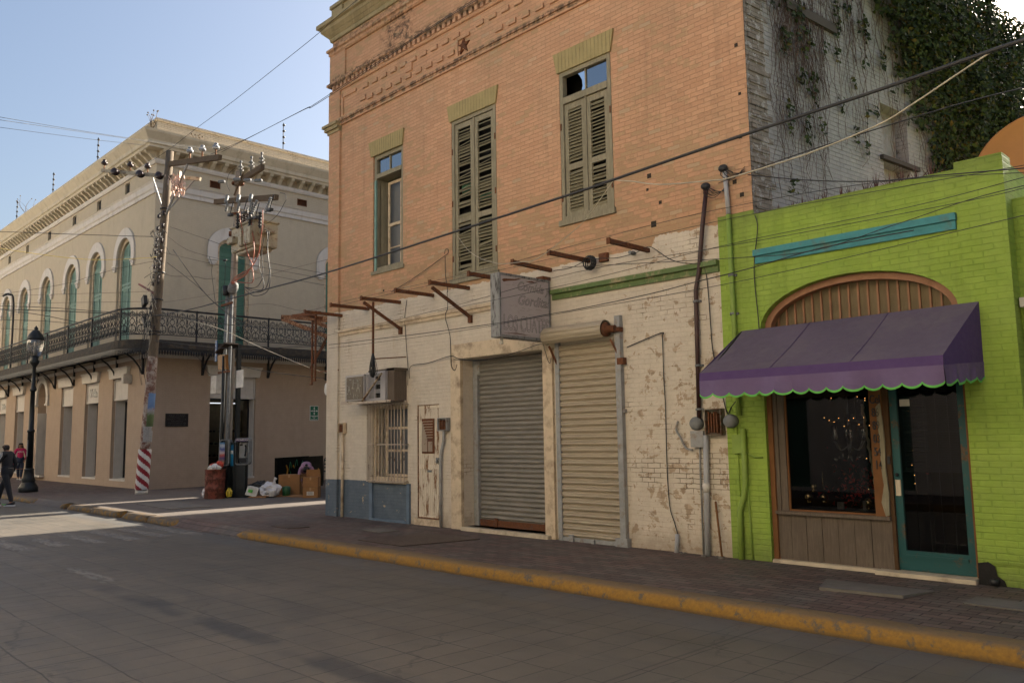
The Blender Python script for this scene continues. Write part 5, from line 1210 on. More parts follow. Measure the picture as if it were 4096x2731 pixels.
# ground floor openings
def hood(P, uc, hw, extra=0):
    mb = MB(); mb.prism([(uc - hw - .14, 3.97), (uc + hw + .14, 3.97), (uc + hw + .22, 4.30), (uc - hw - .22, 4.30)], P, -.12, .02); mb.fbox(P, uc - hw - .25, uc + hw + .25, 4.30, 4.36, -.15, .02); mb.build('window_hood', M['lilac'], cb)
def shopfront(P, uc, hw, txt=None):
    hood(P, uc, hw - .05)
    mb = MB(); mb.fbox(P, uc - hw, uc + hw, 3.2, 3.97, .09, .14); mb.fbox(P, uc - hw, uc + hw, 3.17, 3.22, .05, .5); mb.fbox(P, uc - hw, uc - hw + .05, 3.2, 3.97, .05, .09); mb.fbox(P, uc + hw - .05, uc + hw, 3.2, 3.97, .05, .09); mb.fbox(P, uc - hw, uc + hw, 3.9, 3.97, .05, .09)
    mb.fbox(P, uc - hw - .01, uc - hw + .03, .28, 3.2, .12, .55); mb.fbox(P, uc + hw - .03, uc + hw + .01, .28, 3.2, .12, .55); mb.fbox(P, uc - hw, uc + hw, .22, .29, -.01, .55)
    w = mb.build('shopfront', M['lilac'], cb)
    mb = MB(); frame(mb, P, uc - hw + .03, uc + hw - .03, .29, 3.17, .05, .46, .5); mb.build('glazing_frame', M['iron'], w)
    mb = MB(); mb.face(P(uc - hw, .3, .48), P(uc + hw, .3, .48), P(uc + hw, 3.17, .48), P(uc - hw, 3.17, .48)); mb.build('pane', M['glass'], w)
    mb = MB()
    for z in (.55, 1.0, 1.45, 1.9): mb.fbox(P, uc - hw, uc + hw, z, z + .03, .7, 1.0)
    mb.fbox(P, uc - hw - .3, uc + hw + .3, .0, 3.3, 1.6, 1.65); mb.fbox(P, uc - hw - .3, uc + hw + .3, 3.3, 3.35, .5, 1.65); mb.fbox(P, uc - hw - .3, uc - hw - .25, 0, 3.3, .55, 1.6); mb.fbox(P, uc + hw + .25, uc + hw + .3, 0, 3.3, .55, 1.6); mb.build('shelves', M['shelf'], w)
    mb = MB(); rg = random.Random(int(abs(uc) * 10))
    for z in (.58, 1.03, 1.48, 1.93):
        u = uc - hw + .1
        while u < uc + hw - .1: mb.ball(P(u, z + .05, .85), rg.uniform(.035, .06), 1.5, 1.5, 1, 6); u += rg.uniform(.1, .2)
    mb.build('shoes', M['shoe'], w)
    mb = MB(); mb.fbox(P, uc - hw * .6, uc + hw * .6, 3.02, 3.05, .9, .98); mb.build('tube_light', M['tube'], w)
    if txt:
        for s_, zz, sz in txt: text_mb(s_, P, uc - .05, zz, sz, -.02 + .07, .09).build('sign_letters', M['signwhite'], w, recalc=False)
for i, x in enumerate(GX):
    if i == 3: continue
    shopfront(LF, x, .78, [('Vale', 3.56, .50)] if i in (1,) else ([('Vale', 3.52, .42)] if i == 5 else None))
shopfront(LS, 14.085, .895, [('S', 3.42, .32)])
# round letter discs behind the white plate
mb = MB()
for u, z, r in ((14.23, 3.63, .13), (13.98, 3.63, .12), (14.02, 3.40, .11)): mb.lathe([(0, 0), (r, 0), (r, .03), (0, .03)], LS(u, z, .085), 20, (1, 0, 0))
mb.split('sign_disc', M['lilac'], cb)
x = GX[3]; mb = MB(); archband(mb, LF, x, .72, .72, .98, .98, 3.63, .25, -.08, .02); mb.fbox(LF, x - 1.06, x - .70, 3.30, 3.38, -.12, .02); mb.fbox(LF, x + .70, x + 1.06, 3.30, 3.38, -.12, .02); mb.build('door_arch', M['lilac'], cb)
mb = MB(); mb.fbox(LF, x - .72, x + .72, 3.0, 3.5, .35, .4); mb.prism([(x - .72, 3.5)] + arc_pts(x - .72, x + .72, 3.6, .72, 12) + [(x + .72, 3.5)], LF, .35, .4); mb.fbox(LF, x - .73, x - .69, .22, 3.0, .0, .5); dd = mb.build('shop_door', M['lilac'], cb)
mb = MB(); frame(mb, LF, x - .69, x + .72, .22, 3.0, .06, .38, .43); mb.build('door_frame', M['iron'], dd)
mb = MB(); mb.fbox(LF, x - .69, x + .72, .22, 3.0, .46, .48); mb.build('door_glass', M['dark'], dd)
text_mb('Zapatos', LF, x, 3.3, .26, .30, .35).build('sign_letters', M['signwhite'], dd, recalc=False) if False else None
mb = MB(); mb.fbox(LF, x - .75, x + .75, .15, .22, -.2, .5); mb.build('door_step', M['lilac'], cb)
# small details on the walls
bx = MB(); bx.fbox(LF, -31.05, -30.80, 3.72, 4.06, -.30, -.0); o = bx.build('wall_speaker', M['whitepaint'], bevel=.02); tag(o, 'small beige louvred box on the peach wall beside the nearest window hood', 'speaker')
# balcony path: front line, rounded corner, side line
BP, RC = 1.15, 1.3
cx0, cy0 = LX + BP - RC, LY - BP + RC
def path_pts(off=0.0, x0=-60, y1=23.5, n=10):
    p = [(x0, LY - BP + off)]
    p += [(cx0 + (RC - off) * math.sin(math.pi / 2 * k / n), cy0 - (RC - off) * math.cos(math.pi / 2 * k / n)) for k in range(n + 1)]
    return p + [(LX + BP - off, y1)]
bal = MB(); o_ = path_pts(-.04); poly = o_ + [(LX, 23.5), (LX, LY), (-60, LY)]
for z0, z1 in ((ZB - .02, ZB + .03),):
    b = len(bal.v); n = len(poly); bal.v += [(*p, z0) for p in poly] + [(*p, z1) for p in poly]; bal.f += [tuple(range(b, b + n)), tuple(range(b + n, b + 2 * n))]; bal.sm += [False] * 2
    for i in range(n): j = (i + 1) % n; bal.f.append((b + i, b + j, b + n + j, b + n + i)); bal.sm.append(False)
for a, b_ in zip(path_pts(-.06)[:-1], path_pts(-.06)[1:]): bal.bar((*a, ZB + .03), (*b_, ZB + .03), .05, .24)
for a, b_ in zip(path_pts(.02)[:-1], path_pts(.02)[1:]): bal.bar((*a, ZB + .17), (*b_, ZB + .17), .05, .05)
bl = bal.build('balcony', M['deckblack'], cb, recalc=True)
# lace trim under the deck edge
pp = path_pts(-.06); segs = []; acc = 0
for a, b_ in zip(pp[:-1], pp[1:]): L = math.dist(a, b_); segs.append((acc, L, a, b_)); acc += L
def along(s_, off=0):
    for s0, L, a, b_ in segs:
        if s_ <= s0 + L or (s0, L, a, b_) == segs[-1]:
            t = (s_ - s0) / L; dx, dy = (b_[0] - a[0]) / L, (b_[1] - a[1]) / L; return (a[0] + (b_[0] - a[0]) * t - dy * off, a[1] + (b_[1] - a[1]) * t + dx * off)
START = 12.0; END = acc - 3.5
mb = MB(); s_ = START
while s_ < END:
    for k, (w, z0, z1) in enumerate(((.10, ZB - .17, ZB - .09), (.06, ZB - .25, ZB - .17), (.03, ZB - .31, ZB - .25))):
        a, b_ = along(s_ + .06 - w / 2), along(s_ + .06 + w / 2); mb.face((*a, z0), (*b_, z0), (*b_, z1), (*a, z1))
    s_ += .09
mb.build('lace_trim', M['iron'], bl, recalc=False)
# railing
RB, RT = 5.22, 6.10
curves = []
def cpoly(f, n): return [f(i / n) for i in range(n + 1)]
curves.append(([(.17 + .105 * math.cos(a), .66 + .105 * math.sin(a)) for a in [2 * math.pi * k / 10 for k in range(11)]], .010))
curves.append(([(.17 + .06 * math.cos(a), .67 + .06 * math.sin(a)) for a in [2 * math.pi * k / 8 for k in range(9)]], .008))
for s in (-1, 1):
    curves.append(([(.17 + s * .0, .54), (.17 + s * .07, .50), (.17 + s * .09, .42), (.17 + s * .04, .36), (.17, .32)], .011))
    curves.append(([(.17, .30), (.17 + s * .08, .30), (.17 + s * .13, .22), (.17 + s * .12, .10), (.17 + s * .06, .04), (.17 + s * .03, .10), (.17 + s * .06, .15), (.17 + s * .085, .12)], .013))
    curves.append(([(.17 + s * .17, .76), (.17 + s * .13, .60), (.17 + s * .16, .50), (.17 + s * .13, .38), (.17 + s * .17, .30)], .008))
curves.append(([(.17, .0), (.17, .30)], .008)); curves.append(([(.17, .55), (.17, .80)], .007)); curves.append(([(.0, 0), (.0, .80)], .007))
postS = [START + i * 2.72 for i in range(40) if START + i * 2.72 < END]
for pi, s0 in enumerate(postS):
    s1 = s0 + 2.72; mb = MB(); k = 0
    for z in (RB, RT - .03, RT): 
        pts = [(*along(s0 + (s1 - s0) * i / 10, .06), z) for i in range(11)]; mb.tube(pts, .016 if z != RT else .026, 4)
    for k in range(8):
        u0 = s0 + k * .34
        for c, r in curves: mb.tube([(*along(u0 + u, .06), RB + v) for u, v in c], r * 1.35, 3, cap=False)
    mb.build('railing_panel', M['iron'], bl, recalc=False)
    mb = MB(); a = along(s0, .06); mb.box(a[0] - .025, a[0] + .025, a[1] - .025, a[1] + .025, ZB, RT + .03); mb.build('railing_post', M['iron'], bl)
# support brackets
def wbracket(P, u):
    mb = MB(); mb.fbox(P, u - .035, u + .035, 3.98, 4.82, -.07, .0)
    pts = [(4.02, -.07), (4.25, -.16), (4.5, -.36), (4.68, -.62), (4.78, -.95)]
    for (z0, d0), (z1, d1) in zip(pts[:-1], pts[1:]): mb.bar(P(u, z0, d0), P(u, z1, d1), .05, .05)
    mb.bar(P(u, 4.80, .0), P(u, 4.80, -1.1), .06, .05); mb.build('support_bracket', M['iron'], bl)
for x in (-29.75, -32.3, -34.8, -37.25, -39.8, -42.4, -45.0, -47.5, -50.0): wbracket(LF, x)
for y in (12.87, 15.45, 18.0, 20.5): wbracket(LS, y)
# plaque and meeting-point sign
pq = thing('wall_plaque', 'dark bronze plaque on the side wall behind the leaning pole', 'plaque', (LX, 12.0, 2.14))
mb = MB(); mb.fbox(LS, 11.60, 12.40, 2.14, 2.60, -.03, .0); mb.build('plate', M['plaque'], pq)
for i, (s_, h) in enumerate((('CASA YTURRIA', .085), ('CONSTRUIDA POR', .06), ('FRANCISCO YTURRIA EN 1857', .052), ('ADQUIRIDA POR', .055), ('FILEMON GARZA EN 1959', .055), ('RESTAURADA EN 1996', .06))):
    text_mb(s_, LS, 12.0, 2.53 - i * .068, h, -.036, -.03).build('raised_lettering', M['plaquetext'], pq, recalc=False)
sp_ = thing('meeting_point_sign', 'green and white meeting point sign with four arrows on the side wall', 'sign', (LX, 17.6, 2.3))
u0, u1, z0, z1 = 17.30, 17.68, 2.36, 2.95
mb = MB(); mb.fbox(LS, u0, u1, z0, z1, -.02, .0); mb.build('sign_plate', M['signwhite'], sp_)
mb = MB(); mb.fbox(LS, u0 + .02, u1 - .02, 2.56, z1 - .02, -.024, -.02); mb.fbox(LS, u0 + .02, u1 - .02, z0 + .02, 2.54, -.024, -.02); mb.build('green_field', M['greenplate'], sp_)
mb = MB(); uc, zc = (u0 + u1) / 2, 2.745
mb.prism([(uc + .04 * math.cos(a), zc + .04 * math.sin(a)) for a in [k * math.pi / 6 for k in range(12)]], LS, -.028, -.024)
for a in (0, 1, 2, 3):
    def rt(u, z): c, s = [(1, 0), (0, 1), (-1, 0), (0, -1)][a]; return (uc + u * c - z * s, zc + u * s + z * c)
    mb.prism([rt(.055, 0), rt(.10, .045), rt(.10, .018), rt(.155, .018), rt(.155, -.018), rt(.10, -.018), rt(.10, -.045)], LS, -.028, -.024)
mb.build('arrows', M['signwhite'], sp_)
for i, s_ in enumerate(('PUNTO', 'DE', 'REUNIÓN')): text_mb(s_, LS, uc, 2.505 - i * .05, .058, -.028, -.024).build('sign_text', M['signwhite'], sp_, recalc=False)
# electric fence rods and weeds on the roof line
def frod(p, lab, i=0):
    mb = MB(); mb.tube([p, (p[0], p[1], p[2] + 1.15)], .018, 5)
    for k in range(4): mb.lathe([(.02, 0), (.06, .03), (.06, .06), (.02, .09)], (p[0] + .04, p[1], p[2] + .25 + k * .25), 6)
    o = mb.build('fence_rod', M['iron']); tag(o, lab, 'fence rod', 'electric fence rods on the cream roof')
for p, lab in (((-35.9, LY + .1, 13.18), 'electric fence rod on the street front nearest the roof corner'), ((-42.05, LY + .1, 13.18), 'middle electric fence rod on the street front roof edge'), ((-48.3, LY + .1, 13.18), 'farthest left electric fence rod on the cream roof'), ((LX - .1, 16.0, 13.18), 'electric fence rod on the side roof edge near the brick building')): frod(p, lab)
def weed(p, h, lab, n=8, seed=1):
    rg = random.Random(seed); mb = MB()
    for i in range(n):
        q = [Vector(p)]; d = Vector((rg.uniform(-.5, .5), rg.uniform(-.5, .5), 1)).normalized()
        for k in range(5): d = (d + Vector((rg.uniform(-.5, .5), rg.uniform(-.5, .5), rg.uniform(-.1, .3)))).normalized(); q.append(q[-1] + d * h / 5 * rg.uniform(.5, 1.1))
        mb.tube(q, [.016 - .0025 * k for k in range(6)], 4)
        mb.ball(q[-1], .03, n=6)
    o = mb.build('dry_weed', M['twig'], recalc=False); tag(o, lab, 'weed')
weed((LX - .1, LY - .1, 12.6), 1.0, 'dry weed growing out of the cream roof corner', 9, 3); weed((-45.7, LY - .02, 12.9), 1.3, 'bare branching weed on the street front roof edge', 6, 5); weed((LX + .3, LY + 1.3, 12.5), .5, 'small dry weed on the side cornice', 6, 8)
mb = MB(); mb.tube(smooth_path([(-46.9, LY - .15, 4.9), (-46.9, LY - .15, 8.6), (-46.95, LY - .35, 9.1), (-47.1, LY - .6, 9.0)], 4), .05, 8); o = mb.build('bent_conduit', M['cable']); tag(o, 'bent dark service pipe on the peach wall at far left', 'pipe')
# ------------------------------------------------------------------ leaning wooden pole
p1 = thing('utility_pole', 'leaning wooden utility pole with red and white striped foot at the plaza corner', 'utility pole', (-26.95, 10.03, 0))
def pole1(z): return Vector((-26.95 + (1.40) * (z / 10.75) ** 1.0, 10.03, z))
def r1_(z): return .165 - .05 * z / 10.75
mb = MB(); mb.tube([pole1(z) for z in (0, 1.5, 3, 5, 7, 9, 10.75)], [r1_(z) for z in (0, 1.5, 3, 5, 7, 9, 10.75)], 12); mb.build('pole_shaft', M['polewood'], p1)
mb = MB(); mb.tube([pole1(z) for z in (1.44, 2.0, 3.0, 4.3)], [r1_(z) + .004 for z in (1.44, 2.0, 3.0, 4.3)], 14, cap=False); mb.build('lime_wash', rusty('peeling_white_wash_on_wood', (.36, .31, .27), (.20, .10, .075), .55, .9, 6), p1, 'patchy whitewashed stretch')
mb = MB(); mb.tube([pole1(-.0), pole1(.14)], [.19, .185], 14); mb.build('pole_foot', M['whitepaint'], p1)
# striped wrap, wound as a half cylinder sheet facing the street
fwd = Vector((.94, -.34, 0)).normalized(); tan_ = Vector((.34, .94, 0)).normalized()
def wrap(u, z, e=.0):      # u in -1..1 across the visible half
    a = u * math.pi * .55; c = pole1(z); r = r1_(z) + .035 + e
    return c + (fwd * math.cos(a) + tan_ * math.sin(a)) * r
mw, mr = MB(), MB(); N = 28; MZ = 44
for j in range(MZ):
    for i in range(N):
        z0, z1 = .14 + 1.26 * j / MZ, .14 + 1.26 * (j + 1) / MZ; u0_, u1_ = -1 + 2 * i / N, -1 + 2 * (i + 1) / N
        ph_ = ((z0 + z1) / 2 + (u0_ + u1_) / 2 * .26) / .315 % 1
        (mr if ph_ < .5 else mw).face(wrap(u0_, z0), wrap(u1_, z0), wrap(u1_, z1), wrap(u0_, z1), smooth=True)
mw.build('white_stripes', M['hazwhite'], p1, recalc=False); mr.build('red_stripes', M['red'], p1, recalc=False)
mb = MB()
for j in range(8):
    for i in range(8): z0 = 2.10 + j * .13; mb.face(wrap(-.1 + i * .12, z0, -.01), wrap(.02 + i * .12, z0, -.01), wrap(.02 + i * .12, z0 + .13, -.01), wrap(-.1 + i * .12, z0 + .13, -.01), smooth=True)
def posterm():
    t = NT('faded_landscape_poster'); x, y, z = t.xyz(); n = t.noise(t.pos, 7, 5, .7)
    c = t.ramp(t.ma('ADD', t.step(z, 2.1, 3.1), t.ma('MULTIPLY', t.ma('SUBTRACT', n, .5), .35)), (.05, (.06, .09, .03)), (.35, (.10, .14, .05)), (.5, (.30, .28, .30)), (.6, (.09, .17, .35)), (.85, (.12, .22, .42)))
    c = t.mix(t.step(t.noise(t.pos, 13, 3, .6), .66, .7), c, (.35, .07, .03)); return t.out(c, .6)
mb.build('poster', posterm(), p1, 'faded landscape poster wrapped on the pole')
mb = MB()
for j, (z, h, a, b) in enumerate(((1.62, .34, -.3, .9), (1.95, .15, -.4, .5))):
    for i in range(6): u0_ = a + (b - a) * i / 6; u1_ = a + (b - a) * (i + 1) / 6; mb.face(wrap(u0_, z, -.012), wrap(u1_, z, -.012), wrap(u1_, z + h, -.012), wrap(u0_, z + h, -.012), smooth=True)
mb.build('torn_bill', M['tape'], p1)
# arms: lower one runs along the side street towards the camera, upper one along the main street
mb = MB(); a0 = Vector((-28.3, 8.9, 10.55)); a1 = Vector((-24.55, 10.6, 9.72)); mb.bar(a0, a1, .08, .11); arm = mb.build('crossarm', M['trcream'], p1, 'pale metal crossarm')
d = (a1 - a0).normalized(); mb = MB()
def spool(mb, c, axis=(0, 0, 1), s=1.0): mb.lathe([(.03 * s, -.06 * s), (.13 * s, -.04 * s), (.15 * s, .02 * s), (.12 * s, .08 * s), (.06 * s, .11 * s), (.09 * s, .15 * s), (.08 * s, .19 * s), (.03 * s, .21 * s)], c, 12, axis)
pins = MB()
for t_ in (.1, 1.25, 2.0): c = a0 + d * t_; spool(mb, c + Vector((0, 0, .24)), s=.7); pins.tube([c, c + Vector((0, 0, .25))], .02, 5)
for t_ in (.75, 1.85, 2.65): c = a0 + d * t_; mb.lathe([(.11, 0), (.12, .04), (.06, .07), (.11, .11), (.12, .15), (.04, .17)], c + Vector((.05, -.08, -.05)), 12, (.6, -.8, 0))
mb.split('insulator', M['brownporcelain'], arm)
mb = MB(); b0 = Vector((-25.55, 10.03, 10.33)); b1 = Vector((-22.35, 10.03, 9.75)); b1 = Vector((-21.95, 10.03, 9.62)); mb.bar(b0, b1, .11, .15); arm2 = mb.build('crossarm', M['armwood'], p1, 'weathered wooden crossarm')
mb = MB(); d2 = (b1 - b0).normalized()
for t_ in (1.55, 2.45, 3.38): c = b0 + d2 * t_; spool(mb, c + Vector((0, 0, .30)), s=.7); pins.tube([c, c + Vector((0, 0, .32))], .025, 5)
mb.split('insulator', M['porcelain'], arm2); pins.build('insulator_pins', M['rustlight'], p1)
mb = MB(); mb.bar(b0 + d2 * 1.5, pole1(8.7), .04, .03); mb.bar(pole1(8.75), a0 + d * 2.2, .04, .03); mb.bar(pole1(8.75), a1 - d * .2, .04, .03); mb.bar(pole1(8.6), b0 + d2 * 1.45, .05, .03); mb.split('arm_brace', M['greypaint'], p1)
# racks of spools down the shaft
mb = MB(); mk = MB(); rg = random.Random(3)
for z in (8.75, 8.35, 7.95, 7.85, 7.6, 7.3, 7.05, 6.8, 6.55, 6.2, 5.9, 5.6, 5.25):
    for s_ in ((-1, 1) if z > 6.5 else (1 if rg.random() < .5 else -1,)):
        c = pole1(z + rg.uniform(-.08, .08)) + Vector((s_ * .19, -.11, 0)); mb.lathe([(.035, -.05), (.058, -.03), (.03, 0), (.058, .03), (.035, .05)], c, 8)
        mk.bar(pole1(z) + Vector((0, -.1, .06)), c + Vector((0, 0, .06)), .02, .02); mk.bar(pole1(z) + Vector((0, -.1, -.06)), c + Vector((0, 0, -.06)), .02, .02)
mb.split('spool_insulator', M['brownporcelain'], p1); 
for z in (4.95, 5.05, 6.05, 6.9, 8.9): mk.lathe([(r1_(z) + .03, 0), (r1_(z) + .03, .04)], pole1(z), 14)
mk.build('bracket', M['iron'], p1)
mb = MB(); mb.bar(pole1(6.25) + Vector((0, -.1, 0)), pole1(6.25) + Vector((-.95, -.25, .42)), .05, .05); mb.build('red_arm', rusty('dark_red_arm', (.09, .015, .02), amt=.3), p1)
mb = MB(); mb.obox(pole1(6.1) + Vector((-.42, -.25, -.05)), (.10, 0, .05), (0, .06, 0), (-.05, 0, .14)); mb.obox(pole1(5.3) + Vector((-.36, -.2, .1)), (.12, 0, -.16), (0, .05, 0), (.04, 0, .03)); mb.split('floodlight', M['iron'], p1)
# tangle of loose wire
mb = MB(); rg = random.Random(19)
for i in range(32):
    z = rg.uniform(5.0, 8.3); c = pole1(z) + Vector((rg.choice((-.22, .26, .30)), -.2, 0)); q = [c]
    for k in range(6): q.append(q[-1] + Vector((rg.uniform(-.14, .20), rg.uniform(-.1, .08), rg.uniform(-.22, .12))))
    mb.tube(smooth_path(q, 3), rg.choice((.006, .008, .009)), 3)
for z0 in (4.2, 4.6, 5.0, 5.3):
    for k in range(4):
        x = rg.uniform(-.26, -.1) if k % 2 else rg.uniform(.0, .25); c = pole1(z0 + .8) + Vector((x, -.23, 0)); mb.tube(smooth_path([c, c + Vector((-.1 + rg.uniform(-.1, .1), 0, -.5)), c + Vector((-.22 + rg.uniform(-.2, .1), 0, -1.1)), c + Vector((-.1, 0, -1.6))], 3), .006, 3)
o = mb.build('wire_tangle', M['cable'], recalc=False); tag(o, 'tangle of loose black wires around the leaning wooden pole', 'wires')
mb = MB()
for i in range(14):
    z = rg.uniform(4.9, 7.2); c = pole1(z) + Vector((rg.uniform(-.1, .3), -.25, 0)); q = [c]
    for k in range(5): q.append(q[-1] + Vector((rg.uniform(-.1, .25), -.03, rg.uniform(-.25, .05))))
    mb.tube(smooth_path(q, 3), .006, 3)
o = mb.build('wire_tangle', M['cream'], recalc=False); tag(o, 'loose pale wires hanging from the leaning wooden pole', 'wires')
mb = MB(); c0 = Vector((-24.95, 10.0, 9.9)); rg = random.Random(6)
for i in range(70):
    a = c0 + Vector((rg.gauss(0, .16), rg.gauss(0, .1), -rg.uniform(0, .55))); b = a + Vector((rg.gauss(0, .12) + .1, rg.gauss(0, .05), -rg.uniform(.05, .4))); w = Vector((rg.uniform(-.05, .05), rg.uniform(-.04, .04), .05)); mb.face(a, b, b + w, a + w * 1.3)
o = mb.build('plastic_rag', plain('pinkish_torn_plastic', (.55, .38, .30), .6, 0, .3, 10), recalc=False); tag(o, 'torn pinkish plastic rag caught on the wooden pole head', 'rag')
# ------------------------------------------------------------------ concrete pole with transformer
p2 = thing('utility_pole', 'grey concrete utility pole with transformer and conduits beside the payphones', 'utility pole', (-23.42, 11.1, 0))
def pole2(z): return Vector((-23.42 + .40 * z / 9.7, 11.1, z))
mb = MB(); mb.tube([pole2(z) for z in (0, 3, 6, 9.7)], [.155, .135, .11, .08], 8); mb.sm = [False] * len(mb.sm); mb.build('pole_shaft', M['concrete'], p2)
mb = MB(); mb.tube([(-23.36, 10.9, 0), (-23.22, 10.95, 6.0)], .058, 10); mb.tube([(-23.12, 10.98, 0), (-23.03, 11.0, 6.0)], .055, 10); mb.split('steel_conduit', M['galv'], p2)
mb = MB(); mb.tube([(-23.46, 10.92, 0), (-23.36, 10.95, 4.4)], .035, 8); mb.build('steel_conduit', M['galv'], p2)
mb = MB(); mb.lathe([(.07, 0), (.09, .02), (.09, .28), (.05, .30)], (-23.20, 10.88, 5.9), 10); mb.build('conduit_cap', M['iron'], p2)
mb = MB(); mb.lathe([(.11, 0), (.14, .05), (.15, .18), (.12, .30), (.04, .36)], (-23.03, 10.98, 5.98), 12, (.65, 0, 1)); mb.build('weather_head', M['galv'], p2)
mb = MB()
for z in (3.62, 5.62, 8.35, 9.3): mb.bar(pole2(z) + Vector((-.25, -.24, 0)), pole2(z) + Vector((.52, -.26, 0)), .04, .06) if z < 6 else mb.lathe([(.185, 0), (.185, .05)], pole2(z), 14)
mb.lathe([(.20, 0), (.20, .12)], pole2(7.72), 14); mb.bar(pole2(7.78) + Vector((.1, 0, 0)), pole2(7.7) + Vector((.6, 0, 0)), .12, .2); mb.build('pole_band', M['rust'], p2)
tf = MB(); T0 = Vector((-22.0, 11.05, 7.0))
tf.box(-22.72, -21.28, 10.78, 11.5, 7.08, 7.80); tf.box(-22.76, -21.22, 10.72, 11.54, 7.78, 7.84); tf.box(-22.5, -21.4, 10.85, 11.4, 6.98, 7.08)
for u in (-21.95, -21.62, -21.42): tf.box(u - .1, u + .12, 10.66, 10.80, 7.14, 7.64)
tf.box(-22.68, -22.3, 10.62, 10.80, 7.30, 7.5); tf.box(-21.28, -20.98, 10.9, 11.3, 7.42, 7.62); tfo = tf.build('transformer', M['trcream'], p2, 'cream oil transformer', bevel=.02)
mb = MB()
for i in range(3):
    c = (-22.52 + i * .19, 10.98, 7.82)
    prof = [(.03, 0)]
    for k in range(5): prof += [(.03, .02 + k * .075), (.085, .04 + k * .075), (.03, .07 + k * .075)]
    mb.lathe(prof + [(.02, .45), (.02, .55)], c, 10)
mb.split('bushing', M['brownporcelain'], tfo)
mb = MB(); mb.bar(pole2(9.28) + Vector((.1, -.1, 0)), Vector((-20.72, 10.7, 9.18)), .11, .15); mb.build('crossarm', M['armwood'], p2, 'weathered wooden crossarm on concrete pole')
mb = MB()
for i, x in enumerate((-22.35, -21.55, -20.8)):
    z = 9.36 - .09 * i; prof = [(.035, .0), (.035, .16), (.10, .18), (.035, .22), (.035, .26), (.085, .28), (.03, .32), (.02, .40), (.04, .42), (.035, .46)]; mb.lathe(prof, (x, 10.85 - .07 * i, z - .02), 10)
mb.split('insulator', M['greyporcelain'], p2)
mb = MB(); mb.bar((-24.0, 10.85, 8.92), (-20.35, 10.95, 8.28), .11, .15); mb.bar(pole2(8.95) + Vector((.0, -.1, 0)), (-22.1, 10.8, 9.35), .04, .03); mb.build('crossarm', M['armwood'], p2, 'lower wooden crossarm carrying the cutouts')
def ribbed(mb, a, b, r, n=8):
    a, b = Vector(a), Vector(b); L = (b - a).length; ax = b - a; prof = []
    for k in range(n): z = L * k / n; prof += [(r * .55, z), (r, z + L * .3 / n), (r * .55, z + L * .7 / n)]
    mb.lathe(prof + [(r * .4, L)], a, 10, ax)
mb = MB(); rg = random.Random(5)
for i, x in enumerate((-23.25, -22.25, -21.6, -20.95)):
    z = 9.22 - .17 * i + .08; ribbed(mb, (x - .08, 10.65, z + .06), (x + .36, 10.6, z - .05), .048, 9)
for i, x in enumerate((-22.75, -22.0, -21.25)):
    z = 8.75 - .15 * i; ribbed(mb, (x + .05, 10.62, z + .02), (x + .22, 10.5, z - .24), .058, 6); ribbed(mb, (x + .24, 10.55, z - .25), (x + .22, 10.5, z - .5), .052, 6)
for i, x in enumerate((-20.95, -20.15)): z = 8.15 - .1 * i; ribbed(mb, (x + .14, 10.6, z + .08), (x - .06, 10.55, z - .30), .055, 7)
mb.split('cutout_insulator', M['greyporcelain'], p2)
mb = MB()
for i, x in enumerate((-22.25, -21.5, -20.9)): ribbed(mb, (x + .1, 10.7, 8.15 - .12 * i), (x + .08, 10.7, 7.7 - .12 * i), .06, 5)
for x, z in ((-22.3, 8.1), (-21.45, 7.98), (-21.1, 7.75), (-20.75, 7.7), (-19.95, 7.75)): mb.box(x - .1, x + .08, 10.5, 10.6, z - .02, z + .05); mb.bar((x, 10.52, z), (x + .22, 10.52, z + .38), .02, .02)
mb.split('fuse_holder', M['iron'], p2)
mb = MB(); mb.box(-23.74, -23.62, 10.84, 10.86, 3.97, 4.60); npl = mb.build('number_plate', M['blueplate'], p2)
for i, s_ in enumerate('15752'): text_mb(s_, lambda u, z, d: (u, 10.84 + d, z), -23.68, 4.54 - i * .125, .125, -.006, .0).build('digit', M['signwhite'], npl, recalc=False)
mb = MB(); mb.box(-24.10, -23.72, 10.9, 11.15, 3.03, 3.56); mb.box(-24.02, -24.0, 10.88, 10.9, 3.5, 3.54); mb.build('service_box', M['whitepaint'], p2)
mb = MB(); mb.tube([pole2(7.0) + Vector((-.17, -.17, 0)), pole2(7.0) + Vector((-.3, -.2, 0))], .03, 6); mb.build('wire_clevis', M['iron'], p2)
# black posts with solar light
sp1 = thing('solar_light_post', 'black post with a tilted solar panel and amber light box', 'street light', (-23.2, 10.95, 0))
mb = MB(); mb.tube([(-23.2, 10.85, 0), (-23.17, 10.85, 4.1)], .042, 8); mb.build('post', M['lampblack'], sp1)
mb = MB(); mb.obox((-23.2, 10.95, 4.33), (.30, 0, .12), (0, .22, 0), (-.01, 0, .02)); mb.build('solar_panel', plain('dull_solar_panel', (.05, .04, .035), .8, 0, .2, 8, .1, .05), sp1)
mb = MB(); mb.obox((-23.3, 10.9, 3.92), (.25, 0, -.01), (0, .05, 0), (-.03, 0, .22)); mb.build('light_box', plain('amber_lens', (.20, .08, .01), .4), sp1)
sp2 = thing('sign_post', 'black square post with a blank white plate seen from behind', 'sign post', (-22.98, 11.25, 0))
mb = MB(); mb.box(-23.03, -22.92, 11.17, 11.28, 0, 4.45); mb.build('post', M['lampblack'], sp2)
mb = MB(); mb.box(-22.93, -22.5, 11.13, 11.16, 3.15, 3.66); mb.build('plate', M['signwhite'], sp2, bevel=.004)
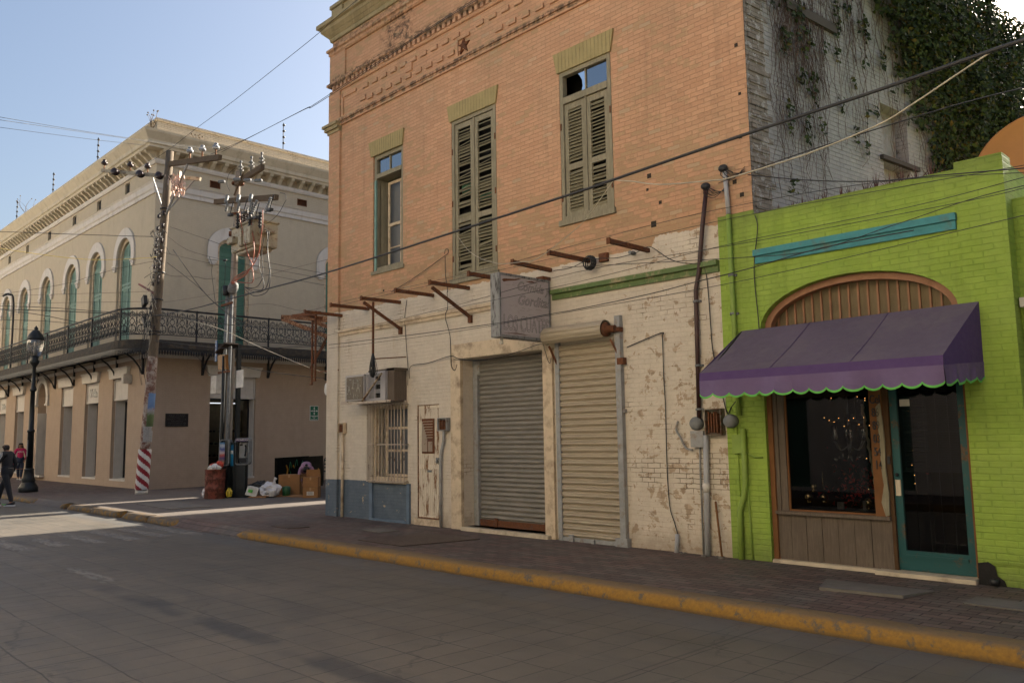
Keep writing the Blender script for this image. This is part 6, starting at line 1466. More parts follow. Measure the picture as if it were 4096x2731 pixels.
# ------------------------------------------------------------------ payphones
def phone_panel():
    t = NT('bright_sticker_panel'); x, y, z = t.xyz(); n = t.noise(t.pos, 14, 3, .6)
    c = t.ramp(t.ma('ADD', t.step(z, .98, 1.62), t.ma('MULTIPLY', t.ma('SUBTRACT', n, .5), .12)), (.0, (.35, .16, .03)), (.22, (.03, .03, .12)), (.36, (.38, .04, .02)), (.46, (.40, .34, .33)), (.62, (.02, .04, .2)), (.78, (.35, .38, .42)), (.9, (.02, .12, .25)))
    t.m.node_tree.nodes; return t.out(c, .4)
M['sticker'] = phone_panel()
def phone(name, lab, x0, x1, y0, z0, z1, full=True):
    t = thing(name, lab, 'payphone', ((x0 + x1) / 2, y0, 0)); mb = MB(); n = 10; rr = .10
    def rrect(x0, x1, z0, z1, r, k=5):
        p = []
        for cx, cz, a0 in ((x1 - r, z1 - r, 0), (x0 + r, z1 - r, 90), (x0 + r, z0 + r, 180), (x1 - r, z0 + r, 270)):
            for i in range(k + 1): a = R(a0 + 90 * i / k); p.append((cx + r * math.cos(a), cz + r * math.sin(a)))
        return p
    o_ = rrect(x0, x1, z0, z1, rr); i_ = rrect(x0 + .03, x1 - .03, z0 + .03, z1 - .03, rr - .03)
    for k in range(len(o_)):
        j = (k + 1) % len(o_); q = [o_[k], o_[j], i_[j], i_[k]]; mb.prism(q, lambda u, z, d: (u, y0 + d, z), 0, .42)
    mb.prism(i_, lambda u, z, d: (u, y0 + d, z), .36, .40); mb.build('hood', M['galv'], t)
    return t
PF = lambda u, z, d: (u, 11.2 + d, z)
t = thing('payphone', 'payphone hood reading MONEDAS on a dark pedestal beside the red barrel', 'payphone', (-22.8, 11.3, 0))
# hood opens towards +x side of the street corner; sticker side panel faces the road
mb = MB()
def hood(mb, c, ax, ay, w, dp, z0, z1):    # ax: across opening, ay: into hood
    r = .09; pts = []
    for cx, cz, a0 in ((w / 2 - r, z1 - r, 0), (-w / 2 + r, z1 - r, 90), (-w / 2 + r, z0 + r, 180), (w / 2 - r, z0 + r, 270)):
        for i in range(5): a = R(a0 + 90 * i / 4); pts.append((cx + r * math.cos(a), cz + r * math.sin(a), cx + (r - .03) * math.cos(a), cz + (r - .03) * math.sin(a)))
    P = lambda u, z, d: tuple(Vector((c[0], c[1], 0)) + ax * u + ay * d + Vector((0, 0, z)))
    for k in range(len(pts)):
        j = (k + 1) % len(pts); mb.prism([(pts[k][0], pts[k][1]), (pts[j][0], pts[j][1]), (pts[j][2], pts[j][3]), (pts[k][2], pts[k][3])], P, 0, dp)
    mb.prism([(p[2], p[3]) for p in pts], P, dp - .04, dp); return P
AX = Vector((.60, .80, 0)); AY = Vector((-.80, .60, 0)) * 1.0
AX = Vector((.75, .66, 0)).normalized(); AY = Vector((-.66, .75, 0)).normalized()
P = hood(mb, (-22.66, 11.22), AX, AY, .42, .26, .92, 1.70); mb.build('hood', M['galv'], t)
mb = MB(); mb.fbox(P, -.216, -.210, 1.0, 1.60, .03, .23); mb.build('sticker_panel', M['sticker'], t)
mb = MB(); mb.fbox(P, -.18, .18, 1.59, 1.68, -.006, .0); hd = mb.build('header', plain('dark_violet_header', (.05, .02, .07), .5), t)
text_mb('MONEDAS', P, .01, 1.635, .070, -.012, -.006).build('header_text', M['signwhite'], hd, recalc=False)
mb = MB(); mb.fbox(P, -.13, .10, 1.12, 1.55, .14, .22); mb.build('phone_body', M['greypaint'], t)
mb = MB(); mb.fbox(P, -.11, -.03, 1.47, 1.52, .125, .14); mb.fbox(P, -.12, .11, .99, 1.12, .1, .22)
mb.tube([P(.06, 1.48, .12), P(.08, 1.42, .10), P(.07, 1.24, .10), P(.05, 1.18, .12)], [.03, .02, .02, .03], 8); mb.build('handset', M['iron'], t)
mb = MB(); mb.tube(smooth_path([P(.05, 1.18, .12), P(.11, 1.08, .10), P(.12, .99, .08), P(.03, .96, .06), P(-.08, 1.0, .1)], 4), .007, 5); mb.build('cord', M['galv'], t)
mb = MB(); mb.fbox(P, -.17, .10, 0, .94, .03, .24); mb.fbox(P, -.20, .16, 0, .04, -.02, .32); mb.build('pedestal', M['lampblack'], t)
t = thing('payphone', 'payphone hood seen from its stickered side behind the red barrel', 'payphone', (-23.55, 11.2, 0))
P = hood(MB(), (0, 0), AX, AY, .6, .38, 1, 2)
mb = MB(); P = hood(mb, (-23.02, 10.86), Vector((.75, .66, 0)).normalized(), Vector((-.66, .75, 0)).normalized(), .30, .26, .90, 1.66); mb.build('hood', M['galv'], t)
mb = MB(); mb.fbox(P, -.13, .02, .98, 1.58, -.006, .0); mb.build('sticker_panel', M['sticker'], t)
mb = MB(); mb.fbox(P, -.1, .1, 0, .92, .03, .2); mb.build('pedestal', M['lampblack'], t)
t = thing('phone_pillar', 'black pillar with a blue panel between the two payphones', 'pillar', (-22.9, 11.1, 0))
mb = MB(); mb.box(-23.02, -22.80, 11.05, 11.15, 0, 1.56); mb.build('pillar', M['lampblack'], t)
mb = MB(); mb.box(-22.99, -22.82, 11.04, 11.05, .9, 1.5); mb.build('blue_panel', plain('bright_blue_panel', (.01, .14, .26), .4, 0, .4, 8), t)
mb = MB(); mb.box(-22.99, -22.82, 11.035, 11.04, 1.24, 1.34); mb.build('white_lettering_band', M['signwhite'], t)
# ------------------------------------------------------------------ barrel and rubbish
t = thing('rubbish_barrel', 'dented rust red steel barrel overflowing with rubbish', 'barrel', (-22.95, 10.58, 0))
c = Vector((-22.95, 10.58, 0)); mb = MB(); rings = []
prof = [(z, r * .83) for z, r in [(0, .35), (.03, .36), (.26, .345), (.28, .36), (.30, .345), (.52, .345), (.54, .36), (.56, .345), (.79, .35), (.80, .362), (.82, .35)]]
for z, r in prof:
    r *= .96; rings.append([(c.x + (r + (.03 * math.sin(k * .9 + z * 6) * (1 - z) if k in range(2, 9) else 0) - .05 * (1 - z) * (k in (5, 6))) * math.cos(2 * math.pi * k / 20), c.y + r * math.sin(2 * math.pi * k / 20), z) for k in range(20)])
mb.grid(rings, True, False); mb.face(*rings[8]); mb.build('drum', M['barrel'], t)
rg = random.Random(12)
def crumple(name, mat, c, r, parent=None, n=40, lab=None, cat=None, sz=(1, 1, .8)):
    mb = MB(); b = bmesh.new(); bmesh.ops.create_icosphere(b, subdivisions=3, radius=r)
    for v in b.verts:
        k = 1 + .35 * mn.noise(v.co * (2.2 / r) + Vector((rg.random(), 0, 0))) + .18 * mn.noise(v.co * (6 / r)); v.co = Vector((v.co.x * k * sz[0], v.co.y * k * sz[1], max(v.co.z * k * sz[2], -r * .75 * sz[2])))
    mb.v = [tuple(v.co + Vector(c)) for v in b.verts]; mb.f = [tuple(v.index for v in f.verts) for f in b.faces]; mb.sm = [False] * len(mb.f); b.free()
    o = mb.build(name, mat, parent)
    if lab: tag(o, lab, cat)
    return o
for dx, dy, m, r, z in ((-.12, -.02, 'bagred', .10, .88), (.08, -.06, 'bagwhite', .09, .89), (.04, .1, 'bagred', .11, .93), (.2, .0, 'whitepaint', .07, .85), (-.2, .0, 'whitepaint', .07, .84), (-.02, -.12, 'paper', .09, .84)):
    crumple('rubbish', M[m], (c.x + dx, c.y + dy, z), r, t, sz=(1, 1, 1.0))
crumple('plastic_bag', M['bagwhite'], (-23.28, 10.45, .13), .12, None, lab='small white plastic bag at the left foot of the barrel', cat='bag', sz=(.7, .7, 1.2))
crumple('rubbish_bag', M['bagblack'], (-22.55, 11.75, .24), .26, None, lab='torn black rubbish bag right of the payphone pedestal', cat='bag')
crumple('rubbish_bag', M['bagwhite'], (-21.98, 11.78, .20), .26, None, lab='full white rubbish bag tied with a knot', cat='bag', sz=(1.15, 1, .9))
crumple('plastic_wrapper', M['bagyellow'], (-22.62, 10.85, .14), .13, None, lab='yellow wrapper wedged between barrel and payphone pedestal', cat='wrapper', sz=(.7, .6, 1.1))
mb = MB(); mb.tube(smooth_path([(-21.85, 11.8, .36), (-21.78, 11.78, .45), (-21.74, 11.82, .55)], 3), [.04, .02, .03, .02, .03, .04, .05][:7], 6); o = mb.build('bag_knot', M['bagwhite']); tag(o, 'twisted top of the full white rubbish bag', 'bag knot')
def carton(lab, cx, cy, z, w, d_, h, ang=0, flap=None, label_=True, grp='cardboard boxes by the black board', tape=True):
    t = thing('cardboard_box', lab, 'box', (cx, cy, z), grp); c_, s_ = math.cos(ang), math.sin(ang)
    P = lambda u, zz, d: (cx + u * c_ - d * s_, cy + u * s_ + d * c_, z + zz)
    mb = MB(); mb.fbox(P, -w / 2, w / 2, 0, h, -d_ / 2, d_ / 2); mb.build('carton', M['cardboard'], t)
    if flap: mb = MB(); mb.prism([(-w / 2, h), (w / 2, h), (w / 2 - .02, h + flap), (-w / 2 + .02, h + flap)], P, d_ / 2 - .03, d_ / 2 - .02); mb.prism([(-d_ / 2, h), (d_ / 2, h), (d_ / 2, h + flap * .35), (-d_ / 2, h + flap * .35)], lambda a, zz, b: P(-w / 2 + b, zz, a), 0, .008); mb.build('flap', M['cardboard'], t)
    if tape: mb = MB(); mb.fbox(P, -.025, .025, h - .08, h + .003, -d_ / 2 - .003, -d_ / 2); mb.fbox(P, w / 2 - .002, w / 2 + .003, h * .1, h * .9, -.02, .02); mb.build('tape', M['cardlight'], t)
    if label_:
        mb = MB(); mb.fbox(P, -.10, .10, h * .25, h * .62, -d_ / 2 - .004, -d_ / 2); lb_ = mb.build('address_label', M['paper'], t)
        mb = MB()
        for k in range(5): mb.fbox(P, -.07 + .01 * (k % 2), .07, h * .29 + k * h * .065, h * .31 + k * h * .065, -d_ / 2 - .006, -d_ / 2 - .004)
        mb.build('print_lines', M['ink'], lb_)
    return t
an = R(48)
carton('large brown carton standing in front of the black board', -22.28, 12.62, 0, .62, .5, .60, R(44), label_=False)
carton('open brown carton with raised flap on top of the small stack', -20.85, 12.45, .29, .42, .36, .28, R(46), flap=.2, label_=False)
carton('lower brown carton of the small stack with a white address label', -20.80, 12.42, 0, .42, .36, .285, R(46))
carton('brown carton behind the small stack beside the brick corner', -20.55, 13.1, 0, .45, .4, .32, R(40))
def sheet(lab, pts, th=.012):
    mb = MB(); P0 = [Vector(p) for p in pts]; mb.grid([P0, [p + Vector((0, 0, th)) for p in P0]], True, True, False); o = mb.build('cardboard_sheet', M['cardboard']); tag(o, lab, 'cardboard', 'flattened cardboard on the plaza')
sheet('flattened cardboard sheet lying before the large carton', [(-22.05, 11.75, .006), (-21.4, 12.3, .006), (-21.55, 12.6, .03), (-22.2, 12.0, .05)])
sheet('flattened cardboard flap at the foot of the white rubbish bag', [(-22.3, 11.25, .006), (-21.75, 11.45, .006), (-21.75, 11.62, .04), (-22.5, 11.5, .05)])
sheet('small flattened cardboard piece before the small stack', [(-21.4, 12.1, .006), (-21.0, 12.4, .006), (-21.1, 12.5, .03), (-21.5, 12.2, .03)])
t = thing('paper_carton', 'small grey printed carton leaning by the payphone pedestal', 'carton', (-22.3, 11.4, 0)); mb = MB(); mb.obox((-22.3, 11.42, .17), (.13, .10, -.04), (-.05, .07, 0), (.03, .03, .12)); mb.build('carton', M['paper'], t)
mb = MB(); mb.obox((-22.24, 11.30, .19), (.05, .04, -.015), (-.002, .003, 0), (.01, .01, .04)); mb.build('green_print', M['limetrim'], t)
mb = MB(); mb.lathe([(.0, 0), (.11, 0), (.12, .26), (.10, .28), (.03, .3)], (-21.82, 12.2, 0), 12); o = mb.build('green_bucket', plain('dark_green_plastic', (.015, .08, .03), .4)); tag(o, 'dark green container between white bag and black board', 'bucket')
# black painted boards
t = thing('black_board', 'wide low black painted board with yellow and green scribbles', 'board', (-24.3, 14.2, 0))
q0, q1 = Vector((-23.40, 12.75, 0)), Vector((-25.45, 15.65, 0)); ud = (q1 - q0).normalized(); LB = (q1 - q0).length; nd = Vector((ud.y, -ud.x, 0))   # normal towards camera side
if nd.dot(Vector((0, 0, 0)) - q0) < 0: nd = -nd
Pb = lambda u, z, d: tuple(q0 + ud * u - nd * d + Vector((0, 0, z)))
mb = MB(); mb.fbox(Pb, 0, 2.35, 0, 1.07, 0, .08); mb.fbox(Pb, 2.35, LB, .02, 1.05, .015, .08); mb.build('board', M['boardblack'], t)
mb = MB()
def scr(pts, r=.018): mb.tube(smooth_path([Pb(u, z, -.006) for u, z in pts], 3), r, 4)
scr([(.62, .82), (.72, .70), (.68, .55), (.60, .42), (.52, .36)], .03); scr([(1.12, .80), (1.20, .72)], .03); scr([(1.92, .78), (2.0, .66), (1.95, .55)], .03); scr([(1.05, .30), (1.15, .45)], .02); scr([(3.1, .62), (3.15, .5), (3.05, .48)], .03)
mb.build('yellow_scribble', plain('orange_yellow_paint', (.36, .17, .02), .6), t)
mb = MB(); scr([(.85, .66), (.92, .92), (1.02, .72)], .012); scr([(1.25, .74), (1.38, .98), (1.46, .78)], .012); scr([(1.68, .70), (1.83, .93), (1.85, .7)], .012); scr([(.7, .5), (.95, .54), (.86, .66)], .012); scr([(.8, .3), (.95, .42), (1.1, .5), (1.15, .28)], .012); mb.build('green_scribble', plain('green_chalk_paint', (.02, .15, .07), .6), t)
# stacked metal chairs at the brick corner
t = thing('metal_chairs', 'stack of black slatted metal chairs behind the brick corner', 'chairs', (-27.0, 16.9, 0))
mb = MB(); mb.tube(smooth_path([(-27.0, 16.60, .0), (-27.0, 16.62, .75), (-27.0, 16.72, .95), (-27.0, 17.0, 1.0), (-27.0, 17.25, .95), (-27.0, 17.3, 0)], 4), .02, 6); mb.build('frame', M['iron'], t)
for z in (.42, .55, .68, .82):
    mb = MB(); mb.box(-27.02, -26.98, 16.64, 17.28, z, z + .05); mb.build('slat', M['iron'], t)
mb = MB(); mb.box(-26.98, -26.5, 16.64, 17.28, .40, .43); mb.build('seat', M['iron'], t)
# ------------------------------------------------------------------ street lamp
t = thing('street_lamp', 'black cast iron street lamp with glass lantern on the far pavement', 'street lamp', (-31.75, 8.07, 0))
c = (-31.75, 8.07, 0)
mb = MB(); mb.lathe([(.29, 0), (.305, .05), (.305, .16), (.27, .20), (.26, .24), (.20, .32), (.20, .36), (.215, .40), (.17, .50), (.14, .72), (.16, .76), (.12, .80)], c, 20); mb.build('base', M['lampblack'], t)
mb = MB(); mb.lathe([(.11, .78), (.095, 2.0), (.12, 2.02), (.12, 2.08), (.085, 2.1), (.07, 3.4), (.10, 3.42), (.10, 3.48), (.065, 3.5), (.06, 4.25), (.13, 4.35), (.16, 4.42), (.11, 4.5), (.14, 4.62)], c, 14); mb.build('post', M['lampblack'], t)
mb = MB(); mb.lathe([(.15, 4.62), (.22, 4.8), (.26, 5.0), (.25, 5.15), (.24, 5.2)], c, 20); mb.build('lantern_glass', M['lampglass'], t)
mb = MB(); mb.lathe([(.25, 5.18), (.27, 5.2), (.26, 5.25), (.20, 5.38), (.11, 5.5), (.05, 5.54), (.07, 5.58), (.03, 5.64), (.005, 5.68)], c, 20); mb.build('lantern_cap', M['lampblack'], t)
mb = MB(); mb.lathe([(.05, 4.62), (.06, 4.75), (.03, 4.95), (.04, 5.05)], c, 10); mb.build('lamp_bulb', M['greypaint'], t)
mb = MB(); mb.box(-31.69, -31.66, 7.95, 7.98, 1.2, 1.75); mb.build('tape_remnant', M['tape'], t)
# rusty frames on the side of the brick building
t = thing('side_awning_frame', 'rusty steel awning frame left on the side wall of the brick building', 'awning frame', (-17, 11.5, 3.8))
mb = MB()
for i, (y, x0, z0, z1) in enumerate(((10.3, -18.77, 4.70, 4.43), (11.3, -18.9, 4.72, 4.45), (12.3, -19.0, 4.74, 4.46), (13.3, -19.0, 4.74, 4.46))):
    mb.bar((x0, y, z0), (-15.72, y, z1 - .12), .06, .10); mb.bar((x0 + .02, y, z0 - .05), (-15.75, y, 3.72), .06, .09)
mb.bar((-18.77, 10.3, 4.7), (-19.0, 13.3, 4.74), .05, .06); mb.build('frame', M['rustlight'], t)
for (x, y, z1, z0), lb in (((-16.72, 9.95, 4.35, 2.88), 'left hanging rusty rod at the brick corner'), ((-15.46, 9.28, 4.36, 2.87), 'right hanging rusty rod at the brick corner'), ((-15.78, 9.83, 4.0, 2.85), 'rusty upright bar fixed on the brick corner')):
    mb = MB(); mb.bar((x, y, z0), (x, y, z1), .035, .035); mb.box(x - .07, x + .02, y - .02, y + .02, z0 - .02, z0 + .01); o = mb.build('rusty_rod', M['rust']); tag(o, lb, 'rod', 'rusty rods at the brick corner')
mb = MB(); mb.bar((-15.70, 9.78, 3.98), (-16.6, 9.9, 3.35), .035, .02); mb.bar((-15.9, 9.8, 3.75), (-16.8, 9.95, 3.25), .03, .02); mb.bar((-15.3, 9.75, 3.10), (-16.2, 9.8, 3.12), .02, .03); o = mb.build('rusty_strut', M['rust']); tag(o, 'rusty diagonal struts crossing the rods at the brick corner', 'strut')
mb = MB(); mb.bar((-16.45, 9.28, 4.36), (-15.3, 9.28, 4.30), .05, .07); mb.bar((-16.05, 9.28, 4.36), (-16.05, 9.79, 4.3), .05, .06); o = mb.build('steel_beam', M['rust']); tag(o, 'rusty corner beam reaching out past the brick corner', 'beam')
mb = MB(); mb.lathe([(.0, 0), (.13, 0), (.14, .05), (.10, .06), (.0, .06)], (-15.86, 9.86, 2.72), 16, (-.2, -1, 0)); mb.bar((-15.72, 9.86, 2.73), (-15.9, 9.80, 2.73), .03, .05); o = mb.build('round_fitting', M['signwhite']); tag(o, 'round white and black fitting at the brick corner', 'fitting')
# ------------------------------------------------------------------ people
def skin(name, verts, edges, rad, mat, parent, loc, rotz, sub=1):
    me = bpy.data.meshes.new(name); me.from_pydata(verts, edges, []); o = bpy.data.objects.new(name, me); sc.collection.objects.link(o)
    m = o.modifiers.new('s', 'SKIN'); sv = me.skin_vertices[0].data
    for i, r in enumerate(rad): sv[i].radius = (r if isinstance(r, tuple) else (r, r))
    sv[0].use_root = True
    s2 = o.modifiers.new('u', 'SUBSURF'); s2.levels = sub; s2.render_levels = sub
    dg = bpy.context.evaluated_depsgraph_get(); nm = bpy.data.meshes.new_from_object(o.evaluated_get(dg)); bpy.data.objects.remove(o)
    Mx = Matrix.Rotation(rotz, 4, 'Z'); nm.transform(Mx)
    for p in nm.polygons: p.use_smooth = True
    nm.materials.clear(); nm.materials.append(mat)
    k = bpy.data.objects.new(name, nm); sc.collection.objects.link(k); k.parent = parent; WL[k.name] = wl(parent); return k
def hand(v, e, r, wrist_i, d, s=1.0, curl=.3):
    """palm and five separate fingers grown from the wrist vertex; d = pointing direction"""
    d = Vector(d).normalized(); w = Vector(v[wrist_i]); side = d.cross(Vector((0, 1, 0))); side = side.normalized() if side.length > .1 else Vector((1, 0, 0)); nrm = side.cross(d)
    def add(p, rad, frm): v.append(tuple(p)); r.append(rad); e.append((frm, len(v) - 1)); return len(v) - 1
    palm = add(w + d * .045 * s, (.022 * s, .014 * s), wrist_i); kn = add(w + d * .085 * s, (.026 * s, .013 * s), palm)
    for k, L in enumerate((.065, .075, .07, .055)):
        b = w + d * .095 * s + side * (k - 1.5) * .019 * s; a = add(b, .008 * s, kn); m_ = add(b + (d + nrm * curl).normalized() * L * .5 * s, .0075 * s, a); add(b + (d + nrm * curl * 1.6).normalized() * L * s, .006 * s, m_)
    a = add(w + d * .03 * s - side * .03 * s, .009 * s, palm); add(w + d * .075 * s - side * .05 * s, .007 * s, a)
def person(lab, loc, rotz, H, J, cloth_top, cloth_leg, extras=(), fem=False, shoe=None, bulk=1.0):
    t = thing('person', lab, 'person', loc); k = H / 1.7
    S = {n: tuple(c * k for c in p) for n, p in J.items()}
    v, e, r = [], [], []
    def V(n, rad): v.append(S[n]); r.append(tuple(x * k for x in rad) if isinstance(rad, tuple) else rad * k); return len(v) - 1
    def E(a, b): e.append((a, b))
    pe = V('pelvis', .10); ch = V('chest', .11); nk0 = V('neck0', .07); E(pe, ch); E(ch, nk0); nk = V('neck', .05); E(nk0, nk); hd = V('head', (.075, .088)); E(nk, hd); ht = V('headtop', (.07, .08)); E(hd, ht)
    for s_ in 'LR':
        a = V('sh' + s_, .055); E(nk0, a); b = V('el' + s_, .042); E(a, b); c_ = V('wr' + s_, .027); E(b, c_); hand(v, e, r, c_, Vector(S['wr' + s_]) - Vector(S['el' + s_]), k)
        a = V('hip' + s_, .085); E(pe, a); b = V('kn' + s_, .06); E(a, b); c_ = V('an' + s_, .04); E(b, c_); f = V('toe' + s_, .035); E(c_, f)
    body = skin('body', v, e, r, M['skin'], t, loc, rotz, 2)
    # face: nose, eyes, ears, mouth
    mb = MB(); h = Vector(S['head']) * .5 + Vector(S['headtop']) * .5; up = (Vector(S['headtop']) - Vector(S['neck'])).normalized(); fw = Vector(J.get('face', (0, -1, 0))).normalized(); sd = fw.cross(up).normalized(); Mr = Matrix.Rotation(rotz, 3, 'Z')
    def W_(p): return tuple(Mr @ p + Vector(loc))
    nose = MB(); nose.face(W_(h + fw * .088 * k + up * .02), W_(h + fw * .112 * k - up * .03 + sd * .0), W_(h + fw * .085 * k - up * .035 + sd * .018)); nose.face(W_(h + fw * .088 * k + up * .02), W_(h + fw * .112 * k - up * .03), W_(h + fw * .085 * k - up * .035 - sd * .018)); nose.build('nose', M['skin'], t, recalc=False)
    for s_ in (-1, 1): mb.ball(W_(h + fw * .078 * k + sd * .03 * s_), .011, n=8)
    mb.bar(W_(h + fw * .083 * k - up * .055 - sd * .022), W_(h + fw * .083 * k - up * .055 + sd * .022), .008, .008); mb.build('eyes_and_mouth', M['hair'], t)
    mb = MB()
    for s_ in (-1, 1): mb.ball(W_(h + sd * .075 * k * s_ - up * .005), .022, .5, .7, 1, 8)
    mb.build('ears', M['skin'], t)
    # top and trousers
    v, e, r = [], [], []
    S['hem'] = tuple(Vector(S['waist']) + (Vector(S['pelvis']) - Vector(S['waist'])) * 2.3)
    hm = V('hem', .155 * bulk); pe = V('waist', .142 * bulk); E(hm, pe); ch = V('chest', .152 * bulk); n0 = V('neck0', .085); E(pe, ch); E(ch, n0)
    for s_ in 'LR': a = V('sh' + s_, .072); E(n0, a); b = V('el' + s_, .058); E(a, b); c_ = V('wr' + s_, .042); E(b, c_)
    top = skin('jacket' if not fem else 'sweater', v, e, r, cloth_top, t, loc, rotz, 2)
    v, e, r = [], [], []
    S['belt'] = tuple(Vector(S['waist']) * .7 + Vector(S['pelvis']) * .3); bt = V('belt', .128); pe = V('pelvis', .138); E(bt, pe)
    for s_ in 'LR': a = V('hip' + s_, .105 if fem else .10); E(pe, a); b = V('kn' + s_, .075); E(a, b); c_ = V('an' + s_, .055); E(b, c_)
    tr = skin('trousers', v, e, r, cloth_leg, t, loc, rotz, 2)
    wv, pv = Vector(S['waist']), Vector(S['pelvis']); ax = (wv - pv).normalized(); xx = Vector((1, 0, 0)); yy = ax.cross(xx)
    mb = MB(); mb.grid([[W_(pv + ax * h * k + xx * rr * 1.12 * k * math.cos(q) + yy * rr * .92 * k * math.sin(q)) for q in [i * math.pi / 8 for i in range(16)]] for h, rr in ((-.14, .12), (-.05, .150), (.03, .155), (.10, .148), (.16, .13))], True, True); mb.build('trouser_seat', cloth_leg, t)
    for s_ in 'LR':
        mb = MB(); a = Vector(S['an' + s_]); b = Vector(S['toe' + s_]); d_ = (b - a); d_.z = 0; d_ = d_.normalized() if d_.length > 1e-4 else Vector((0, -1, 0))
        pts = [(-.08, .02, .035, .035), (-.04, .0, .05, .05), (.05, -.01, .05, .04), (.12, -.025, .047, .03), (.18, -.035, .03, .02)]
        sd2 = Vector((-d_.y, d_.x, 0)); rings = [[W_(a + d_ * f * k + sd2 * w * k * math.cos(q) + Vector((0, 0, (-.03 + z_ + hh * math.sin(q)) * k))) for q in [i * math.pi / 5 for i in range(10)]] for f, z_, w, hh in pts]
        mb.grid(rings, True, True); mb.build('shoe', shoe or M['blackcloth'], t)
        mb = MB(); rings = [[W_(Vector((a.x, a.y, 0)) + d_ * f * k + sd2 * w * k + Vector((0, 0, a.z + zz * k))) for w, zz in ((-w_, -.09), (w_, -.09), (w_, -.06), (-w_, -.06))] for f, w_ in ((-.09, .04), (.05, .052), (.19, .03))]
        mb.grid(rings, True, True, False); mb.build('shoe_sole', M['stripe'], t)
    return t, S, W_
# woman in pink walking towards the camera
J = dict(pelvis=(0, 0, .92), waist=(0, 0, 1.0), chest=(0, -.01, 1.24), neck0=(0, 0, 1.42), neck=(0, -.01, 1.48), head=(0, -.02, 1.55), headtop=(0, -.02, 1.63), shL=(.17, 0, 1.39), shR=(-.17, 0, 1.39), elL=(.25, .02, 1.12), elR=(-.27, .04, 1.12), wrL=(.20, -.08, .93), wrR=(-.19, -.08, .92), hipL=(.09, 0, .86), hipR=(-.09, 0, .86), knL=(.08, -.06, .48), knR=(-.07, .03, .48), anL=(.05, -.08, .10), anR=(-.05, .12, .11), toeL=(.06, -.2, .04), toeR=(-.06, .0, .05))
wl_ = (-42.6, 10.45, 0); RZ = R(-104)
RZ = math.atan2(-10.45, 42.6) + math.pi / 2     # face the camera side
t, S_, W_ = person('woman in a hot pink sweater walking along the peach building with a red handbag', wl_, RZ, 1.66, J, M['pinktop'], M['denim'], fem=True, shoe=M['tiles'])
mb = MB(); rr = []
for z, w, dd in ((1.70, .05, .0), (1.68, .085, .01), (1.62, .10, .02), (1.54, .105, .035), (1.46, .12, .05), (1.38, .12, .06), (1.30, .08, .06)): rr.append([W_(Vector((w * math.cos(q) * .976, dd + .075 * math.sin(q) * (1 if math.sin(q) > 0 else .35), z * .976))) for q in [i * math.pi / 6 for i in range(12)]])
mb.grid(rr, True, True); mb.build('hair', M['hair'], t)
mb = MB()
for s_ in (-1, 1): mb.ball(W_(Vector((s_ * .033, -.105, 1.575))), .026, 1, .5, .8, 8)
mb.build('sunglasses', M['iron'], t)
PW = lambda u, z, d: W_(Vector((u, -.145 + d, z)))
text_mb('AERO', PW, 0.0, 1.26, .10, -.012, 0, sx=.95).build('sweater_lettering', M['stripe'], t, recalc=False)
mb = MB(); mb.ball(W_(Vector((-.30, -.05, .74))), .10, 1, 1, 1.05, 12); b_ = mb.build('handbag', M['pinktop'], t); mb = MB(); mb.tube([W_(Vector((-.19, -.08, .93))), W_(Vector((-.26, -.06, .82)))], .008, 5); mb.build('bag_strap', M['pinktop'], b_)
mb = MB()
for s_, kx, ky in ((1, .08, -.06), (-1, -.07, .03)): mb.lathe([(.078, 0), (.08, .012), (.078, .025)], W_(Vector((kx * .976, ky * .976, .49))), 10)
mb.build('ripped_knee', M['skin'], t)
# man in black tracksuit crossing at the left edge, walking left
J = dict(pelvis=(0, 0, .93), waist=(0, 0, 1.02), chest=(0, -.03, 1.28), neck0=(0, -.03, 1.44), neck=(0, -.05, 1.50), head=(0, -.07, 1.57), headtop=(0, -.08, 1.65), shL=(.18, -.02, 1.41), shR=(-.18, -.02, 1.41), elL=(.23, -.12, 1.16), elR=(-.23, .08, 1.14), wrL=(.20, -.32, 1.05), wrR=(-.20, .02, .92), hipL=(.09, 0, .87), hipR=(-.09, 0, .87), knL=(.09, .12, .49), knR=(-.09, -.20, .50), anL=(.09, .22, .12), anR=(-.09, -.30, .11), toeL=(.09, .08, .04), toeR=(-.09, -.45, .04))
ml = (-27.12, 6.34, -.15)
RM = R(-47)
t, S_, W_ = person('man in a black tracksuit with white sleeve stripes crossing the road', ml, RM, 1.80, J, M['blackcloth'], M['blackcloth'])
mb = MB(); rr = []
for z, w, f0, f1 in ((1.655, .05, .05, -.06), (1.64, .075, .075, -.10), (1.60, .085, .09, -.13), (1.55, .088, .09, -.06), (1.50, .07, .07, -.0)): rr.append([W_(Vector((w * math.cos(q), -.07 + (f0 if math.sin(q) > 0 else -(f1 + .0)) * math.sin(q) * (1 if math.sin(q) > 0 else .75), z * 1.059))) for q in [i * math.pi / 6 for i in range(12)]])
mb.grid(rr, True, True); mb.build('hair', M['hair'], t)
mb = MB(); k = 1.8 / 1.7
for side in (1, -1):
    for o_ in (-.018, .018):
        a = [Vector(S_['sh' + 'LR'[side < 0]]), Vector(S_['el' + 'LR'[side < 0]]), Vector(S_['wr' + 'LR'[side < 0]])]
        mb.tube([W_(a[0] + Vector((side * .07, o_, .04))), W_(a[0] + Vector((side * .074, o_, -.05))), W_(a[1] + Vector((side * .06, o_, 0))), W_(a[2] + Vector((side * .042, o_, 0)))], .009, 4)
mb.build('sleeve_stripes', M['stripe'], t)
mb = MB()
for z in (.99, 1.03): mb.tube([W_(Vector((.168 * math.cos(q), .138 * math.sin(q), z * k))) for q in [i * math.pi / 8 for i in range(17)]], .007, 4)
mb.build('hem_stripes', M['stripe'], t)
